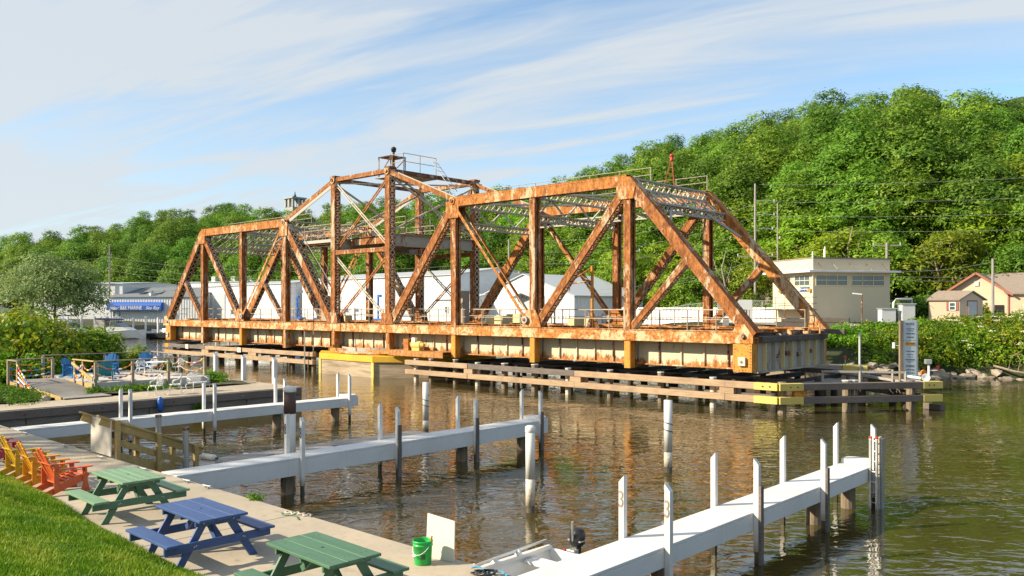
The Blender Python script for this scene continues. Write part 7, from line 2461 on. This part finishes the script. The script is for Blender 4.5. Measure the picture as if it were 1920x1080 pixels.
# ------------------------------------------------------------------ vegetation
def leaf_cloud(g, lobes, n, size, clump=6, aspect=0.75, shell=0.72, flat=0.0):
    """leaf faces scattered through overlapping lobes; lobes (k,6): centre + radii"""
    lobes = np.asarray(lobes, dtype=float)
    wts = (lobes[:, 3] * lobes[:, 4] + lobes[:, 4] * lobes[:, 5] + lobes[:, 3] * lobes[:, 5])
    wts = wts / wts.sum()
    nc = n // clump
    li = g.choice(len(lobes), nc, p=wts)
    d = g.normal(0, 1, (nc, 3))
    d /= np.linalg.norm(d, axis=1)[:, None]
    d[:, 2] = np.where(d[:, 2] < -0.35, -d[:, 2] * 0.6, d[:, 2])
    rr = shell + (1.06 - shell) * g.uniform(0, 1, nc) ** 0.6
    c = lobes[li, :3] + d * lobes[li, 3:] * rr[:, None]
    # leaves round each clump centre
    c = np.repeat(c, clump, 0)
    dd = np.repeat(d, clump, 0)
    N = len(c)
    c = c + g.normal(0, 1, (N, 3)) * size * 1.25
    nrm = dd * 1.25 + g.normal(0, 0.45, (N, 3)) + np.array([0, 0, 0.3])
    nrm /= np.linalg.norm(nrm, axis=1)[:, None]
    t = np.cross(nrm, g.normal(0, 1, (N, 3)))
    t /= np.linalg.norm(t, axis=1)[:, None] + 1e-9
    b = np.cross(nrm, t)
    s = size * g.uniform(0.6, 1.3, N)[:, None]
    v = np.stack([c - t * s, c - b * s * aspect * 0.55 - nrm * s * 0.12, c + t * s, c + b * s * aspect * 0.55 - nrm * s * 0.12], 1)
    tint = np.repeat(g.normal(0.45, 0.18, nc), clump) + g.normal(0, 0.14, N)
    return v.reshape(-1, 3), np.clip(tint, 0, 1)

def tree_proto(seed, H_, rad, nl, n, size, crown_lo=0.28, wide=1.0, open_=0.0):
    g = np.random.default_rng(seed)
    lobes = []
    z0, z1 = H_ * crown_lo, H_ * 0.97
    mid = (z0 + z1) / 2
    for i in range(nl):
        u = (i + 0.5) / nl
        z = lerp(z0 + 0.14 * H_, z1 - 0.10 * H_, u ** 0.9)
        t = i * 2.39996 + g.uniform(-0.4, 0.4)
        prof = math.sin(math.pi * min(0.97, max(0.12, (z - z0) / (z1 - z0) * 0.80 + 0.18)))
        rr = rad * prof * g.uniform(0.45, 0.80) * wide
        lr = rad * g.uniform(0.27, 0.48)
        lobes.append((rr * math.cos(t), rr * math.sin(t), z, lr * g.uniform(0.9, 1.3), lr * g.uniform(0.9, 1.3), lr * g.uniform(0.62, 0.92)))
    for i in range(max(2, nl // 5)):
        lr = rad * 0.36
        lobes.append((g.uniform(-0.2, 0.2) * rad, g.uniform(-0.2, 0.2) * rad, lerp(mid, z1, 0.3 + 0.22 * i) - lr * 0.2, lr * 1.1, lr * 1.1, lr * 0.8))
    v, tint = leaf_cloud(g, lobes, n, size, shell=0.82)
    tr = MB()
    lean = g.uniform(-0.04, 0.04, 2) * H_
    pts = [(0, 0, -0.8), (lean[0] * 0.3, lean[1] * 0.3, H_ * 0.2), (lean[0] * 0.7, lean[1] * 0.7, H_ * 0.45), (lean[0], lean[1], H_ * 0.75)]
    tr.path(pts, [0.028 * H_, 0.022 * H_, 0.016 * H_, 0.006 * H_], 8)
    for L_ in lobes[::2]:
        zb = min(L_[2] * 0.75, H_ * 0.6)
        b0 = V(lean[0] * zb / H_, lean[1] * zb / H_, zb * 0.85)
        e = V(L_[0], L_[1], L_[2])
        m_ = b0.lerp(e, 0.5) + V(0, 0, -0.04 * H_)
        tr.path([b0, m_, e], [0.011 * H_, 0.008 * H_, 0.003 * H_], 5)
    return v, tint, tr

protos = []
def make_proto(name, seed, H_, rad, nl, n, size, leaf, bark='bark', **kw):
    v, tint, tr = tree_proto(seed, H_, rad, nl, n, size, **kw)
    cm = raw_mesh('crown', v, 4, tint, M[leaf])
    tm = tr.mesh('trunk')
    tm.materials.append(M[bark])
    tm.shade_smooth()
    return (name, tm, cm, H_, rad)
protos.append(make_proto('broadleaf_tree', 1, 14.0, 5.2, 30, 16000, 0.24, 'leaf', crown_lo=0.12))
protos.append(make_proto('broadleaf_tree', 2, 15.5, 5.0, 30, 16000, 0.24, 'leaf', crown_lo=0.14))
protos.append(make_proto('broadleaf_tree', 3, 13.0, 5.6, 28, 16000, 0.25, 'leaf', crown_lo=0.1))
protos.append(make_proto('broadleaf_tree', 4, 12.5, 4.7, 24, 14000, 0.23, 'leaf_yellow', crown_lo=0.1))
protos.append(make_proto('broadleaf_tree', 5, 14.0, 5.0, 26, 15000, 0.24, 'leaf_bright', crown_lo=0.1))
protos.append(make_proto('broadleaf_tree', 6, 16.0, 4.6, 28, 15000, 0.23, 'leaf', crown_lo=0.14))
protos.append(make_proto('broadleaf_tree', 7, 10.0, 4.2, 18, 7000, 0.21, 'leaf_bright', 'pale_bark', crown_lo=0.06))
protos.append(make_proto('broadleaf_tree', 8, 9.0, 4.0, 16, 6500, 0.21, 'leaf_yellow', 'pale_bark', crown_lo=0.05))

def plant_tree(pi, x, y, z, k, rz, label, group, name='broadleaf_tree', kz=1.0, kw=1.0):
    _, tm, cm, H_, rad = protos[pi]
    T = thing(name, label, 'tree', (x, y, z), rz, group)
    T.scale = (k * kw, k * kw, k * kz)
    for nm_, me in (('trunk', tm), ('crown', cm)):
        o = bpy.data.objects.new(nm_, me)
        COL.objects.link(o)
        o.parent = T
    return T

FX, FYc = -math.sin(R(YAW)), math.cos(R(YAW))
RX, RY = math.cos(R(YAW)), math.sin(R(YAW))
def view(x, y, z):
    d = x * FX + y * FYc
    return 960 + 1573 * (x * RX + y * RY) / d, 576.5 - 1573 * (z - 4.9) / d, d
# ridge line of the wooded hill as surveyed from the bank (angle, rise)
SKY = [(-100, 440), (0, 441), (60, 436), (130, 430), (210, 425), (280, 402), (330, 403), (380, 400), (440, 388), (500, 402), (560, 398), (640, 385), (720, 380), (860, 372), (1000, 362), (1060, 350), (1110, 320), (1180, 298),
       (1240, 264), (1310, 252), (1400, 236), (1470, 219), (1530, 199), (1640, 187), (1750, 175), (1840, 183), (1900, 193), (2000, 193)]
tr_ = random.Random(5)
pts_ = []
labs = {0: 'round crowned green tree in the woods covering the far hill', 3: 'yellow green tree among the darker woods on the far hill', 4: 'bright green tree among the woods on the far hill',
        6: 'low bright green tree at the foot of the wooded hill', 7: 'low yellow green tree at the foot of the wooded hill'}
cand = []
yy = 78.0
row = 0
while yy < 215:
    step = 7.0
    xx = -330.0 + (row % 2) * step / 2
    while xx < 15:
        x, y = xx + tr_.uniform(-2.6, 2.6), yy + tr_.uniform(-2.4, 2.4)
        cand.append((x, y, tr_.random(), tr_.random(), tr_.random()))
        xx += step
    yy += 6.2
    row += 1
cand.sort(key=lambda c: c[0] * FX + c[1] * FYc)
# nearest first: keep a tree only where it still shows above those in front of it
horizon = {}
count = 0
picked = []
for x, y, r1, r2, r3 in cand:
    s = y - toe(x)
    if s < 0.5 or s > 150:
        continue
    z = height(x, y)
    px, py0, d = view(x, y, z)
    if px < -90 or px > 2010:
        continue
    low_ = s < 14 and x > -120
    if low_:
        pi = 6 if r1 < 0.55 else 7
    else:
        pi = [0, 1, 2, 5, 0, 1, 4, 3, 2, 4][int(r1 * 10)]
    H_, rad = protos[pi][3], protos[pi][4]
    k = 0.80 + 0.34 * r2
    hw_ = 1573 * rad * k / d * 0.55
    sky_y = max(pl(px, SKY), pl(px - hw_, SKY) - 8, pl(px + hw_, SKY) - 8)
    top = z + H_ * k * 0.98
    _, pyt, _ = view(x, y, top)
    if pyt < sky_y:
        # too tall for the ridge line: a smaller tree if that still makes sense
        need = (576.5 - sky_y) * d / 1573 + 4.9 - z
        if need < 7.0:
            continue
        k = need / (H_ * 0.98)
        if k < 0.5:
            continue
        _, pyt, _ = view(x, y, z + H_ * k * 0.98)
    half = 1573 * rad * k / d
    b0, b1 = int((px - half * 0.6) // 12), int((px + half * 0.6) // 12)
    prev = [horizon.get(b, 640) for b in range(b0, b1 + 1)]
    vis = sum(max(0, p - pyt) for p in prev) / len(prev)
    if vis < 12 or len(picked) >= 300:
        continue
    for b in range(b0, b1 + 1):
        horizon[b] = min(horizon.get(b, 640), pyt + 10)
    picked.append((pi, x, y, z, k, r3))
kinds = {0: 'round dark green', 1: 'tall green', 2: 'broad green', 3: 'yellow green', 4: 'bright green', 5: 'slender green', 6: 'low bright green', 7: 'low yellow green'}
zones = [(60, 'at the left picture edge'), (190, 'above the grey green marina tree'), (300, 'above the blue awning'), (380, 'left of the bridge'), (530, 'behind the left bridge truss'), (640, 'left of the bridge tower'),
         (740, 'behind the bridge tower'), (860, 'right of the bridge tower'), (1010, 'behind the right truss middle'), (1180, 'left of the right bridge hip'), (1400, 'behind the right bridge end'),
         (1520, 'above the cream house left half'), (1680, 'above the cream house right half'), (1800, 'above the garden shed'), (3000, 'above the beige house')]
by_label = {}
for pi, x, y, z, k, r3 in picked:
    px, _, d = view(x, y, z)
    zn = next(n_ for a_, n_ in zones if px < a_)
    s = y - toe(x)
    rowd = 'at the hill foot' if s < 22 else ('halfway uphill' if s < 62 else 'on the ridge')
    T = plant_tree(pi, x, y, z - 0.3, k, r3 * 6.28, kinds[pi] + ' tree ' + rowd + ' ' + zn, 'trees of the wooded hill', kz=0.94, kw=1.25)
    by_label.setdefault(T['label'], []).append((px, T))
order = ['leftmost', 'second from left', 'third from left', 'fourth from left', 'fifth from left', 'sixth from left', 'seventh from left', 'eighth from left']
for lab, lst in by_label.items():
    if len(lst) > 1:
        lst.sort(key=lambda a: a[0])
        for i, (_, T) in enumerate(lst):
            T['label'] = ('rightmost' if i == len(lst) - 1 else order[min(i, 7)]) + ' ' + lab.replace(' at the hill foot', ' at hill foot').replace(' halfway uphill', ' midway up').replace(' of the bridge tower', ' of the tower')
print('hill trees', len(picked))

# the grey-green tree in the marina
pg = make_proto('broadleaf_tree', 21, 10.4, 7.8, 26, 22000, 0.24, 'leaf_silver', crown_lo=0.13, wide=1.25)
protos.append(pg)
plant_tree(len(protos) - 1, -148.5, 50.5, 1.6, 1.0, 0.7, 'broad grey green tree standing before the marina buildings on the left', None, 'marina_tree')
# added unseen tree left of and behind the viewpoint, thinned to cast partial shade
pt_ = make_proto('broadleaf_tree', 23, 19.0, 7.5, 24, 4200, 0.28, 'leaf', crown_lo=0.4)
protos.append(pt_)
plant_tree(len(protos) - 1, -40.5, -8.5, 3.2, 1.0, 0.3, 'added unseen tree left of the picture, casting partial shade on the walk', None, 'added_shade_tree')
# dead pale stems against the hill
for i, (x, y, h_) in enumerate(((-50.5, 93.5, 9), (-36.5, 97, 10), (-28.0, 99.5, 8))):
    T = thing('bare_trunk', ['bare pale trunk showing behind the right truss', 'bare forked pale trunk on the slope above the cream house', 'bare pale trunk on the slope right of the cream house'][i], 'tree', (x, y, height(x, y)))
    z = height(x, y)
    MB().path([(x, y, z - 0.5), (x + 0.3, y, z + h_ * 0.4), (x - 0.2, y - 0.3, z + h_ * 0.75), (x + 0.4, y - 0.4, z + h_)], [0.22, 0.16, 0.11, 0.04], 7).build('trunk', M['pale_bark'], T, smooth=True)
    for e in (-1, 1):
        MB().path([(x + 0.2, y, z + h_ * 0.55), (x + e * 0.9, y - 0.3, z + h_ * 0.72), (x + e * 1.5, y - 0.4, z + h_ * 0.95)], [0.09, 0.06, 0.02], 6).build('limb', M['pale_bark'], T, smooth=True)

# ---- shrubs
def bush(name, label, cat, x, y, z, rx, ry, rz_, n, size, leaf, seed, group=None, nl=9, stems=True, clump=6, shell=0.6):
    g = np.random.default_rng(seed)
    lobes = []
    for i in range(nl):
        t = i * 2.39996
        q = math.sqrt((i + 0.3) / nl)
        lr = g.uniform(0.34, 0.52)
        hz = (1 - q * q * 0.62) * g.uniform(0.52, 0.78)
        lobes.append((rx * q * 0.72 * math.cos(t), ry * q * 0.72 * math.sin(t), rz_ * hz, rx * lr, ry * lr, rz_ * lr * 0.82))
        lobes.append((rx * q * 0.78 * math.cos(t), ry * q * 0.78 * math.sin(t), rz_ * 0.22, rx * lr, ry * lr, rz_ * 0.30))
    v, tint = leaf_cloud(g, lobes, n, size, clump, 0.95, shell)
    v[:, 2] = np.maximum(v[:, 2], 0.02)
    T = thing(name, label, cat, (x, y, z), 0, group)
    me = raw_mesh('foliage', v, 4, tint, M[leaf])
    o = bpy.data.objects.new('foliage', me)
    COL.objects.link(o)
    o.parent = T
    if stems:
        st = MB()
        for L_ in lobes[::2]:
            st.path([(L_[0] * 0.2, L_[1] * 0.2, -0.3), (L_[0] * 0.6, L_[1] * 0.6, L_[2] * 0.5), (L_[0], L_[1], L_[2])], [0.05, 0.035, 0.012], 5)
        st.build('stems', M['bark'], T, world=False)
    return T, lobes, g
# left of the raised deck: vine covered mound and tall shrubs
bush('vine_mound', 'sunlit vine covered bush with yellow leaves behind the plank ramp', 'bush', -52.5, 16.3, 1.0, 4.8, 3.5, 4.1, 13000, 0.15, 'leaf_vine', 31, 'bushes behind the deck', 13)
bush('vine_mound', 'dense green bush at the left picture edge beside the ramp guard', 'bush', -48.9, 12.2, 1.0, 3.2, 2.8, 2.1, 10000, 0.10, 'leaf_bush', 32, 'bushes behind the deck', 11)
bush('vine_mound', 'yellow green bush rising farthest left behind the vine mound', 'bush', -58.5, 13.6, 1.0, 4.4, 3.4, 3.3, 9000, 0.15, 'leaf_vine', 33, 'bushes behind the deck', 10)
bush('shrub', 'tall leafy shrub behind the blue deck chairs', 'bush', -51.3, 19.7, 1.0, 1.75, 1.7, 2.75, 7500, 0.11, 'leaf_bush', 34, 'bushes behind the deck', 10)
bush('shrub', 'leafy shrub with upright sprigs above the water at the deck corner', 'bush', -51.6, 22.2, 0.9, 1.0, 0.9, 1.6, 3000, 0.08, 'leaf_vine', 35, 'bushes behind the deck', 9)
bush('shrub', 'low yellow flecked shrub at the far deck corner', 'bush', -48.9, 22.9, 0.9, 1.2, 0.8, 0.8, 2500, 0.07, 'leaf_vine', 36, 'bushes behind the deck', 7)
bush('shrub', 'green shrub filling the gap between the ramp guard and the deck', 'bush', -48.6, 15.6, 1.0, 1.4, 1.5, 1.5, 5000, 0.085, 'leaf_bush', 37, 'bushes behind the deck', 8)
# ground cover and weeds
bush('ground_cover', 'low bright ground cover spilling onto the quay left of the ramp', 'plants', -41.2, 11.6, 0.95, 3.6, 1.75, 0.52, 9000, 0.055, 'leaf_cover', 41, None, 16, False, 5)
bush('ground_cover', 'low green plants along the bush foot at the left edge', 'plants', -45.3, 10.6, 0.95, 3.0, 2.0, 0.75, 6000, 0.06, 'leaf_cover', 42, None, 12, False, 5)
bush('weeds', 'green weeds growing under the front fascia of the deck', 'plants', -39.9, 17.2, 0.95, 0.55, 2.2, 0.30, 2600, 0.05, 'leaf_bush', 43, None, 10, False, 5)
bush('weeds', 'small weeds beside the ramp foot near the deck corner', 'plants', -39.7, 15.2, 0.95, 0.5, 0.55, 0.32, 1000, 0.05, 'leaf_cover', 44, None, 6, False, 5)
bush('weeds', 'green weeds at the far side of the white table on the deck edge', 'plants', -41.6, 21.9, 0.95, 1.6, 0.45, 0.6, 1600, 0.06, 'leaf_cover', 45, None, 7, False, 5)
bush('weeds', 'small bright plant sprouting at the concrete edge below the middle dock', 'plants', -15.55, 9.1, 0.93, 0.32, 0.14, 0.17, 260, 0.03, 'leaf_cover', 46, None, 5, False, 5)
T, lb, g = bush('weeds', 'tuft of ferns growing out of the quay bulkhead', 'plants', PX + 0.22, 18.2, 0.30, 0.22, 0.30, 0.30, 500, 0.045, 'leaf_bush', 47, None, 5, False, 5)
bush('weeds', 'small dark tuft growing from the quay wall behind the stair rails', 'plants', PX + 0.18, 13.3, 0.36, 0.10, 0.14, 0.2, 160, 0.035, 'leaf_bush', 48, None, 4, False, 5)

# right bank: a thicket stepping down to the stones
rb = random.Random(9)
spots = [(-24.1, 62.4, 1.7, 1.9), (-22.2, 61.9, 1.9, 2.5), (-20.5, 63.2, 1.9, 3.0), (-19.0, 65.4, 2.0, 3.1), (-17.5, 67.2, 2.1, 3.3), (-15.9, 68.3, 2.2, 3.4), (-14.2, 69.0, 2.3, 3.5), (-12.2, 69.6, 2.3, 3.5), (-10.0, 70.2, 2.3, 3.5),
         (-22.6, 66.0, 1.8, 1.35), (-20.4, 68.4, 2.1, 1.7), (-18.4, 70.6, 2.3, 2.2), (-16.2, 72.4, 2.4, 2.8), (-13.8, 73.6, 2.4, 2.8), (-26.2, 63.2, 0.9, 1.25), (-28.0, 62.4, 0.8, 0.9)]
where = ['at the rest pier', 'left of the notice board', 'behind the notice board', 'just right of the notice board', 'above the flood lamp', 'below the garden shed', 'near the right edge', 'at the right edge', 'beyond the right edge',
         'up the bank left of the garden shed', 'up the bank under the garden shed', 'up the bank before the beige house', 'on top of the bank near the right edge', 'on top of the bank at the right edge', 'below the lamp post', 'beside the timber stack']
for i, (x, y, r_, h_) in enumerate(spots):
    z = (0.25 if 0 < i < 9 else max(0.3, height(x, y) - 0.7))
    flower = i in (5, 6, 7, 11, 12, 13)
    T, lb, g = bush('bank_shrub', ('white flowering' if flower else 'dense green') + ' shrub on the right bank ' + where[i], 'bush', x, y, z, r_ * 1.25, r_ * 1.1, (h_ + (0.5 if 0 < i < 9 else 0)) * (0.92 if i < 9 else 0.8), 6500, 0.105,
                    ['leaf_bush', 'leaf_vine', 'leaf_cover'][(i * 2 + i // 3) % 3] if not flower else 'leaf_vine', 60 + i, 'shrubs on the right bank', 9)
    if flower:
        for k in range(15):
            L_ = lb[rb.randrange(len(lb) // 2) * 2]
            t = rb.uniform(-2.4, -0.6)
            c = V(L_[0] + L_[3] * math.cos(t), L_[1] + L_[4] * math.sin(t), L_[2] + L_[5] * rb.uniform(0.2, 0.8))
            fm_ = MB()
            for q in range(16):
                o_ = V(rb.gauss(0, 0.10), rb.gauss(0, 0.10), rb.gauss(0, 0.03))
                fm_.cbox(c + o_, (0.05, 0.05, 0.03), rb.random() * 3)
            fm_.build('flower_head', M['petal'], T, world=False)
# scrub at the toe of the far rail yard and behind the sheds
for i in range(12):
    x = lerp(-62, -24, i / 11) + rb.uniform(-1, 1)
    y = 87.5 + rb.uniform(-0.8, 1.6)
    if -36 < x < -22:
        y += 5
    bush('yard_shrub', 'green scrub along the fence at the foot of the wooded hill', 'bush', x, y, height(x, y) - 0.2, 2.6, 1.8, rb.uniform(2.2, 3.6), 2600, 0.17, ['leaf_bright', 'leaf', 'leaf_yellow'][i % 3], 90 + i, 'scrub along the yard fence', 7)
